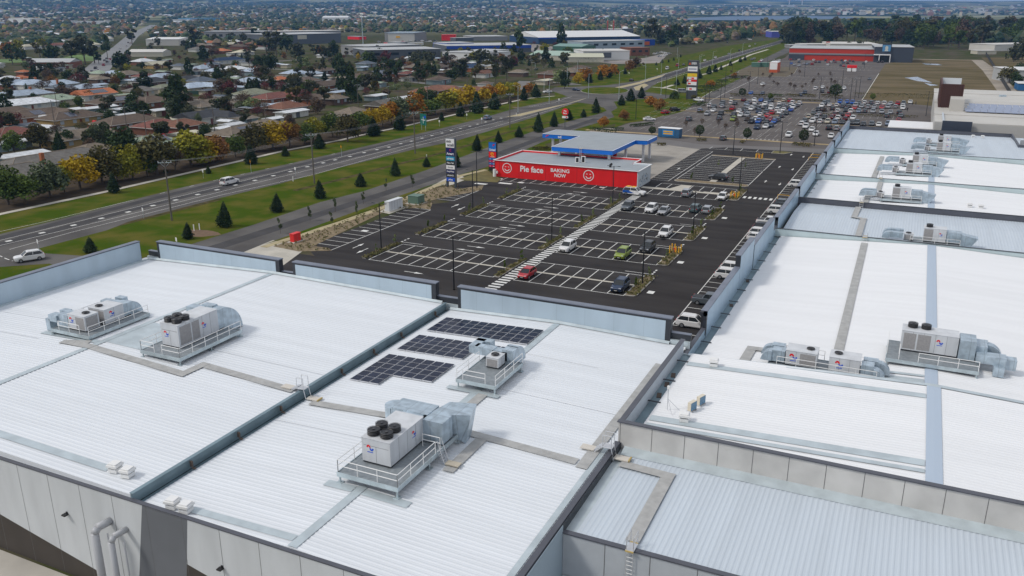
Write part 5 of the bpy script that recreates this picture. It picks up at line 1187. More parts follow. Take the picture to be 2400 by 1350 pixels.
totem('tall charcoal tenant sign with eight coloured store panels beside the service road', 1058.5, 438.5, 2.45, 11.6,
      [(2.15,M_pwhite,[(.85,'nick',M_ink,-.35,.42,1.3),(.95,'scali',M_ink,.15,-.42,1.7)]), (2.0,M_navy,[(0,ringmark,M_pink,.1,.5,0),(.8,'Amart',M_pwhite,0,-.4,1.9)]), (1.08,M_cyan,[(.65,'adriatic',M_pwhite,0,0,1.8)]),
       (.98,M_signk,[(.5,'Pillow Talk',M_pwhite,0,0,1.85)]), (1.05,M_pwhite,[(.5,'Eureka',mat('sign_soft_grey',(.3,.3,.32),.5),0,0,1.4)]), (.95,M_navy,[(.5,'FortyWinks',M_pwhite,0,0,1.9)]), (.95,mat('sign_brown_black',(.03,.027,.025),.4),[(.45,'-SUAVO-',M_pwhite,0,0,1.9)]), (.98,M_signb,[(.5,'plus',M_pwhite,0,0,1.1)])], z0=1.35)
totem('blue and red fuel price sign beside the red shop', 1155.5, 400, 2.3, 7.5,
      [(2.4,mat('fuel_sign_blue',(.01,.16,.55),.4),[(0,wedge,mat('flag_red',(.55,.01,.04),.4),.1,.5,0),(.85,'United',M_pwhite,0,-.75,1.7)]), (1.6,M_red,[(0,qmark,M_qy,-.1,.1,0),(0,barmark,M_pwhite,0,-.55,0)]),
       (.62,mat('fuel_sign_blue2',(.02,.14,.45),.4),[(0,digits,M_pwhite,0,0,0)]),(.62,M_pink,[(0,digits,M_pwhite,0,0,0)]),(.62,MATS['fuel_sign_blue2'],[(0,digits,M_pwhite,0,0,0)]),(.62,M_pink,[(0,digits,M_pwhite,0,0,0)])], posts=False, z0=0, side=M_signk, dep=.4)
p = G(1324, 300); t = thing('round_sign', 'round red pole sign beyond the fuel canopy with white lettering', 'sign', (p.x, p.y, 0)); 
mb = MB(); mb.tube((0,0,0),(0,0,4.4),.12); mb.build('post', M_post, t)
mb = MB(); mb.tube((0,.15,5.6),(0,-.15,5.6),1.25,28); dsc = mb.build('disc', M_red, t)
text_mesh('lettering', 'Pie', .8, M_pwhite, dsc, Matrix.Translation((0,-.17,5.95)) @ Matrix.Rotation(R(90), 4, 'X'), bold=True, fit=1.0); text_mesh('lettering', 'face', .8, M_pwhite, dsc, Matrix.Translation((0,-.17,5.2)) @ Matrix.Rotation(R(90), 4, 'X'), bold=True, fit=1.4)
mb = MB(); mb.box(-1.1,1.1,-.12,.12,3.45,4.15); pn = mb.build('panel', M_pwhite, t); mb = MB(); mb.box(.3,.9,-.14,-.12,3.6,4.0); mb.build('emblem', M_red, pn)
M_dgsign = mat('tall_sign_charcoal', (.06,.065,.075), .4)
totem('leaning-topped charcoal tenant sign beside the old car park, with white and yellow panels', 1620, 232, 4.7, 17.5,
      [(2.6,M_dgsign,[(1.4,'EUREKA',M_pwhite,.6,0,2.4),(0,tri,mat('sign_orange_red',(.6,.10,.01),.4),-1.4,0,0)]), (2.3,M_pwhite,[(0,wbar,mat('sign_blueink',(.25,.27,.4),.5),0,0,0)]), (.8,M_dgsign,[]), (1.6,mat('sign_yellow',(.75,.55,.02),.4),[(0,sbar,M_qy,.5,0,0)]),
       (1.2,M_pwhite,[(0,sbar,M_red,.3,0,0)]), (1.0,M_red,[(0,sbar,M_pwhite,-1.0,0,0)]), (1.6,M_pwhite,[(0,sbar,M_red,-1.1,0,0)]), (.9,M_dgsign,[]), (1.5,M_pwhite,[(0,sbar,M_red,-.4,0,0)])], posts=False, z0=0, side=M_dgsign, dep=1.6)
# direction sign by the highway
p = G(993, 305); t = thing('direction_sign', 'green roundabout direction sign beside the highway', 'road sign', (p.x, p.y, 0), R(-25))
for s in (-1.2, 1.2): mb = MB(); mb.tube((s,0,0),(s,0,4.2),.08); mb.build('post', M_galv, t)
mb = MB(); mb.box(-1.9,1.9,-.06,.0,1.7,5.6); pn = mb.build('panel', mat('sign_green', (.005,.14,.11), .4), t)
mb = MB(); mb.box(-.12,.12,-.09,-.06,2.3,4.6); mb.box(-1.2,1.3,-.09,-.06,3.4,3.6); mb.build('arrow', M_pwhite, pn); mb = MB(); mb.box(.4,1.6,-.085,-.06,4.2,5.0); mb.build('panel_patch', M_signb, pn)
for px_, py_, lb in ((589,405,'left'), (801,368,'right')):
    p = G(px_, py_); t = thing('warning_sign', f'{"nearer" if lb=="left" else "farther"} yellow diamond warning sign beside the highway', 'road sign', (p.x, p.y, 0), R(-40), 'yellow diamond signs')
    mb = MB(); mb.tube((0,0,0),(0,0,2.8),.04); mb.build('post', M_galv, t); mb = MB(); mb.poly([(0,-.05,2.4),(.55,-.05,2.95),(0,-.05,3.5),(-.55,-.05,2.95)]); mb.poly([(0,-.02,2.4),(-.55,-.02,2.95),(0,-.02,3.5),(.55,-.02,2.95)]); mb.build('panel', mat('sign_amber', (.75,.30,.01), .5), t)
for i, (px_, py_) in enumerate(((1030,296),(1094,280),(1129,290),(337,512),(1400,248),(1365,700),(477,418),(693,412),(1540,168),(1310,243),(416,585),(1474,178),(92,590))):
    if 1360 < px_ < 1370: continue
    p = G(px_, py_); t = empty('road_sign', (p.x, p.y, 0), R(-20)); later(t, 'small white sign on a thin post', 'beside the highway', 'road sign', 'small signs by the highway')
    mb = MB(); mb.tube((0,0,0),(0,0,1.9),.035); mb.build('post', M_galv, t); mb = MB(); mb.box(-.3,.3,-.03,0,1.5,2.2); mb.build('panel', M_pwhite, t)
for i, (px_, py_) in enumerate(((687,425),(455,541),(468,539),(1352,317),(1000,372),(1210,272))):
    p = G(px_, py_); mb = MB(); mb.obox((p.x,p.y,.6),(.09,.04,.6),.4); mb.obox((p.x,p.y,1.22),(.10,.05,.03),.4); o = mb.build('marker_post', M_pwhite); o.location = (0,0,0); tag(o, None, 'marker post', 'white marker posts on the grass')
    o['label'] = ['white guide post between two spruces on the verge','left of two short white posts by a bare patch','right of two short white posts by a bare patch','white post beside the service road beyond the price sign','white post on the grass near the tall tenant sign','white post by the splitter island'][i]
# cabinets beside the car park
def cabinet(name, lbl, x, y, rz, L, D, H_, m, extra=None):
    t = thing(name, lbl, 'utility cabinet', (x, y, .06), rz)
    mb = MB(); mb.box(-L/2-.5,L/2+.5,-D/2-.4,D/2+.4,0,.1); mb.build('plinth', M_conc2, t)
    mb = MB(); mb.box(-L/2,L/2,-D/2,D/2,.1,H_); b = mb.build('cabinet', m, t)
    mb = MB(); mb.box(-L/2-.06,L/2+.06,-D/2-.06,D/2+.06,H_,H_+.09); mb.build('lid', m, b)
    mb = MB(); k = max(2, int(L/.9))
    for i in range(1, k): x_ = -L/2+L*i/k; mb.box(x_-.02,x_+.02,-D/2-.006,-D/2-.001,.15,H_-.05)
    mb.build('door_joint', M_joint, b); return t
cabinet('switch_cabinet', 'long white switchboard cabinet beside the mulch bed', -97.4, 149.2, R(88), 5.0, 1.1, 2.1, mat('cabinet_white', (.62,.64,.66), .45))
cabinet('transformer', 'green ground transformer beside the mulch bed', -96.4, 156.6, R(88), 2.6, 2.6, 1.7, mat('transformer_green', (.10,.17,.13), .5))
t = cabinet('hydrant_booster', 'bright red fire booster cabinet near the entry', -99.6, 119.6, R(88), 1.9, .9, 1.5, mat('booster_red', (.70,.02,.02), .5))
t = thing('bollard_cage', 'placeholder', 'bollards', (0,0,0)); bpy.data.objects.remove(t)
for bx, by, lb in ((-34.9, 141.4, 'in the second island of the right-hand bays'), (-34.6, 191.3, 'beside the white compact car'), (-38.8, 247.4, 'on the upper bay island')):
    t = thing('bollard_group', f'yellow bollards guarding a red hydrant {lb}', 'bollards', (bx, by, .1), 0, 'yellow bollards around hydrants')
    for dx, dy in ((-.8,-.8),(.8,-.8),(-.8,.8),(.8,.8),(-.3,.8),(.3,-.8)): mb = MB(); mb.tube((dx,dy,0),(dx,dy,1.35),.11,8); mb.build('bollard', M_yellow, t)
    mb = MB(); mb.tube((0,0,0),(0,0,.9),.12,8); mb.box(-.25,.25,-.1,.1,.6,.8); mb.build('hydrant', M_red, t)
t = thing('trolley_bay', 'yellow-framed bays beside the facade at the top of the car park', 'trolley bay', (-23.4,253,0))
for y in (-2.5, 2.5): mb = MB(); mb.tube((-2.4,y,.9),(2,y,.9),.06); mb.tube((-2.4,y,0),(-2.4,y,.9),.06); mb.tube((2,y,0),(2,y,.9),.06); mb.build('rail', M_yellow, t)
mb = MB(); mb.poly([(-2.3,-2.4,.02),(2,-2.4,.02),(2,2.4,.02),(-2.3,2.4,.02)]); mb.build('floor_marking', M_yellow, t)
t = thing('bay_rail', 'yellow rail at the facade end of the short crossing', 'rail', (-24.5,194.6,0)); mb = MB(); mb.tube((-1.2,0,0),(-1.2,0,1),.06); mb.tube((1.2,0,0),(1.2,0,1),.06); mb.tube((-1.2,0,1),(1.2,0,1),.06); mb.build('rail', M_yellow, t)
# lamp posts, light poles, power poles
def lamp(x, y, h, zone, arms=1, m=None, dark=True, rz=0, grp='slim lamp posts'):
    t = empty('street_lamp', (x, y, 0), rz); m = m or M_signk
    later(t, 'slim black lamp post' if dark else 'galvanised street light', zone, 'lamp post', grp)
    mb = MB(); mb.tube((0,0,0),(0,0,h),.12,7,r1=.08); mb.tube((0,0,0),(0,0,.3),.16,7); mb.build('pole', m, t)
    for s in ((1,),(1,-1))[arms-1]:
        mb = MB(); mb.tube((0,0,h),(s*(.9 if dark else 1.8),0,h+(.05 if dark else .45)),.035,5); mb.build('arm', m, t)
        mb = MB(); mb.obox((s*(1.15 if dark else 2.1),0,h+(.05 if dark else .48)),(.3,.14,.05)); mb.build('lamp_head', m, t)
for x, y, h in ((-82.2,121.3,8.4),(-82.35,156.3,8.4),(-35.0,122.2,8.4),(-57.1,138.9,8.4),(-57.1,173.2,8.4),(-35.1,154.9,8.4),(-34.95,198.5,8.4),(-92.2,177.2,8.4),(-59.9,107.2,8.4),(-34.9,259.5,9),(-47,252,8)): lamp(x, y, h, 'among the bays of the new car park', 2)
for px_, py_ in ((1908,342),(1660,262),(1653,240),(1610,235),(1688,240),(1755,215),(1698,228),(1920,232),(1945,222),(1958,238),(1973,205),(1992,236),(2002,240),(2012,230),(1885,180),(1850,165),(2025,160),(2170,272),(1797,165),(1775,198),(1490,280),(1700,190),(1716,170),(1560,230)):
    p = G(px_, py_); lamp(p.x, p.y, 10 if py_ < 250 else 9.5, 'around the old car park', 2, grp='lamp posts of the old car park')
for px_, py_, h in ((1214,262,10),(1287,243,11),(1379,230,11),(1450,237,13),(1329,203,10),(1275,214,9),(1512,193,9),(1549,223,10),(1584,213,10),(1550,170,9),(1587,137,9),(1513,160,9),(1637,175,12),(1640,178,12),(1590,160,9),(1670,150,9),(1254,195,11),(1353,180,9),(1711,143,9),(1740,125,9)):
    p = G(px_, py_); lamp(p.x, p.y, h, 'around the roundabout and highway', 1, M_galv, False, R(random.choice((0,180,60))), 'street lights around the roundabout')
M_pole = mat('timber_pole', (.13,.115,.10), .9, var=.15, vscale=2); M_wire = mat('power_line', (.30,.31,.33), .5)
poles = [(403,517,104,1),(737,430,100,1),(973,360,80,1),(1195,300,62,1)]
PT = []
for i, (px_, py_, hh, a) in enumerate(poles):
    p = G(px_, py_); d = math.hypot(p.x, p.y); h = 12.3
    t = empty('power_pole', (p.x, p.y, 0), R(35)); later(t, 'timber power pole with crossarm', 'on the grass south of the highway' if i < 3 else 'beside the splitter island', 'power pole', 'power poles along the highway')
    mb = MB(); mb.tube((0,0,0),(0,0,h),.19,8,r1=.13); mb.build('pole', M_pole, t)
    mb = MB(); mb.box(-1.3,1.3,-.06,.06,h-.7,h-.58); mb.tube((-.9,0,h-.65),(0,0,h-1.6),.03,4); mb.tube((.9,0,h-.65),(0,0,h-1.6),.03,4); mb.build('crossarm', M_galv, t)
    for s in (-1.2,-.4,.4,1.2): mb = MB(); mb.tube((s,0,h-.58),(s,0,h-.3),.05,6); mb.build('insulator', M_pwhite, t)
    PT.append((p, h))
sub = [(8,420),(300,312),(130,295),(345,322),(505,315),(625,300),(840,245),(912,250),(1003,250),(1096,210),(1174,170),(1245,170),(1254,196),(1355,172),(355,200),(520,180),(178,195),(730,205),(575,212),(135,250),(1130,170),(900,180)]
SP = []
for px_, py_ in sub:
    p = G(px_, py_+8); t = empty('power_pole', (p.x, p.y, 0), R(random.uniform(0,90))); later(t, 'grey power pole with crossarm', 'standing among the suburban houses', 'power pole', 'power poles among the houses'); h = 10
    mb = MB(); mb.tube((0,0,0),(0,0,h),.15,6,r1=.11); mb.build('pole', M_pole, t); mb = MB(); mb.box(-1.1,1.1,-.05,.05,h-.5,h-.4); mb.build('crossarm', M_galv, t); SP.append((p, h))
def wire(a, b, sag, lbl, grp='power lines'):
    mb = MB(); P = []
    for i in range(13): t = i/12; q = a.lerp(b, t); q.z -= sag*4*t*(1-t); P.append(q)
    mb.path(P, .016, 4); o = mb.build('power_line', M_wire); o['category'] = 'power line'; o['group'] = grp; o['label'] = lbl
for i, ((a, h), (b, h2)) in enumerate(zip(PT, PT[1:])):
    for s, nm in ((-1.2,'upper left'), (0,'middle'), (1.2,'lower right')):
        o = Vector((s*.8, s*.57, 0)); wire(a+o+Vector((0,0,h-.3)), b+o+Vector((0,0,h2-.3)), 1.2, f'{nm} power line over the {["nearest","middle","farthest"][i]} span south of the highway')
sq = sorted(SP, key=lambda t: PX(t[0])[0])
for i, ((a, h), (b, h2)) in enumerate(zip(sq, sq[1:])):
    if (a-b).length < 220 and i % 2 == 0:
        o = wire(a+Vector((.9,0,h-.4)), b+Vector((.9,0,h2-.4)), 1.0, f'thin power line over the houses, {nth(i//2)} span from the left')
# tall red and white lattice masts behind the blue warehouse
for px_, nm in ((1423,'left'), (1437,'right')):
    p = G(px_, 92); t = thing('site_mast', f'{nm} of two tall red lattice masts behind the blue warehouse', 'mast', (p.x, p.y, 0), 0, 'red lattice masts'); H_ = 24
    mb = MB()
    for a, b in ((-.5,-.5),(.5,-.5),(.5,.5),(-.5,.5)): mb.tube((a,b,0),(a,b,H_),.14,4)
    for k in range(12): z = k*2; mb.tube((-.5,-.5,z),(.5,-.5,z+2),.09,4); mb.tube((.5,-.5,z),(-.5,-.5,z+2),.09,4)
    mb.build('lattice', mat('mast_red', (.50,.04,.05), .5), t); mb = MB(); mb.tube((0,0,H_),(0,0,H_+2),.2,6); mb.build('beacon', M_pwhite, t)
p = G(851, 104); t = thing('telecom_tower', 'tall grey monopole tower behind the dark warehouse', 'tower', (p.x,p.y,0)); mb = MB(); mb.tube((0,0,0),(0,0,34),.6,8,r1=.4); mb.build('pole', M_galv, t); mb = MB(); [mb.box(-2,2,-.3,.3,z,z+1.6) for z in (30, 33)]; mb.build('antenna_panel', M_pwhite, t)
# people near the far crossing, container, kiosks
def person(x, y, lb, c=(.02,.02,.025), rz=0, h=1.72, c2=(.03,.035,.06)):
    t = thing('person', lb, 'person', (x, y, .05), rz, 'people walking in the old car park')
    me = bpy.data.meshes.new('body'); V = [(0,0,.92),(0,0,1.18),(0,0,1.42),(0,0,1.52),(0,0,1.66),(.10,0,.88),(.13,.12,.48),(.14,.02,.08),(-.10,0,.88),(-.13,-.14,.48),(-.14,-.22,.08),(.20,0,1.40),(.26,.02,1.12),(.25,.14,.9),(-.20,0,1.40),(-.26,-.03,1.12),(-.25,.05,.88),(.14,.14,.05),(-.14,-.10,.05)]
    Ed = [(0,1),(1,2),(2,3),(3,4),(0,5),(5,6),(6,7),(0,8),(8,9),(9,10),(2,11),(11,12),(12,13),(2,14),(14,15),(15,16),(7,17),(10,18)]
    rr = [.15,.16,.16,.06,.11,.10,.075,.05,.10,.075,.05,.07,.05,.035,.07,.05,.035,.045,.045]
    me.from_pydata(V, Ed, []); o = bpy.data.objects.new('body', me); COL.objects.link(o); o.parent = t; m = o.modifiers.new('s', 'SKIN')
    for v, r_ in zip(me.skin_vertices[0].data, rr): v.radius = (r_, r_*.8)
    me.skin_vertices[0].data[0].use_root = True; o.modifiers.new('u', 'SUBSURF').levels = 1
    me.materials.append(mat('clothes_%d' % int(c[0]*1000), c, .9)); 
    mb = MB(); mb.tube((0,.02,1.62),(0,.02,1.78),.085,8,r1=.05); mb.build('hair', mat('hair_dark', (.02,.015,.01), .8), t)
person(*at(2138,246,0), 'person in dark clothes walking at the left of a pair by the far crossing', rz=R(70)); person(*at(2146,246,0), 'person in dark clothes walking at the right of a pair by the far crossing', rz=R(100)); person(*at(2126,262,0), 'person in black standing alone beside the end car of the busy rows', rz=R(200))
p = G(1570, 322); t = thing('container_kiosk', 'blue printed container kiosk on the old car park edge', 'kiosk', (p.x, p.y, 0), R(-6))
mb = MB(); mb.box(-3.6,3.6,-1.4,1.4,.15,3.0); mb.build('body', mat('kiosk_blue', (.02,.10,.22), .5, var=.2, vscale=.8), t); mb = MB(); mb.box(-3.7,3.7,-1.5,1.5,3.0,3.15); mb.build('roof', M_pwhite, t)
mb = MB(); mb.box(-2.2,1.8,-1.42,-1.4,.8,2.6); pn = mb.build('panel', mat('kiosk_panel', (.01,.20,.50), .5), t); mb = MB(); mb.box(-1.8,1.4,-1.45,-1.42,1.85,2.25); mb.box(-1.8,1.4,-1.45,-1.42,1.15,1.55); mb.build('marking', M_qy, pn)
p = G(1815, 169); t = thing('kiosk_box', 'tall orange and white box kiosk on the brown lawn', 'kiosk', (p.x, p.y, 0), R(0))
mb = MB(); mb.box(-2.6,2.6,-6,6,0,6.4); mb.build('body', mat('kiosk_orange', (.50,.09,.025), .6), t); mb = MB(); mb.box(-2.4,2.4,-6.03,-6.0,2.0,6.2); mb.build('panel', M_pwhite, t); mb = MB(); mb.box(-2.7,2.7,-6.1,6.1,6.4,6.6); mb.build('roof', M_pwhite, t)
for px_, nm in ((1772,'left'), (1792,'right')):
    p = G(px_, 157); t = thing('green_shed', f'{nm} of two small green cabinets behind the orange kiosk', 'shed', (p.x,p.y,0), 0, 'green cabinets'); mb = MB(); mb.box(-3,3,-2,2,0,3.0); mb.build('body', mat('shed_green', (.07,.16,.12), .5), t); mb = MB(); mb.box(-3.2,3.2,-2.2,2.2,3.0,3.2); mb.build('roof', mat('shed_green_light', (.16,.27,.21), .5), t)
p = G(1996,167); t = thing('trolley_shelter', 'small red and white trolley shelter in the upper car park', 'shelter', (p.x,p.y,0)); mb = MB(); mb.box(-3,3,-1.5,1.5,2.2,4.0); mb.build('roof', M_red, t); mb = MB(); mb.box(-2.8,-.4,-1.4,1.4,0,2.2); mb.box(.4,2.8,-1.4,1.4,0,2.2); mb.build('side', M_pwhite, t)
# ================================================================ large buildings by position
def shed(name, lbl, L_, R_, ytop, depth, wm, rm, cat='building', gable=0, bands=(), wins=0, base=None, overh=.4, ang=None, winm=None, parap=0):
    a, b = G(*L_), G(*R_); d = (b-a); Lh = d.length; rz = math.atan2(d.y, d.x); 
    # height from the photographed top of the near-left corner
    h = CH + (Vector((a.x,a.y,0)).dot(_f*Vector((1,1,0))) and 0)
    lo, hi = 0.5, 80
    for _ in range(40):
        mid = (lo+hi)/2
        if PX((a.x, a.y, mid))[1] > ytop: lo = mid
        else: hi = mid
    h = (lo+hi)/2
    t = thing(name, lbl, cat, (a.x, a.y, 0), rz)
    mb = MB(); mb.box(0, Lh, 0, depth, 0, h); w_ = mb.build('wall', wm, t)
    mb = MB()
    if gable:
        mb.poly([(-overh,-overh,h),(Lh+overh,-overh,h),(Lh+overh,depth/2,h+gable),(-overh,depth/2,h+gable)]); mb.poly([(-overh,depth/2,h+gable),(Lh+overh,depth/2,h+gable),(Lh+overh,depth+overh,h),(-overh,depth+overh,h)])
        mb.poly([(0,0,h),(0,depth/2,h+gable),(0,depth,h)]); mb.poly([(Lh,0,h),(Lh,depth,h),(Lh,depth/2,h+gable)])
    elif parap: mb.box(.5, Lh-.5, .5, depth-.5, h, h+.02)
    else: mb.box(-overh, Lh+overh, -overh, depth+overh, h, h+.25)
    mb.build('roof', rm, t)
    for z0, z1, m, *rg in bands:
        u0, u1 = rg if rg else (0, 1); mb = MB(); mb.box(Lh*u0-.05, Lh*u1+.05, -.3, -.02, h*z0, h*z1); mb.build('fascia_band', m, t)
    for i in range(wins):
        x = Lh*(i+.5)/wins; mb = MB(); mb.box(x-Lh/wins*.25, x+Lh/wins*.25, -.06, -.01, h*.45, h*.72); mb.build('window', winm or M_wind, t)
    return t, Lh, h
M_wind = mat('window_dark', (.02,.025,.03), .15, spec=.7)
M_or = mat('store_orange_red', (.48,.035,.012), .6); M_chr = mat('store_charcoal', (.045,.055,.075), .6); M_band = mat('store_band_grey', (.25,.24,.25), .6); M_offw = mat('metal_roof_offwhite', (.58,.56,.52), .6, var=.08, vscale=.05)
M_lg = mat('metal_roof_grey', (.42,.43,.43), .6, var=.1, vscale=.06); M_dg = mat('tilt_wall_dark', (.09,.10,.115), .7); M_mg = mat('tilt_wall_mid', (.25,.25,.25), .8)
t, L1, h1 = shed('supermarket', 'long orange-red supermarket with charcoal entrance block at the far car park', (1848,140), (2047,144), 113, 55, M_or, M_lg, bands=((.50,.62,M_band),(.44,.5,M_chr,.0,1)))
mb = MB(); mb.box(0,12,-.4,0,0,h1*.44); mb.build('shopfront', M_chr, t)
t, L2_, h2 = shed('supermarket_entrance', 'charcoal entrance block with blue poster at the right end of the supermarket', (2047,145.3), (2138,147), 110, 50, M_chr, M_lg)
mb = MB(); mb.box(L2_*.18, L2_*.42, -1.2, -.05, h2*.9, h2*1.22); mb.build('tower_panel', M_chr, t); mb = MB(); mb.box(L2_*.19, L2_*.40, -1.4, -1.2, h2*.72, h2*1.14); pn = mb.build('poster', mat('poster_blue', (.10,.28,.50), .4), t)
mb = MB(); c = L2_*.295; ring_ = [(c+math.cos(2*math.pi*k/14)*L2_*.04, -1.42, h2*.95+math.sin(2*math.pi*k/14)*h2*.13) for k in range(14)]; mb.poly(ring_); mb.poly([(c-L2_*.05,-1.42,h2*.74),(c+L2_*.05,-1.42,h2*.74),(c+L2_*.03,-1.42,h2*.86),(c-L2_*.03,-1.42,h2*.86)]); mb.build('poster_figure', mat('poster_cream', (.6,.6,.52), .5), pn)
mb = MB(); mb.box(-.5, L2_*.42, -3, -.05, h2*.47, h2*.53); mb.box(L2_*.40, L2_*.42, -3, -2.6, 0, h2*.47); mb.box(L2_*.12, L2_*.14, -3, -2.6, 0, h2*.47); mb.build('portal', M_pwhite, t); mb = MB(); mb.box(L2_*.15, L2_*.39, -.1, -.02, 0, h2*.42); mb.build('glass_front', M_wind, t)
shed('store_building', 'off-white roofed store behind the middle of the supermarket', (1945,115), (2060,116), 103, 60, M_offw, M_offw)
shed('store_building', 'small red-signed white store behind the supermarket', (1880,112), (1990,112), 104, 25, M_offw, M_offw, bands=((.2,1.8,M_or,.5,.58),))
shed('store_building', 'glass-fronted blue-grey shop left behind the supermarket', (1852,113), (1895,113), 106, 20, M_band, M_lg, bands=((.3,.8,M_wind),))
# mall on the right
mallw = mat('mall_roof_cream', (.52,.50,.46), .6, var=.08, vscale=.08)
ml = thing('shopping_mall', 'low mall with cream roofs, rust-brown ribbed tower and charcoal screen', 'building', (0,0,0))
mb = MB(); mb.box(5, 110, 276, 392, 0, 9.2); mb.build('wall', mat('mall_wall', (.45,.44,.42), .7), ml)
mb = MB()
for k in range(6): mb.box(4.8+.0*k, 110, 276+19.3*k, 276+19.3*k+18.6, 9.2, 9.5+.12*(k % 2))
mb.build('roof', mallw, ml)
def wy(px_, py_, Y): q = GY(px_, py_, Y); return q
a = GY(2209, 283, 277); b = GY(2279, 283, 277); top = GY(2209, 284, 277).z
mb = MB(); ZS = GY(2240, 284, 275).z; mb.box(a.x, b.x, 274.5, 275.2, 2, ZS); mb.build('screen', mat('mall_screen_navy', (.035,.045,.07), .6), ml)
mb = MB(); mb.box(a.x, a.x+.5, 275.2, 297, 4, ZS); mb.box(a.x, b.x-6, 297, 297.5, 4, ZS-.4); mb.build('screen', mat('mall_screen_pale', (.50,.54,.58), .6), ml)
c0 = GY(2200, 250, 318).x; c1 = GY(2252, 250, 318).x
ZT = GY(2230, 197, 317).z
M_rustp = mat('ribbed_panel_rust', (.075,.028,.020), .6); tw = MB(); x = c0
while x < c1: tw.box(x, x+.35, 316.7, 317, 4, ZT); x += .62
tw.box(c0, c1, 317, 317.4, 3, ZT); y = 317.
while y < 345: tw.box(c0-.25, c0, y, y+.35, 3, ZT); y += .62
tw.box(c0, c0+.4, 317, 345, 3, ZT); tw.build('tower_cladding', M_rustp, ml)
mb = MB(); mb.box(c0+.4, c1, 344.5, 345, 6, ZT); mb.box(c1-.4, c1, 318, 345, 6, ZT-2.5); mb.box(c0+.6, c0+1.4, 300, 316, 6, 9.5); mb.box(c0+.5, c1-.5, 318, 344, ZT-3.6, ZT-3.2); mb.build('tower_inner', mat('tower_inner_white', (.60,.63,.65), .5), ml)
mb = MB(); mb.box(c0+3, c1+.4, 306, 316.6, 6, GY(2240,226,316).z); mb.build('upper_block', mallw, ml)
mb = MB(); mb.box(c0-14, c0-1, 298, 316, 4.3, 4.7); mb.build('entry_canopy', M_pwhite, ml)
mb = MB(); [mb.box(x-.2, x+.2, y-.2, y+.2, 0, 4.3) for x, y in ((c0-13.5, 298.5), (c0-13.5, 315.5), (c0-6, 298.5))]; mb.build('canopy_post', M_chr, ml)
mb = MB(); n_ = 0
for j in range(3):
    for i in range(20): x0 = GY(2262,250,310).x+2.1*i+(.8*j); mb.poly([(x0,303+8*j,9.95),(x0+2.0,303+8*j,9.95),(x0+2.0,310.2+8*j,10.3),(x0,310.2+8*j,10.3)])
mb.build('solar_array', mat('solar_blue_grey', (.20,.24,.36), .25), ml)
mb = MB(); random.seed(11)
for k in range(14): x, y = random.uniform(20, 90), random.uniform(280, 385); mb = MB(); mb.box(x, x+random.uniform(.8,3), y, y+1.2, 9.5, 9.5+random.uniform(.6,1.6)); mb.build('roof_plant', M_galvtop, ml)
mb = MB(); mb.box(60, 108, 392, 412, 0, 8.5); mb.box(30, 60, 392, 402, 0, 8.0); mb.build('rear_wing', mat('rear_wing_blue', (.42,.47,.50), .6), ml)
mb = MB(); mb.box(24.5, 46, 250, 250.4, 2, 8.8); mb.build('end_screen', mat('end_screen_grey', (.33,.34,.36), .7), ml)
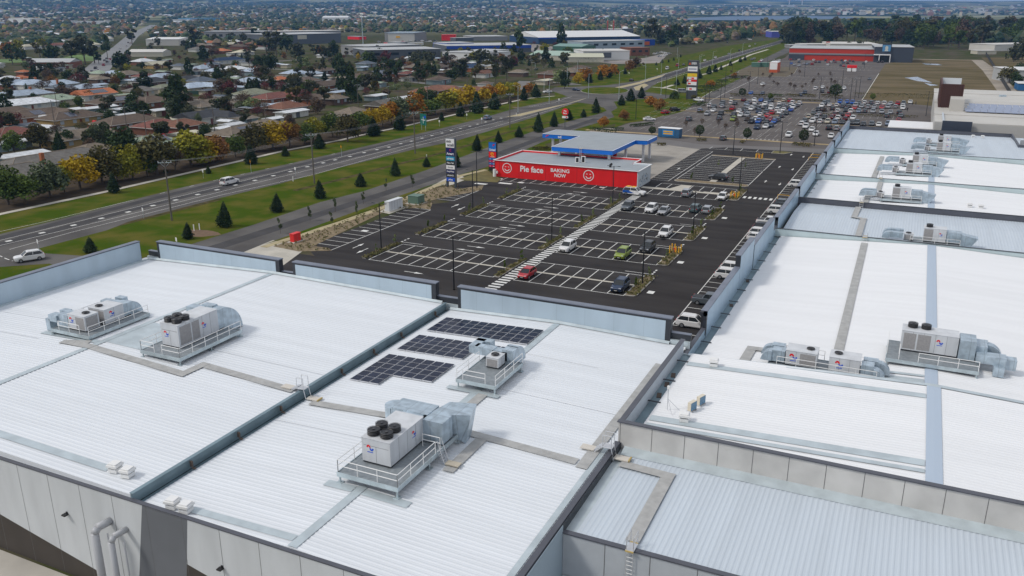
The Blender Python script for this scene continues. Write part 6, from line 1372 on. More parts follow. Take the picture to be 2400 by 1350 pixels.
# commercial strip beyond the houses
M_bb = mat('royal_blue_band', (.005,.06,.38), .5); M_nb = mat('navy_shed_wall', (.012,.045,.12), .6); M_gs = mat('green_shed_wall', (.045,.13,.09), .6); M_gr2 = mat('green_shed_roof', (.16,.28,.24), .6); M_cm = mat('cream_wall', (.50,.47,.38), .7); M_pg = mat('pale_green_roof', (.33,.44,.36), .6); M_bk = mat('brick_brown', (.20,.075,.04), .8, var=.15, vscale=1); M_wh = mat('white_panel', (.66,.66,.65), .6); M_bl2 = mat('light_blue_wall', (.30,.37,.43), .6)
BL = [('warehouse','long charcoal-walled store with pale roof before the blue-banded building',(857,141),(1033,137),118,45,M_dg,M_lg,dict(wins=4)),
 ('warehouse','grey store with white corner left of the long charcoal store',(800,128),(862,132),106,60,M_mg,M_lg,{}),
 ('warehouse','store with deep royal-blue band and pale grey roof',(1047,125),(1245,122),108,60,M_dg,M_lg,dict(bands=((.60,1.0,M_bb),))),
 ('store_building','royal-blue fronted store block left of the blue band',(1015,117),(1047,120),99,30,M_bb,M_lg,{}),
 ('office_building','white curved office with columns before the blue-banded store',(1037,137),(1110,142),121,40,M_wh,M_lg,dict(wins=10)),
 ('office_building','white wing of the office half hidden by dark gums',(1110,142),(1193,133),124,25,M_wh,M_lg,{}),
 ('warehouse','blue-grey warehouse with orange sign',(910,97),(972,97),79,60,M_offw,M_bl2,dict(bands=((.45,.7,M_qy,.3,.45),))),
 ('warehouse','mid grey end block of the blue-grey warehouse',(972,97),(1000,94),77,40,M_mg,M_bl2,{}),
 ('store_building','bright red angular store among the car yards',(1035,95),(1068,95),82,14,M_red,M_red,{}),
 ('store_building','dark store with blue panels right of the red store',(1068,97),(1110,96),89,14,M_dg,M_lg,{}),
 ('store_building','wide grey-roofed store behind the blue band',(1110,96),(1190,95),86,50,M_mg,M_lg,{}),
 ('store_building','store front with bright red sign at far left of the yards',(815,92),(842,93),85,12,M_red,M_lg,{}),
 ('store_building','red and dark shopfront in the middle of the yards',(900,106),(935,107),99,20,M_dg,M_lg,dict(bands=((.3,.9,M_red,0,.25),))),
 ('store_building','white and yellow low store in the yards',(955,106),(990,106),100,14,M_wh,M_lg,dict(bands=((.3,.9,M_cm,.5,1),))),
 ('warehouse','huge navy warehouse with white roof',(1262,103),(1500,99),88,90,M_nb,M_wh,dict(gable=6,bands=((.75,1.0,M_bb,0,.2),))),
 ('office_building','pale blue-grey office with a row of square windows',(1365,116),(1510,112),98,28,M_bl2,M_lg,dict(wins=7)),
 ('office_building','white and black showroom beside the highway',(1367,141),(1475,140),120,35,M_wh,M_offw,dict(bands=((.25,.85,M_dg,0,.6),))),
 ('brick_building','brown brick building with flat brown roof beside the white showroom',(1478,131),(1522,130),113,20,M_bk,M_bk,dict(wins=3)),
 ('green_warehouse','green metal shed with red door',(1295,122),(1363,124),108,30,M_gs,M_gr2,dict(gable=2)),
 ('school_building','low pale green hipped roofs beyond the hedge, larger left roof',(1240,140),(1320,142),129,35,M_cm,M_pg,dict(gable=3)),
 ('school_building','low cream roof beyond the hedge, right of the pale green roofs',(1318,146),(1415,146),134,22,M_cm,mat('cream_roof',(.50,.50,.38),.7),dict(gable=2.5)),
 ('office_building','two-storey dark glazed building near the red masts, left half',(1400,84),(1428,84),69,20,M_dg,M_dg,dict(wins=5)),
 ('office_building','two-storey dark glazed building near the red masts, right half',(1458,84),(1484,84),68,20,M_dg,M_dg,dict(wins=5)),
 ('office_building','white stair block between the two dark glazed halves',(1428,84),(1458,84),68,20,M_wh,M_wh,dict(wins=2)),
 ('store_building','navy and orange store at the right end of the blue-grey office',(1490,108),(1535,106),94,14,M_bb,M_bb,dict(bands=((.1,.7,mat('store_orange',(.6,.12,.01),.5),.4,.7),))),
 ('school_building','long low grey-roofed brick school on the left',(65,160),(165,160),146,18,M_bk,M_lg,dict(gable=2.2,wins=9)),
 ('warehouse','big white-roofed shed with cars before it at upper left',(343,107),(420,107),92,50,M_offw,M_wh,dict(gable=1.5)),
 ('store_building','cream low roofs beside the long arterial road',(300,133),(382,133),122,20,M_cm,M_offw,dict(gable=2)),
 ('warehouse','grey three-part factory at upper left centre',(480,96),(620,96),74,40,M_mg,M_lg,dict(wins=9)),
 ('warehouse','wide grey warehouse left of the yards',(640,106),(800,100),82,60,M_dg,M_lg,dict(bands=((.5,.9,M_cm,.35,.48),))),
 ('warehouse','long pale factory roofs above the grey warehouse',(655,88),(800,85),74,40,M_mg,M_offw,{}),
 ('hospital_block','pale slab tower block on the left horizon',(276,49),(296,49),35,20,M_offw,M_offw,dict(wins=6)),
 ('hospital_block','lower wing of the pale slab block on the left horizon',(297,49),(313,49),39,20,M_offw,M_offw,dict(wins=5)),
 ('factory','white stepped factory on the left horizon',(22,57),(72,58),43,40,M_wh,M_wh,{}),
 ('factory','long white factory roof right of the stepped factory',(105,56),(168,56),49,40,M_wh,M_wh,{}),
 ('factory','long white factory roof below the pale slab block',(176,57),(246,57),50,40,M_wh,M_wh,{}),
 ('factory','low light roofs behind the long white factory',(200,48),(268,48),42,40,M_wh,M_lg,{}),
 ('factory','long light blue factory on the left horizon',(445,52),(516,51),43,60,mat('light_blue_factory',(.10,.25,.42),.6),mat('light_blue_factory_roof',(.16,.34,.50),.6),{}),
 ('factory','pale shed left of the light blue factory',(397,53),(425,53),46,40,M_wh,M_offw,{}),
 ('factory','long white shed roof on the middle horizon',(668,40),(738,40),33,60,M_wh,M_wh,{}),
 ('factory','wide white arched shed above the factories',(755,52),(815,52),41,60,M_wh,M_wh,dict(gable=4)),
 ('arena','white domed hall left of the middle of the horizon',(795,50),(815,50),41,30,M_wh,M_wh,dict(gable=5)),
 ('warehouse','cream industrial building at the far right edge',(2330,120),(2460,117),105,30,M_offw,M_offw,{}),
 ('warehouse','low cream shed left of the far right industrial building',(2290,127),(2335,127),119,12,M_cm,M_offw,{}),
 ('warehouse','white-roofed blue shed at the right edge above the mall',(2370,195),(2450,196),165,30,M_lg,M_wh,{}),
 ('warehouse','small blue-walled shed at the right edge',(2385,212),(2450,214),196,14,mat('shed_blue',(.02,.13,.32),.6),M_wh,{}),
 ('tower_building','white tower block under construction with cranes on the horizon',(1834,28),(1862,28),12,60,M_wh,M_wh,dict(wins=5)),
 ('tower_building','lower pale block left of the horizon tower',(1790,31),(1822,31),20,60,M_offw,M_offw,{}),
 ('tower_building','cream block on the right horizon',(1760,33),(1790,33),23,60,mat('far_cream',(.6,.52,.38),.7),M_offw,{}),
 ('motel_building','red-brown roofed motel between the far trees',(1700,78),(1760,78),66,30,M_bk,mat('motel_roof',(.24,.09,.06),.8),dict(gable=3)),
 ('store_building','blue and white store by the far end of the highway',(1808,88),(1835,88),74,30,mat('store_violet',(.08,.09,.40),.6),M_wh,{})]
for nm, lb, L_, R_, yt, dp, wm_, rm_, kw in BL: shed(nm, lb, L_, R_, yt, dp, wm_, rm_, **kw)
for px_, nm in ((1848,'left'), (1878,'right')):
    p = G(px_, 27); t = thing('tower_crane', f'{nm} tower crane on the horizon above the lake', 'crane', (p.x,p.y,0), R(30), 'tower cranes on the horizon'); H_ = (27-(-2))*math.hypot(p.x,p.y)/2000
    mb = MB(); mb.box(-3,3,-3,3,0,H_*.75); mb.build('mast', M_pwhite, t); mb = MB(); mb.tube((0,0,H_*.7),(40,0,H_*1.15),3,4); mb.tube((0,0,H_*.7),(-18,0,H_*.75),3.5,4); mb.build('jib', mat('crane_orange',(.6,.25,.08),.6), t)

# ================================================================ houses
RF = dict(brown=(.12,.088,.066), tan=(.19,.155,.118), grey=(.145,.135,.122), dark=(.052,.055,.062), rust=(.19,.088,.056), orange=(.42,.14,.06), red=(.17,.065,.05), white=(.62,.64,.66), blue=(.36,.43,.52), green=(.27,.33,.25), olive=(.20,.21,.15), navy=(.02,.045,.10), slate=(.10,.12,.15), cream=(.50,.47,.36))
RN = dict(brown='brown tiled', tan='tan tiled', grey='grey tiled', dark='charcoal', rust='rust-red', orange='bright orange', red='dark red', white='white metal', blue='pale blue metal', green='pale green', olive='olive', navy='navy', slate='slate grey', cream='cream')
WL = dict(b=(.17,.075,.045), o=(.28,.105,.05), y=(.42,.29,.12), w=(.55,.55,.52), c=(.45,.40,.30), g=(.22,.28,.30), k=(.12,.08,.06))
def tilem(k):
    nm = 'roof_'+k
    if nm in MATS: return MATS[nm]
    c = RF[k]; m = mat(nm, c, .8 if k not in ('white','blue') else .5, var=.22, vscale=.9, rnd=.14, spec=.25); return m
def wallm(k): return mat('house_wall_'+k, WL[k], .85, var=.12, vscale=1.5, rnd=.1, spec=.2)
M_ridge = mat('ridge_tile', (.26,.21,.16), .8); M_hwin = mat('house_window', (.35,.40,.44), .3); M_door = mat('house_door', (.16,.04,.03), .6); M_brk = mat('chimney_brick', (.36,.12,.05), .85); M_hpv = mat('house_solar', (.05,.055,.085), .2); M_white2 = mat('fascia_white', (.6,.6,.57), .6)
TH = math.atan2((G(1000,326)-G(100,545)).y, (G(1000,326)-G(100,545)).x)
HPOS = []
def house(px_, py_, wpx, rk, wk, style='hip', ch=0, pv=0, turn=0, zone=None, small=False, dep=None, wing=0, near=False, label=None, cat='house'):
    p = G(px_, py_, 3.6); dist = math.hypot(p.x, p.y)
    th = TH + R(turn); va = abs(math.cos(th - YAW)); L = max(5, min(30, wpx*.9*dist/2000/(.55+.45*va))); D = dep or min(L*.75, 10.5 if not small else 6)
    H_ = 2.6 if not small else 2.3; rh = min(2.4, D*.2) if not small else .5; o_ = .55
    nm = {'house':'house','shed':'garden_shed'}.get(cat, cat)
    t = empty(nm, (p.x, p.y, 0), th); HPOS.append((p.x, p.y, L*.6))
    if label: tag(t, label, cat, 'houses of the suburb')
    else: later(t, f"{RN[rk]}-roofed {'shed' if small else 'house'}", zone, cat, 'sheds among the houses' if small else 'houses of the suburb')
    x, y = L/2, D/2
    mb = MB(); mb.box(-x, x, -y, y, 0, H_); 
    if wing: mb.box(x*.25, x, -y-wing, -y, 0, H_)
    mb.build('wall', wallm(wk), t)
    mb = MB()
    def hip(x0, x1, y0, y1, z, hh, ins):
        mb.poly([(x0,y0,z),(x1,y0,z),(x1-ins,(y0+y1)/2,z+hh),(x0+ins,(y0+y1)/2,z+hh)]); mb.poly([(x1,y1,z),(x0,y1,z),(x0+ins,(y0+y1)/2,z+hh),(x1-ins,(y0+y1)/2,z+hh)])
        mb.poly([(x0,y1,z),(x0,y0,z),(x0+ins,(y0+y1)/2,z+hh)]); mb.poly([(x1,y0,z),(x1,y1,z),(x1-ins,(y0+y1)/2,z+hh)])
    ins = (D/2+o_) if style == 'hip' else 0.0
    ins = min(ins, L/2)
    hip(-x-o_, x+o_, -y-o_, y+o_, H_, rh, ins)
    if wing:
        w0, w1, yy = x*.25-o_, x+o_, -y-wing-o_
        c_ = (w0+w1)/2; mb.poly([(w0,0,H_+.01),(w0,yy,H_+.01),(c_,yy+min(3,wing),H_+rh*.9),(c_,0,H_+rh*.9)]); mb.poly([(w1,yy,H_+.01),(w1,0,H_+.01),(c_,0,H_+rh*.9),(c_,yy+min(3,wing),H_+rh*.9)]); mb.poly([(w0,yy,H_+.01),(w1,yy,H_+.01),(c_,yy+min(3,wing),H_+rh*.9)])
    rf = mb.build('roof', tilem(rk), t)
    mb = MB(); e = o_-.05
    for a, b, c, d in ((-x-o_,x+o_,-y-o_,-y-e),(-x-o_,x+o_,y+e,y+o_),(-x-o_,-x-e,-y-o_,y+o_),(x+e,x+o_,-y-o_,y+o_)): mb.box(a,b,c,d,H_-.18,H_-.01)
    mb.build('gutter', M_white2, rf)
    if near and style == 'hip':
        mb = MB(); r1 = (-x-o_+ins, 0, H_+rh); r2 = (x+o_-ins, 0, H_+rh); mb.tube(r1, r2, .12, 5)
        for a, b in (((-x-o_,-y-o_,H_),r1),((-x-o_,y+o_,H_),r1),((x+o_,-y-o_,H_),r2),((x+o_,y+o_,H_),r2)): mb.tube(a, b, .1, 5)
        mb.build('ridge_cap', M_ridge, rf)
    if ch:
        cx = x*(.35 if ch == 1 else -.4); mb = MB(); mb.box(cx-.45, cx+.45, -y-.1 if ch == 2 else -.5, -y+.7 if ch == 2 else .4, 0 if ch == 2 else H_, H_+rh+1.0); mb.build('chimney', M_brk, rf)
    if not small:
        n_ = max(2, int(L/5))
        for i in range(n_):
            wx = -x + L*(i+.5)/n_; yy = -y - (wing if wing and wx > x*.25 else 0)
            mb = MB(); mb.box(wx-.75, wx+.75, yy-.04, yy-.01, .9, 2.1); w_ = mb.build('window', M_hwin, t)
            if dist < 260: mb = MB(); mb.box(wx-.03, wx+.03, yy-.06, yy-.04, .9, 2.1); mb.box(wx-.8, wx+.8, yy-.08, yy-.02, .82, .9); mb.build('frame', M_white2, w_)
        mb = MB(); mb.box(-.5, .5, -y-.05, -y-.01, 0, 2.05); mb.build('door', M_door, t)
    else:
        mb = MB(); mb.box(-1.1, 1.1, -y-.05, -y-.01, 0, 2.0); mb.build('door', M_door if wk == 'c' else M_dg, t)
    if pv:
        mb = MB(); sl = rh/(D/2+o_)
        for i in range(pv): xx = -x*.35 + i*1.15; ya, yb = -y*.85, -y*.2; za, zb = H_+(ya+y+o_)*sl+.1, H_+(yb+y+o_)*sl+.1; mb.poly([(xx,ya,za),(xx+1.05,ya,za),(xx+1.05,yb,zb),(xx,yb,zb)])
        mb.build('solar_array', M_hpv, rf)
    return t
ZN = lambda y: 'just behind the autumn avenue' if y > 275 else ('in the second streets behind the avenue' if y > 225 else ('in the middle of the suburb' if y > 170 else ('in the rear streets of the suburb' if y > 135 else 'at the suburb edge before the warehouses')))
HL = """120 366 215 grey o 1 2 0 0 N;10 400 170 grey k 1 0 0 0 N;45 350 80 white g 0 0 0 s N;18 322 60 white g 0 0 0 s N;25 305 75 red b 1 0 0 0 N;182 311 110 tan y 0 0 0 0 N;88 262 110 brown o 1 0 4 5 N;22 258 75 brown b 1 0 0 0 N;165 267 95 brown y 1 0 3 0 N;295 277 105 brown b 1 0 0 0 N;372 286 75 red b 1 0 0 0 N;350 325 90 green w 1 0 6 0 N;215 343 75 tan o 1 0 0 0 N;300 338 60 white w 0 0 0 s N;258 332 40 white w 0 0 0 s N
55 236 100 white w 1 0 0 0 N;125 227 75 green c 1 0 0 0 N;218 214 65 orange w 0 0 7 0 N;275 231 100 brown b 1 0 8 0 N;352 231 60 brown b 1 0 0 0 N;228 243 60 white g 0 0 0 s;222 258 60 white w 0 0 4 s;145 250 62 white g 0 0 0 s;280 247 30 white g 0 0 0 s;370 249 36 white c 0 0 0 s;293 260 40 white w 0 0 0 s;50 216 95 blue w 1 1 0 0 N
455 198 60 blue c 1 0 0 5;472 184 45 slate c 1 0 0 0;590 213 65 olive w 1 0 0 0;495 238 95 tan c 1 0 0 0 N;640 222 80 red o 1 0 0 5 N;735 224 55 brown o 0 0 0 0 N;785 224 42 tan k 1 0 0 0 N;770 193 70 brown o 0 0 0 0 N;790 208 40 blue y 0 0 0 s;470 266 85 dark w 0 0 0 6 N;478 253 45 white w 0 0 0 s;425 285 70 rust b 1 0 0 0 N;567 301 115 tan b 1 0 6 5 N;617 288 85 tan k 1 0 0 0 N;430 302 50 cream c 0 0 0 s;670 244 75 rust k 1 0 0 0;683 252 60 white w 0 0 0 s;788 263 36 tan k 1 0 0 0;517 290 26 white w 0 0 0 s;640 268 30 white w 0 0 0 s;412 268 60 cream g 0 0 0 s
905 238 72 grey k 0 0 0 0 N;824 256 60 tan k 1 0 0 0 N;1012 206 92 rust b 1 0 0 6 N;1090 209 90 rust b 1 0 0 4 N;1027 181 42 brown g 1 0 0 0;1045 165 26 brown k 1 0 0 0;912 147 36 orange o 1 0 0 0;975 153 46 tan b 1 0 0 0;1025 153 45 brown b 1 0 0 0;858 145 32 slate g 1 0 0 0;885 169 52 slate o 1 0 4 4;850 174 50 brown b 1 0 0 0;1105 153 54 navy o 1 0 0 0;1133 167 36 rust w 0 0 0 0;1160 155 46 tan b 1 0 0 0;1137 190 26 brown w 1 0 0 0;1190 197 30 cream y 0 0 0 s;953 168 30 red b 1 0 0 0;940 222 60 white w 0 0 0 s;880 216 40 white g 0 0 0 s
55 164 26 orange b 1 0 0 0;50 178 34 orange w 1 0 0 0;20 180 32 white w 1 0 0 0;40 191 50 blue b 1 1 0 0;72 191 52 blue w 1 1 0 0;135 192 60 blue w 1 2 0 0;142 200 40 slate k 1 0 0 0;200 200 44 blue k 1 0 0 0;232 167 38 green c 1 0 0 0;300 169 40 tan b 1 0 0 0;265 167 38 blue c 1 0 0 0;338 174 36 red w 1 0 0 0;378 176 50 blue c 1 0 0 0;355 186 56 dark k 1 0 0 0;322 183 26 blue w 1 0 0 0;328 206 46 grey c 1 0 0 0;383 199 36 olive c 1 0 0 0;335 140 34 white b 1 1 0 0;367 147 40 cream y 0 0 0 0;235 180 30 tan k 1 0 0 0;225 192 30 blue w 0 0 0 s
520 116 34 orange b 1 0 0 0;570 119 34 cream w 1 0 0 0;533 137 66 navy w 1 0 0 0;595 141 40 slate w 1 0 0 0;545 158 54 white w 1 1 0 0;592 162 38 blue g 1 2 0 0;475 156 38 blue w 1 1 0 0;497 147 28 slate k 1 0 0 0;690 167 44 blue c 1 1 0 0;730 168 38 blue w 1 1 0 0;655 181 34 orange b 1 0 0 0;585 185 48 blue w 1 0 0 0;440 182 52 dark k 1 0 0 0;465 112 30 grey w 1 0 0 0;718 184 46 brown b 1 0 0 0;420 150 32 slate w 1 0 0 0;500 162 30 blue w 1 0 0 0;405 176 20 white w 1 0 0 0;545 120 20 cream w 0 0 0 s;760 160 34 brown k 1 0 0 0
1215 165 40 tan k 1 0 0 0;1290 168 50 brown b 1 0 0 0;1338 163 42 tan b 1 0 0 0;1360 155 40 brown k 1 0 0 0;1275 182 36 cream c 0 0 0 s"""
for row in HL.replace('\n', ';').split(';'):
    q = row.split()
    x_, y_, w_ = int(q[0]), int(q[1]), int(q[2]); sm = q[8-0] == 's' if len(q) > 8 and q[8] == 's' else (q[7] if len(q) > 7 else '0') == 's' or (q[6] if len(q) > 6 else '') == 's'
    sm = 's' in q[5:]; wing = 0
    nums = [v for v in q[5:] if v not in ('s', 'N')]
    ch = int(nums[1]) if len(nums) > 1 else 0; pv = int(nums[2]) if len(nums) > 2 else 0; wing = int(nums[3]) if len(nums) > 3 else 0
    house(x_, y_, w_, q[3], q[4], 'hip' if q[5] == '1' else 'gable', ch, pv, turn=0 if y_ > 190 or (x_*7+y_) % 3 else 90, zone=ZN(y_), small=sm, wing=wing, near='N' in q)
# ================================================================ trees and plants
def leafm(name, c, c2, rnd=.2):
    k_ = 1.22; c = tuple(v*k_ for v in c); c2 = tuple(v*k_ for v in c2)
    m = mat(name, c, .75, col2=c2, vscale=.55, detail=3, rnd=rnd, spec=.15, lo=.4, hi=.62)
    return m
LC = dict(green=leafm('leaf_green', (.055,.09,.020), (.10,.125,.025)), dark=leafm('leaf_dark_green', (.024,.042,.015), (.050,.070,.025)), yg=leafm('leaf_yellow_green', (.16,.17,.018), (.24,.20,.018)),
     yellow=leafm('leaf_yellow', (.38,.24,.010), (.26,.21,.018)), orange=leafm('leaf_orange', (.30,.115,.015), (.22,.13,.02)), rust=leafm('leaf_rust', (.17,.075,.025), (.20,.12,.03)), olive=leafm('leaf_olive', (.065,.062,.022), (.095,.078,.028)),
     gum=leafm('leaf_gum_grey_green', (.042,.050,.026), (.080,.078,.042)), spruce=leafm('leaf_spruce', (.018,.036,.014), (.042,.062,.028)), bare=leafm('leaf_bare_brown', (.085,.060,.042), (.11,.075,.05)), maroon=leafm('leaf_maroon', (.10,.028,.028), (.13,.045,.04)),
     pale=leafm('leaf_pale_green', (.13,.17,.07), (.19,.21,.10)), grey=leafm('leaf_grey_green', (.075,.095,.05), (.10,.12,.06)))
LN = dict(green='green leafy', dark='dark green', yg='yellow-green', yellow='golden yellow', orange='orange autumn', rust='rust-brown autumn', olive='olive brown', gum='grey-green gum', spruce='dark blue-green spruce', bare='bare twiggy brown', maroon='maroon leafless', pale='pale green flowering', grey='soft grey-green')
M_bark = mat('bark', (.085,.065,.048), .9, var=.2, vscale=2); M_barkp = mat('bark_pale', (.38,.34,.28), .8, var=.2, vscale=2)
def quadleaf(mb, p, s, rng, up=.3):
    n_ = Vector((rng.gauss(0,1), rng.gauss(0,1), rng.gauss(0,1)+up)).normalized(); a = n_.orthogonal().normalized(); b = n_.cross(a); t = rng.uniform(0, 6.28)
    u = (a*math.cos(t)+b*math.sin(t))*s; v = (b*math.cos(t)-a*math.sin(t))*s*.75
    mb.poly([p-u*.5-v*.3, p+u*.2-v*.55, p+u*.55+v*.1, p-u*.1+v*.55])
CROWN = {}
def crown_mesh(kind, var, lod):
    key = (kind, var, lod)
    if key in CROWN: return CROWN[key]
    rng = random.Random(hash(kind) % 1000 if False else sum(map(ord, kind))*7+var*13+lod); mb = MB(); tr = MB()
    # unit tree: total height 1, crown width about w
    N = {0:2100, 1:800, 2:260}[lod]; ls = {0:.062, 1:.092, 2:.15}[lod]
    if kind == 'broad':
        lob = [(Vector((rng.uniform(-.26,.26), rng.uniform(-.26,.26), rng.uniform(.26,.74))), rng.uniform(.15,.25)) for _ in range(15)] + [(Vector((0,0,.55)), .34), (Vector((rng.uniform(-.06,.06),rng.uniform(-.06,.06),.82)), .17)]
        for i in range(N):
            c, r_ = rng.choice(lob); d = Vector((rng.gauss(0,1), rng.gauss(0,1), rng.gauss(0,1))).normalized(); p = c + Vector((d.x, d.y, d.z*.85))*r_*rng.uniform(.72, 1.08)
            if p.z > .07: quadleaf(mb, p, ls*rng.uniform(.7,1.25), rng)
        tr.tube((0,0,0),(0,0,.4),.028,6,r1=.018)
        for c, r_ in lob[:6]: tr.tube((0,0,rng.uniform(.2,.36)), c, .013, 4, r1=.004)
    elif kind == 'gum':
        lob = []
        for k in range(9):
            a = rng.uniform(0,6.28); q = rng.uniform(.05,.27); lob.append((Vector((q*math.cos(a), q*math.sin(a), rng.uniform(.4,.88))), rng.uniform(.09,.16)))
        for i in range(N):
            c, r_ = rng.choice(lob); d = Vector((rng.gauss(0,1), rng.gauss(0,1), rng.gauss(0,1))).normalized(); p = c + Vector((d.x, d.y, d.z*.7))*r_*rng.uniform(.5, 1.12)
            quadleaf(mb, p, ls*rng.uniform(.6,1.1), rng, -.2)
        tr.tube((0,0,0),(0,0,.5),.026,6,r1=.016)
        for c, r_ in lob: tr.tube((0,0,rng.uniform(.25,.5)), c, .011, 4, r1=.004)
    elif kind == 'spruce':
        for i in range(N):
            z = 1-(rng.random()**.6)*.95; a = rng.uniform(0,6.28); lay = .6+.4*abs(math.sin(z*17+a*1.5)); r_ = .27*min(1-z, .80+.0*z)**.85*(1-max(0,.22-z)*2.2)*(.35+.65*lay)*rng.choice((rng.uniform(.5,1.05),rng.uniform(.8,1.35)))*(1+.14*math.sin(a*3+var)) + .010
            quadleaf(mb, Vector((r_*math.cos(a), r_*math.sin(a), z-.04*r_)), ls*rng.uniform(.6,1.0)*(.55+.6*(1-z)), rng, .8)
        for k in range(int(N/14)):
            z = rng.uniform(.10,.88); a = rng.uniform(0,6.28); r0 = .30*(1-z)**.85*rng.uniform(.8,1.15)*(1-max(0,.22-z)*2)
            for q in range(6): rr_ = r0*(.6+.12*q); quadleaf(mb, Vector((rr_*math.cos(a), rr_*math.sin(a), z-.02*q)), ls*.7, rng, .9)
        tr.tube((0,0,0),(0,0,.95),.016,6,r1=.003)
    elif kind == 'pine':      # broad dense conical pine
        for i in range(int(N*1.6)):
            z = 1-(rng.random()**.6)*.94; r_ = .40*math.sqrt(max(0,(1-z)))*(.8+.2*math.sin(z*15+rng.uniform(0,1)))*rng.uniform(.82,1.05); a = rng.uniform(0,6.28); r_ *= 1+.12*math.sin(a*5+z*9)
            quadleaf(mb, Vector((r_*math.cos(a), r_*math.sin(a), z)), ls*rng.uniform(.6,1), rng, .5)
        tr.tube((0,0,0),(0,0,.9),.02,6,r1=.005)
    elif kind == 'bare':
        rng2 = rng
        def br(p, d, L, r_, k):
            e = p + d*L; tr.tube(p, e, r_, 4, r1=r_*.6, caps=False)
            if k == 0:
                for _ in range(3 if lod else 5): quadleaf(mb, e+Vector((rng.gauss(0,.02),rng.gauss(0,.02),rng.gauss(0,.02))), ls*.5, rng)
                return
            for _ in range(3 if k > 1 or lod == 0 else 2): br(e, (d+Vector((rng.gauss(0,.5), rng.gauss(0,.5), rng.gauss(.1,.3)))).normalized(), L*.74, r_*.62, k-1)
        for _ in range(5): br(Vector((0,0,.16)), Vector((rng.gauss(0,.45), rng.gauss(0,.45), 1)).normalized(), .24, .014, 3)
        for i in range(int(N*.35)):
            d = Vector((rng.gauss(0,1), rng.gauss(0,1), rng.gauss(0,1))).normalized(); p = Vector((d.x*.33, d.y*.33, .58+d.z*.34))*1; p = Vector((0,0,.58)) + (p-Vector((0,0,.58)))*rng.uniform(.5,1)
            quadleaf(mb, p, ls*.55, rng)
        tr.tube((0,0,0),(0,0,.2),.028,6,r1=.02)
    elif kind == 'round':
        for i in range(N):
            d = Vector((rng.gauss(0,1), rng.gauss(0,1), rng.gauss(0,1))).normalized(); k = 1+.10*math.sin(d.x*7+var)+.08*math.sin(d.y*9); p = Vector((d.x*.36, d.y*.36, .62+d.z*.36))*1; p = Vector((0,0,.62))+(p-Vector((0,0,.62)))*rng.uniform(.8,1.02)*k
            quadleaf(mb, p, ls*rng.uniform(.6,1), rng)
        tr.tube((0,0,0),(0,0,.5),.022,6)
    elif kind == 'bush':
        for i in range(int(N*.6)):
            d = Vector((rng.gauss(0,1), rng.gauss(0,1), abs(rng.gauss(0,1)))).normalized(); k = 1+.15*math.sin(d.x*6+var)+.1*math.sin(d.y*8); p = Vector((d.x*.7, d.y*.7, d.z*.9+.04))*rng.uniform(.75,1.02)*k
            quadleaf(mb, p, ls*2*rng.uniform(.6,1), rng)
        tr.tube((0,0,0),(0,0,.3),.03,5)
    CROWN[key] = (mb.mesh('crown', LC['green']), tr.mesh('trunk', M_bark)); return CROWN[key]
TCOUNT = {}
TNAME = dict(broad='broadleaf_tree', gum='gum_tree', spruce='spruce_tree', pine='pine_tree', bare='bare_tree', round='round_tree', bush='shrub')
def tree(x, y, h, kind, col, zone, wd=1.0, lod=None, grp=None, z=0, label=None, pale=False):
    d = math.hypot(x, y); lod = lod if lod is not None else (0 if d < 330 else (1 if d < 620 else 2))
    TCOUNT[kind] = TCOUNT.get(kind, 0)+1
    cm, tm = crown_mesh(kind, int(x*3.7+y*1.3) % (3 if lod == 0 else 4), lod)
    t = empty(TNAME[kind], (x, y, z), random.uniform(0, 6.28)); wd *= random.uniform(.85, 1.12); t.scale = (h*wd, h*wd*random.uniform(.88,1.1), h*random.uniform(.94,1.05))
    if kind == 'spruce': t.rotation_euler[0] = random.uniform(-.05,.05); t.rotation_euler[1] = random.uniform(-.05,.05)
    c = bpy.data.objects.new('crown', cm); COL.objects.link(c); c.parent = t; c.material_slots[0].link = 'OBJECT'; c.material_slots[0].material = LC[col]
    k = bpy.data.objects.new('trunk', tm); COL.objects.link(k); k.parent = t
    if pale: k.material_slots[0].link = 'OBJECT'; k.material_slots[0].material = M_barkp
    noun = dict(broad='tree', gum='tree', spruce='', pine='pine', bare='tree', round='clipped tree', bush='shrub')[kind]
    cat = 'shrub' if kind == 'bush' else 'tree'; g_ = grp or 'trees of the suburb'
    if label: tag(t, label, cat, g_)
    else:
        dsc = (LN[col] + ' ' + noun).strip().replace('spruce pine', 'pine'); later(t, dsc, zone, cat, g_)
    return t
def tpx(px_, py_, hp, kind, col, zone, wd=1.0, **kw):
    p = G(px_, py_); d = math.hypot(p.x, p.y); return tree(p.x, p.y, hp*math.hypot(d, CH)/2000/math.cos(PIT*.6), kind, col, zone, wd, **kw)
random.seed(21)
ZV = 'between the highway and the service road'
for a in ((213,592,40),(440,560,45),(527,532,70),(650,497,50),(752,465,53),(846,437,37),(927,412,50),(1000,391,27),(1068,392,45),(1117,354,46),(1168,335,32),(1217,322,31),(1262,310,50),(1298,297,40),(1333,282,30),(1368,275,23),(1397,265,40)):
    tpx(a[0], a[1], a[2]*.86, 'spruce', 'spruce', ZV, 1.2 if a[2] > 40 else 1.4, grp='spruces along the highway')
for a in ((267,452,52),(589,384,50),(670,366,27),(749,348,40),(489,407,22),(877,319,50),(936,305,50),(1035,283,24),(1079,273,40),(1119,265,58),(1158,256,45),(1195,243,14),(1227,235,38),(1256,228,37),(388,405,14)):
    tpx(a[0], a[1], a[2]*.86, 'spruce', 'spruce', 'on the grass strip beside the footpath', 1.35, grp='spruces along the highway')
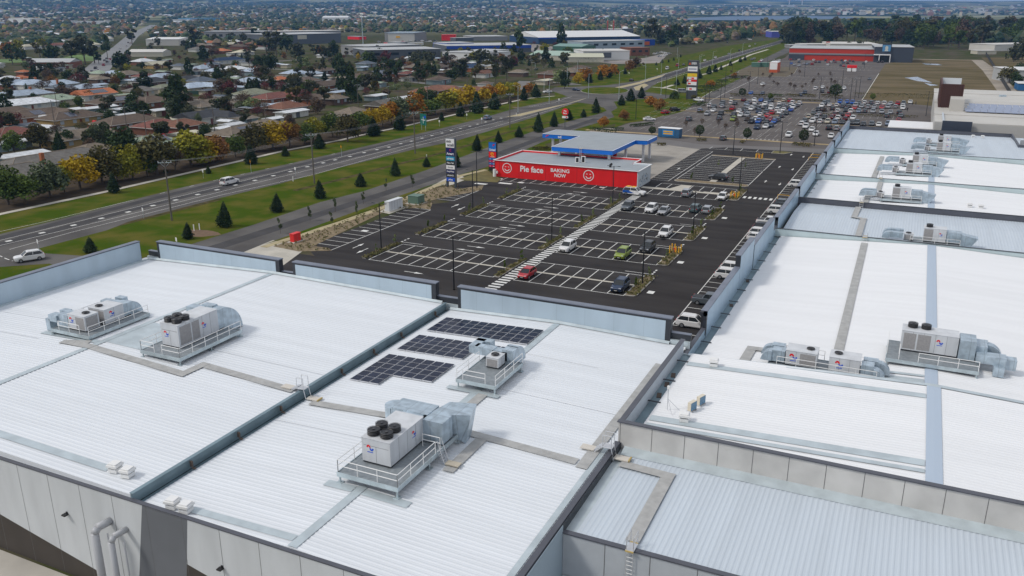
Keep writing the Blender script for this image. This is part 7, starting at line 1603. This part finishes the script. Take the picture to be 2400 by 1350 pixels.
for a in ((1381,194,25),(1407,188,26),(1427,182,28),(1465,174,18),(1448,173,15),(1457,247,28),(1478,237,33),(1503,230,30),(1587,200,18),(1552,148,12),(1604,196,20),(1637,184,25),(1662,174,22),(1676,169,20),(1690,164,14),(1712,154,13),(1735,146,14),(1746,142,13),(1538,153,9),(1567,146,8),(1579,142,8),(1595,134,8)):
    tpx(a[0], a[1], a[2]*.86, 'spruce', 'spruce', 'around the roundabout and far highway', 1.35, grp='spruces along the highway')
AV = "20 480 78 green broad;60 478 62 green broad;118 462 75 grey broad;152 452 55 yg broad;188 442 72 yellow broad;240 430 76 olive broad;275 424 45 yg broad;312 420 72 yg broad;345 412 50 green broad;368 408 82 olive broad;412 400 50 bare bare;448 390 78 yg broad;470 385 60 yellow broad;510 378 54 rust broad;552 368 48 green broad;597 356 62 olive broad;640 350 62 yellow broad;680 345 56 rust broad;715 338 48 green broad;735 332 52 yg broad;780 322 56 green broad;815 333 62 olive broad;842 312 46 green broad;868 302 46 yellow broad;897 297 46 yellow broad;918 292 48 orange broad;935 288 58 grey broad;972 277 58 orange broad;1002 270 36 green broad;1020 267 36 green broad;1045 262 48 yg broad;1065 256 46 yellow broad;1092 250 50 yellow broad;1130 243 36 yellow broad;1150 238 38 orange broad;1172 233 38 yellow broad;1192 229 36 yg broad;1207 226 30 yellow broad;1238 219 24 orange broad"
for r_ in AV.split(';'):
    a, b, h, c, k = r_.split(); tpx(int(a), int(b), int(h)*1.05, k, c, 'in the autumn avenue beside the footpath', 1.22, grp='autumn avenue trees')
BG = "418 264 84 dark pine 1.15|big dense dark green conical pine rising above the middle houses;300 388 88 dark broad .95;95 348 52 olive broad 1.3;162 346 38 dark broad 1;172 291 30 dark broad .9;258 288 30 dark broad 1;240 280 22 dark broad 1.4;313 256 38 dark broad .95;385 305 26 dark broad 1.1;540 232 44 maroon broad 1;515 212 22 bare bare 1.3;575 262 48 bare bare 1.2;592 264 34 pale round 1.4;563 262 24 pale round 1.3;690 262 58 olive gum .75;665 238 20 dark broad 1.1;510 252 18 dark round 1.1;660 206 20 dark broad 1.3;700 212 24 dark broad 1.2;480 326 36 dark broad 1.1;435 308 20 dark round 1.1;745 268 40 bare broad 1.2;757 242 20 pale broad 1.1;680 298 32 bare broad 1;395 300 32 dark spruce 1;345 262 18 green broad 1.2;210 235 20 dark broad 2;150 245 22 dark broad 1.8;170 226 26 bare bare 1.2;185 205 34 maroon bare 1;65 228 26 dark pine .5;90 225 16 green broad 1.3;28 230 14 green broad 1.4;18 225 20 olive bush .5;825 240 80 dark pine .75;878 225 36 olive gum .9;905 228 20 bare broad 1.4;930 214 16 pale round 1.4;955 210 18 pale round 1.3;998 200 50 dark gum .7;980 196 36 dark gum .8;932 192 48 dark gum .8;918 186 44 dark gum .7;1022 174 24 pale round 1.2;1060 190 32 dark broad 1.1;1115 190 32 olive gum 1;1162 196 44 gum gum .8;1188 190 60 gum gum .8;1010 240 30 dark broad 1.2;990 238 36 green broad 1;1110 200 16 dark bush .5;885 208 16 rust broad .8;960 165 22 rust broad 1;945 152 20 rust broad .9;970 152 28 gum broad 1.2;1005 146 26 gum broad 1.3;890 138 26 gum broad .9;905 142 22 maroon broad 1;840 140 14 yellow broad 1;1063 168 26 bare broad 1.2;1128 152 36 gum broad 1.3;1155 156 26 gum broad 1;1218 132 56 dark gum .9;1205 155 22 maroon broad 1;1315 108 50 dark pine .75;1525 106 60 gum gum .9 p;1545 104 40 gum broad 1;1572 110 50 dark gum .9;1590 106 44 gum gum .9;1308 196 34 pale broad 1.1;1322 200 36 dark broad .9;1323 208 26 dark broad 1.1;1355 196 26 yellow broad 1;1372 190 30 orange broad 1.1;1412 184 34 orange broad 1.1;1435 178 28 orange broad 1.1;1475 168 26 rust broad 1.2;1490 160 26 bare broad 1.3;1375 132 16 dark round 1;1390 132 18 dark round 1;1412 136 20 dark broad .9;1435 138 18 dark broad .9;1372 138 12 orange broad 1.2;1525 250 24 orange broad 1.3;1545 258 26 rust broad 1.3;1415 300 28 orange broad 1.2;1462 282 24 rust broad 1.4;1580 232 18 dark bush 1;1625 236 14 olive broad 1.4;1720 182 11 orange broad 1.5;1665 204 16 orange broad 1.5"
BG += ";200 152 58 gum gum 1.1;170 150 44 gum gum 1.2;222 148 44 gum gum 1.1;120 146 36 dark broad 1.2;95 138 34 olive gum 1.2;30 152 38 dark round 1;54 148 30 dark round .9;20 128 24 orange broad 1.3;40 122 26 yg broad 1.2;100 112 18 yg broad 1.3;122 142 20 bare broad 1.3;82 185 28 dark pine 1;115 186 24 bare broad 1.2;195 192 34 gum pine 1.2;160 188 22 dark broad 1.2;285 165 40 dark broad .9;253 140 54 dark gum .5;232 150 26 dark gum 1;335 162 16 dark broad .9;370 164 14 bare broad 1.2;310 104 36 gum gum 1;370 108 18 gum broad 1;458 108 42 gum gum 1.2;478 144 34 dark pine 1;443 176 38 dark pine .9;505 104 22 gum broad .9;540 100 22 gum gum .9;572 104 24 gum broad .8;600 100 32 dark gum .8;625 126 50 gum gum 1.1;648 130 52 gum gum 1;672 122 40 dark broad .9;700 138 34 gum broad 1.1;635 172 46 dark broad .9;622 160 30 dark broad 1;760 144 40 gum gum .9;785 132 34 dark broad 1;790 178 48 dark gum .8;757 176 36 gum gum .8;720 158 22 pale broad 1;735 128 24 gum gum 1;545 182 24 olive broad 1.6;520 186 22 olive broad 1.6;500 172 20 bare broad 1.2;622 208 50 gum gum .7;640 210 30 dark broad .9;690 200 28 dark broad 1.4;715 195 14 dark round 1;705 152 18 dark round 1;560 205 18 bare broad 1.4;380 230 16 green bush .5;270 215 16 dark broad 1.4;300 215 22 olive bare 1.3;325 200 18 bare bare 1.4;280 195 20 olive bare 1.3;250 190 18 bare broad 1.5;400 195 20 bare broad 1.4;350 198 14 bare broad 1.4;10 205 18 dark broad 1;430 205 20 yg broad 1"
for r_ in BG.split(';'):
    lb = None
    if '|' in r_: r_, lb = r_.split('|')
    q = r_.split(); tpx(int(q[0]), int(q[1]), int(q[2])*1.0, q[4], q[3], ZN(int(q[1])-10).replace('just behind', 'in gardens behind') if int(q[0]) < 1200 else 'around the roundabout corner', float(q[5]), label=lb, pale='p' in q[6:])
# scattered garden trees filling the suburb, kept off roofs and roads
def lim(px_): return 505-px_*.262 if px_ < 1000 else 243-(px_-1000)*.08      # avenue line
random.seed(4); K = 0; tries = 0
lane = [G(*p) for p in [(0,294),(130,298),(230,308),(330,317),(430,325),(540,331)]]
def near_lane(p, pts, d):
    for a, b in zip(pts, pts[1:]):
        ab = b-a; t = max(0, min(1, (p-a).dot(ab)/ab.dot(ab)))
        if (a+ab*t-p).length < d: return True
    return False
art = [G(*p) for p in [(205,185),(250,140),(285,110),(310,85),(335,70),(362,58)]]
while K < 640 and tries < 15000:
    tries += 1; px_ = random.uniform(-40, 1340); py_ = 108 + (lim(px_)-52-108)*random.random()**1.25
    if py_ < 108 or py_ > lim(px_)-45: continue
    p = G(px_, py_)
    if any((p.x-a)**2+(p.y-b)**2 < (r_*.72)**2 for a, b, r_ in HPOS) or near_lane(p, lane, 7) or near_lane(p, art, 13): continue
    if 640 < px_ < 1240 and py_ < 122: continue
    if 0 < px_ < 190 and 138 < py_ < 150: continue
    k = random.choices(['broad','gum','bare','bush','spruce','pine'], [3.6,3.4,6.5,12,1,2])[0]; c = dict(broad=random.choice(['green','green','dark','olive','olive','bare','bare','gum','rust','yg','grey']), gum='gum', bare=random.choice(['bare','bare','olive','maroon']), bush=random.choice(['dark','green','olive','pale','dark']), spruce='spruce', pine='dark')[k]
    h = dict(broad=random.uniform(4.5,9), gum=random.uniform(6,10), bare=random.uniform(4,8), bush=random.uniform(1.2,2.4), spruce=random.uniform(4,8), pine=random.uniform(6,11))[k]
    tree(p.x, p.y, h, k, c, ZN(py_).replace('just behind', 'in gardens behind'), random.uniform(.9,1.3)); K += 1
# small trees and bushes of the car parks
for x, y in ((-81.7,119),(-81.7,125),(-81.6,136.5),(-81.6,142.8),(-81.7,153.6),(-81.7,159.9),(-81.6,171.2),(-81.6,177.5),(-56.8,118.5),(-56.8,125),(-56.8,136),(-56.8,142.5),(-56.8,153.5),(-56.8,160),(-56.8,171),(-56.8,177),(-34.9,118.5),(-34.9,125.5),(-34.9,136),(-34.9,153),(-34.9,160.5),(-34.9,170),(-34.9,177.5),(-48,206.2),(-38,206.2),(-34.4,197),(-46,227.6),(-39,227.6)):
    t = tree(x, y, random.uniform(1.8,2.4), 'gum', random.choice(['green','pale']), 'newly planted in the car park islands', .38, lod=2, grp='staked saplings', z=.15)
    t.name = 'sapling'; mb = MB(); [mb.tube((sx,0,0),(sx,0,.5),.008,4) for sx in (-.12,.12)]; s_ = mb.build('stake', M_timber, t)
for px_, py_ in ((658,548),(727,518),(786,497),(852,478),(837,508),(779,532),(967,440),(905,448)):
    p = G(px_, py_); t = tree(p.x, p.y, 3.2, 'gum', 'grey', 'in the mulch strip beside the service road', .4, lod=2, grp='staked saplings'); t.name = 'sapling'
for px_, py_, hp in ((1639,323,28),(1750,330,27),(1882,338,32),(1739,228,20),(1805,235,16),(1957,232,30),(2045,236,15),(1820,160,12),(1528,318,20)):
    tpx(px_, py_, hp, 'round' if hp != 16 else 'broad', 'dark' if hp > 18 else 'green', 'in the beds of the old car park', 1.0, grp='car park trees')
for i in range(26):
    px_, py_ = random.uniform(1700, 1960), random.uniform(172, 214); p = G(px_, py_); tree(p.x, p.y, random.uniform(2.5,4), 'bare', 'bare', 'among the empty stalls of the old car park', .7, lod=2, grp='leafless car park trees')
for i, (px_, py_) in enumerate(((1608,300),(1645,295),(1683,298),(1727,302),(1628,318),(1700,306),(1725,292),(1752,290),(1930,268))): p = G(px_, py_); tree(p.x, p.y, 3.2, 'bare', 'bare', 'in the front bays of the old car park', .7, lod=1, grp='leafless car park trees')
def hedge(lbl, a, b, wd, h, col='dark'):
    A, B = G(*a), G(*b); L = (B-A).length; rng = random.Random(int(a[0]*7+a[1])); mb = MB(); n = int(min(900, L*60))
    d = (B-A).normalized(); nn = Vector((-d.y, d.x, 0))
    for i in range(n):
        q = A + d*rng.uniform(0, L) + nn*rng.uniform(-wd/2, wd/2); e = h*(1-.25*abs(rng.gauss(0,.5))); f_ = rng.random(); z = e if f_ > .4 else rng.uniform(.1,e)
        if z < e: q += nn*(wd/2*(1 if rng.random()>.5 else -1)-((q-A).dot(nn)))
        quadleaf(mb, Vector((q.x,q.y,z)), .34, rng, .6)
    o = mb.build('hedge', LC[col]); tag(o, None, 'hedge', 'hedges of the old car park'); later(o, LN[col]+' hedge', 'around the old car park beds', 'hedge', 'hedges of the old car park'); o.location = (0,0,0); o['_x'] = 1
    me = o.data; c = (A+B)/2
    for v in me.vertices: v.co.x -= c.x; v.co.y -= c.y
    o.location = (c.x, c.y, 0); return o
for a, b, wd, h, c in (((1710,225),(1755,226),3,1.2,'olive'),((1765,226),(1797,227),3,1.1,'olive'),((1803,225),(1835,227),3,1.1,'dark'),((1843,225),(1872,227),3,1.1,'olive'),((1882,226),(1912,228),3,1.2,'olive'),((1924,227),(1975,230),3,1.3,'olive'),((2000,228),(2200,232),5,2.2,'olive'),
    ((1632,217),(1682,213),3,1.6,'dark'),((1640,206),(1700,203),3,1.2,'dark'),((1655,202),(1682,200),3,1.6,'dark'),((1680,194),(1705,193),3,1.6,'dark'),((1705,184),(1755,183),3,1.5,'dark'),((1632,330),(1655,331),2,.7,'olive'),((1735,336),(1745,336),2,.8,'olive'),((1858,340),(1900,344),2,.9,'olive'),((1625,250),(1655,245),3,1.2,'dark'),((1432,306),(1462,306),2,1.0,'dark'),((1480,298),(1530,292),2,.9,'dark'),((1385,305),(1440,312),2,1,'dark'),((1250,352),(1290,350),2.5,.8,'olive'),((1540,340),(1560,341),2,.7,'olive'),((1698,263),(1718,263),2,.8,'olive'),((1900,270),(2150,276),2,.8,'olive'),((1635,265),(1650,265),2,.8,'olive'),((1240,133),(1400,150),7,3.5,'dark'),((1770,232),(1930,238),1.6,.7,'olive')): hedge('', a, b, wd, h, c)
# low ground cover tufts in the beds (nobody could count them)
def tufts(name, lbl, polys, n, s, m, z):
    mb = MB(); rng = random.Random(5)
    for P, k in polys:
        xs = [p[0] for p in P]; ys = [p[1] for p in P]
        for _ in range(k):
            x, y = rng.uniform(min(xs), max(xs)), rng.uniform(min(ys), max(ys))
            c = False; j = len(P)-1
            for i in range(len(P)):
                if (P[i][1] > y) != (P[j][1] > y) and x < (P[j][0]-P[i][0])*(y-P[i][1])/(P[j][1]-P[i][1])+P[i][0]: c = not c
                j = i
            if not c: continue
            for q in range(5): quadleaf(mb, Vector((x+rng.gauss(0,.1), y+rng.gauss(0,.1), z+rng.uniform(.05,.28))), s, rng, .2)
    o = mb.build(name, m); tag(o, lbl, 'ground cover', None, 'stuff')
bed = [(p.x,p.y) for p in gp((640,578),(810,520),(905,478),(1050,432),(1070,445),(1128,446),(1010,470),(1008,492),(915,490),(735,577),(778,588),(700,590))]
tufts('ground_cover', 'small tussock plants set out over the mulch beds and islands', [(bed, 900)] + [([(a,c),(b,c),(b,d),(a,d)], 110) for a, b, c, d in ISL], 0, .26, leafm('leaf_tussock', (.10,.10,.035), (.16,.14,.06)), .15)
# ---------------- the wood on the right
random.seed(9)
for i in range(150):
    py_ = random.uniform(72, 116); px_ = random.uniform(1835, 2450)
    if py_ > 104 and px_ < 2150: py_ -= 12
    if px_ > 2280 and py_ > 108: continue
    p = G(px_, py_); k = random.choice(['round','gum','broad','gum','pine']); tree(p.x, p.y, random.uniform(17,30), k, random.choice(['dark','gum','dark','olive','green','bare']), 'in the dark wood behind the supermarket', random.uniform(.8,1.15), grp='trees of the dark wood', lod=1)
for e in ((2365,195,34,'olive'),(2380,205,30,'dark'),(2352,190,22,'olive'),(2395,140,40,'gum'),(2375,145,34,'gum'),(2390,170,20,'dark'),(1845,98,40,'dark'),(1868,100,34,'gum'),(1990,112,14,'gum'),(2012,114,18,'gum')): tpx(e[0], e[1], e[2], 'broad', e[3], 'at the right edge beside the sheds', 1.1, grp='trees of the dark wood')
A_, B_ = G(2310,128), G(2372,232); t = thing('boundary_fence', 'dark mesh boundary fence running beside the gravel track', 'fence', (0,0,0)); mb = MB(); d = B_-A_
for i in range(40): q = A_+d*i/40; mb.box(q.x-.06,q.x+.06,q.y-.06,q.y+.06,0,2.6)
mb.build('post', M_signk, t); mb = MB(); nn = Vector((-d.y,d.x,0)).normalized()*.05; mb.poly([A_-nn,B_-nn,B_-nn+Vector((0,0,2.5)),A_-nn+Vector((0,0,2.5))]); mb.poly([A_+nn,A_+nn+Vector((0,0,2.5)),B_+nn+Vector((0,0,2.5)),B_+nn]); mb.build('mesh_panel', mat('fence_mesh', (.03,.03,.03), .8), t)
def fence(lbl, pts, h, m):
    t = thing('fence', lbl, 'fence', (0,0,0), 0, 'garden fences'); P = [G(*p) for p in pts]; mb = MB()
    for a, b in zip(P, P[1:]):
        d = (b-a); L = d.length; ang = math.atan2(d.y, d.x); c = (a+b)/2; mb.obox((c.x,c.y,h/2), (L/2,.04,h/2), ang)
    mb.build('panel', m, t); mb = MB()
    for a, b in zip(P, P[1:]): d = (b-a); c = (a+b)/2; mb.obox((c.x,c.y,h+.03), (d.length/2,.06,.03), math.atan2(d.y,d.x))
    mb.build('top_rail', m, t)
M_rf = mat('fence_red', (.26,.022,.020), .6); M_tf = mat('fence_timber', (.16,.13,.10), .9, var=.2, vscale=1); M_gf = mat('fence_green', (.06,.12,.09), .7)
fence('long bright red metal fence behind the avenue', [(362,318),(400,324),(467,331)], 2.1, M_rf); fence('rust-red low fence by the lane', [(205,300),(268,310)], 1.2, mat('fence_rust',(.22,.08,.04),.8))
for i, (a, b, m, nm) in enumerate((((0,283),(35,285),M_tf,'timber paling fence before the leftmost brick house'),((228,292),(250,286),M_gf,'pale green fence beside the brown brick house'),((440,222),(500,220),M_gf,'green fence beside the pale blue metal roof'),((530,290),(560,286),M_gf,'short green fence behind the solar-panelled house'),((395,258),(430,262),M_gf,'green fence below the big conical pine'),((480,250),(540,248),M_tf,'timber fence in the middle of the suburb'),((600,246),(660,244),M_tf,'timber fence before the brick house with veranda'),((800,206),(840,208),M_tf,'timber fence near the dark street pine'),((235,275),(262,272),M_tf,'timber fence behind the white sheds'))): fence(nm, [a, b], 1.7, m)
p = G(224, 302); t = thing('red_sign', 'bright red upright sign board in a garden by the lane', 'sign', (p.x,p.y,0)); mb = MB(); mb.box(-.8,.8,-.3,.3,0,2.9); mb.build('board', M_red, t); mb = MB(); mb.box(-.5,.4,-.33,-.3,1.6,2.4); mb.build('mark', M_pwhite, t)
for i in range(46):      # gums along the far side of the highway
    px_ = random.uniform(1540, 1835); py_ = 108-(px_-1540)*.11 - random.uniform(4,24); p = G(px_, py_); tree(p.x, p.y, random.uniform(10,18), random.choice(['gum','broad']), random.choice(['gum','dark','olive','bare']), 'beyond the far end of the highway', 1.0, lod=2, grp='trees beyond the highway')
# ---------------- the distant town: canopy, roofs, and forested hills
def tz(px_, py_):      # where the sight line meets the terrain
    d = ray(px_, py_); s = 300.0; prev = s; st = 40.0
    while s < 15000:
        x, y, z = d.x*s, d.y*s, CH+d.z*s
        if z <= hills(x, y):
            lo, hi = prev, s
            for _ in range(12):
                m_ = (lo+hi)/2
                if CH+d.z*m_ <= hills(d.x*m_, d.y*m_): hi = m_
                else: lo = m_
            return Vector((d.x*hi, d.y*hi, hills(d.x*hi, d.y*hi)))
        prev = s; s += st; st *= 1.02
    return None
def wet(px_, py_): return px_ > 1610 and 36 < py_ < 57
BUSY = [(640,78,1250,112),(1235,80,1540,150),(1845,70,2150,140),(480,78,620,98),(335,88,425,110)]
import numpy as np
ICO = None
def clump(V, F, M_, p, r_, hz, rng, mi):
    b = len(V); n1 = 6
    V.append((p.x, p.y, p.z+hz))
    for j, (q, zz) in enumerate(((.62,.86),(1.0,.5),(.7,.08))):
        for i in range(n1):
            a = 6.283*i/n1+j*.5+rng.random()*.5; k = q*r_*rng.uniform(.72,1.22); V.append((p.x+k*math.cos(a), p.y+k*math.sin(a), p.z+hz*zz*rng.uniform(.85,1.12)))
    for i in range(n1): F.append((b, b+1+i, b+1+(i+1) % n1)); M_.append(mi)
    for j in range(2):
        o = b+1+j*n1
        for i in range(n1): F.append((o+i, o+n1+i, o+n1+(i+1) % n1, o+(i+1) % n1)); M_.append(mi)
FARC = dict(dark=((.028,.048,.020),(.05,.07,.028)), gum=((.05,.062,.034),(.085,.088,.05)), olive=((.10,.095,.04),(.13,.11,.05)), bare=((.13,.10,.075),(.17,.13,.09)), green=((.07,.10,.03),(.10,.12,.04)), spruce=((.018,.04,.022),(.035,.055,.03)), rust=((.20,.10,.04),(.22,.14,.05)), yg=((.17,.17,.03),(.2,.17,.03)), orange=((.30,.13,.03),(.25,.14,.03)))
rng = random.Random(17); V, F, MI = [], [], []; cols = [leafm('far_'+c, *FARC[c]) for c in ('dark','gum','olive','bare','green','spruce','rust','yg','orange')]
def road_clear(p): return near_lane(Vector((p.x,p.y,0)), art+[G(366,50),G(367,46)], 22)
for i in range(15000):
    px_ = rng.uniform(-60, 2460); py_ = 112-(112-1)*rng.random()**.78
    if wet(px_, py_) or any(a < px_ < c and b < py_ < d for a, b, c, d in BUSY): continue
    if 1535 < px_ < 1845 and py_ > 116-(px_-1535)*.115: continue
    if px_ > 2150 and py_ > 105: continue
    p = tz(px_, py_)
    if p is None or road_clear(p): continue
    d = math.hypot(p.x, p.y)
    if d > 7500: continue
    nn = noise.noise(Vector((p.x/330, p.y/330, 4.0))); forest = nn > .08 or (d > 5500 and nn > -.25)
    if not forest and rng.random() < .44 + (.28 if d > 2500 else 0): continue
    r_ = rng.uniform(3.0,6.0)*(1+max(0, d-1500)/3300); hz = r_*rng.uniform(1.1,1.9)/(1+max(0,d-3000)/9000)
    if py_ > 62 and 1700 < px_: r_ *= 1.2; hz *= 1.7
    w_ = (6,5,2,1,1,3,0,0,0) if forest else (4,5,5,6,2,1,1.2,.6,.7)
    clump(V, F, MI, p, r_, hz, rng, rng.choices(range(9), w_)[0])
me = bpy.data.meshes.new('distant_trees'); me.from_pydata(V, [], F); [me.materials.append(c) for c in cols]; me.polygons.foreach_set('material_index', MI)
o = bpy.data.objects.new('distant_trees', me); COL.objects.link(o); tag(o, 'distant tree canopy of the town and wooded hills', 'trees', None, 'stuff')
# distant houses: the nearest as things of their own, the rest one mass
rng = random.Random(31); DH = []
for i in range(4600):
    px_ = rng.uniform(-40, 2440); py_ = 116-(116-12)*rng.random()**.75
    if wet(px_, py_) or any(a-10 < px_ < c+10 and b-4 < py_ < d+6 for a, b, c, d in BUSY): continue
    if px_ > 1535 and px_ < 1850 and py_ > 112-(px_-1535)*.115: continue
    if px_ > 1850 and py_ > 56: continue
    p = tz(px_, py_)
    if p is None or road_clear(p): continue
    nn = noise.noise(Vector((p.x/330, p.y/330, 4.0)))
    if nn > .12 and math.hypot(p.x,p.y) > 1300: continue
    if any((p.x-a)**2+(p.y-b)**2 < (r_+9)**2 for a, b, r_ in HPOS[-400:]): continue
    DH.append(p); HPOS.append((p.x, p.y, 8))
DH.sort(key=lambda p: p.x**2+p.y**2)
RC = ['white','white','grey','tan','brown','rust','orange','blue','slate','cream','red','white','cream']
mbD = MB(); dm = [tilem(c) for c in RC] + [wallm(k) for k in 'wcb']
def dist_house(mb, p, L, D, H_, rh, a, ri, wi, loc=True):
    ca, sa = math.cos(a), math.sin(a); o = Vector((0,0,0)) if loc else p
    def T(x, y, z): return (o.x+x*ca-y*sa, o.y+x*sa+y*ca, o.z+z)
    x, y = L/2, D/2; C_ = [(-x,-y),(x,-y),(x,y),(-x,y)]
    for i in range(4): a_, b_ = C_[i], C_[(i+1) % 4]; mb.poly([T(*a_,0),T(*b_,0),T(*b_,H_),T(*a_,H_)], wi)
    x += .5; y += .5; i_ = y*.9
    mb.poly([T(-x,-y,H_),T(x,-y,H_),T(x-i_,0,H_+rh),T(-x+i_,0,H_+rh)], ri); mb.poly([T(x,y,H_),T(-x,y,H_),T(-x+i_,0,H_+rh),T(x-i_,0,H_+rh)], ri); mb.poly([T(x,-y,H_),T(x,y,H_),T(x-i_,0,H_+rh)], ri); mb.poly([T(-x,y,H_),T(-x,-y,H_),T(-x+i_,0,H_+rh)], ri)
for i, p in enumerate(DH):
    L, D = rng.uniform(11,19), rng.uniform(8,12); a = TH + (R(90) if rng.random() < .4 else 0); ri = rng.randrange(len(RC)); wi = rng.randrange(3); k = 1+max(0, math.hypot(p.x,p.y)-2500)/6000
    if i < 170:
        t = empty('house', p, a); c = RC[ri]; later(t, f"{RN[c]}-roofed distant house", 'left of the suburb road' if PX(p)[0] < 360 else ('beyond the warehouses' if PX(p)[0] < 1250 else 'toward the lake'), 'house', 'distant houses')
        m1 = MB(); m1.box(-L/2, L/2, -D/2, D/2, 0, 3); m1.build('wall', dm[len(RC)+wi], t); m2 = MB(); x, y = L/2+.5, D/2+.5; i_ = y*.9
        for q in ([(-x,-y,3),(x,-y,3),(x-i_,0,5.2),(-x+i_,0,5.2)], [(x,y,3),(-x,y,3),(-x+i_,0,5.2),(x-i_,0,5.2)], [(x,-y,3),(x,y,3),(x-i_,0,5.2)], [(-x,y,3),(-x,-y,3),(-x+i_,0,5.2)]): m2.poly(q)
        m2.build('roof', dm[ri], t)
    else: dist_house(mbD, p, L*k, D*k, 3*k, 2*k, a, ri, len(RC)+wi, False)
o = mbD.build('distant_houses', dm); tag(o, 'mass of tiny houses scattered through the far town', 'houses', None, 'stuff')
rng = random.Random(77); far_w = [MATS['far_cream'], M_wh, M_offw, MATS['house_wall_w'], mat('far_brick', (.28,.12,.07), .8)]
for k in range(70):
    px_ = rng.uniform(1560, 2360); py_ = rng.uniform(25, 37)
    p = tz(px_, py_)
    if p is None: continue
    d = math.hypot(p.x, p.y); L = rng.uniform(4,13)*d/2000; H_ = rng.uniform(2.0,4.6)*d/2000; D = L*.6
    t = empty('town_building', p, rng.uniform(-.3,.3)); later(t, rng.choice(['pale','cream','white']) + ' distant town building', 'above the lake', 'building', 'distant town buildings')
    mb = MB(); mb.box(-L/2, L/2, -D/2, D/2, 0, H_+6); mb.build('wall', rng.choice(far_w), t); mb = MB(); mb.box(-L/2, L/2, -D/2, D/2, H_+6, H_+7); mb.build('roof', rng.choice([M_lg, M_offw, tilem('rust')]), t)
# ---------------- haze: pale air over the whole scene
mb = MB(); mb.box(-17500, 17500, -600, 17500, -1.5, 420); hz = mb.build('haze', mat('haze_air', (1,1,1), 1)); m = MATS['haze_air']; nn_ = m.node_tree.nodes; nn_.clear()
oo = nn_.new('ShaderNodeOutputMaterial'); vv = nn_.new('ShaderNodeVolumePrincipled'); vv.inputs['Density'].default_value = HAZE; vv.inputs['Color'].default_value = (.22,.50,1.0,1); vv.inputs['Anisotropy'].default_value = 0.2
m.node_tree.links.new(vv.outputs[0], oo.inputs['Volume']); hz['kind'] = 'stuff'
# garden sheds and patio roofs between the houses
random.seed(14); k = 0
while k < 90:
    px_ = random.uniform(-20, 1180); py_ = 125 + (lim(px_)-75-125)*random.random()
    if py_ < 125: continue
    p = G(px_, py_, 3.6)
    if any((p.x-a)**2+(p.y-b)**2 < (r_+2.5)**2 for a, b, r_ in HPOS) or near_lane(Vector((p.x,p.y,0)), lane, 8) or near_lane(Vector((p.x,p.y,0)), art, 14): continue
    d = math.hypot(p.x, p.y); house(px_, py_, random.uniform(5,9)*2000/d*.9, random.choice(['white','white','blue','tan','green','grey','slate']), random.choice('wcgk'), 'gable', zone=ZN(py_).replace('just behind','in yards behind'), small=True, turn=random.choice((0,90))); k += 1
for o in list(COL.objects):
    if o.type == 'MESH' and o.name.split('.')[0] in ('edge_flashing','step_wall','gutter_bracket','lap_joint','ridge_flashing','ridge_capping','gutter_strap','gutter_debris','box_gutter','canopy_post','side_stripe','panel_joint') : split_loose(o)
    elif o.type == 'MESH' and o.parent and o.parent.name in ('showroom_building','showroom_row') and o.name.split('.')[0] in ('capping','wall','parapet'): split_loose(o)
finish_labels()
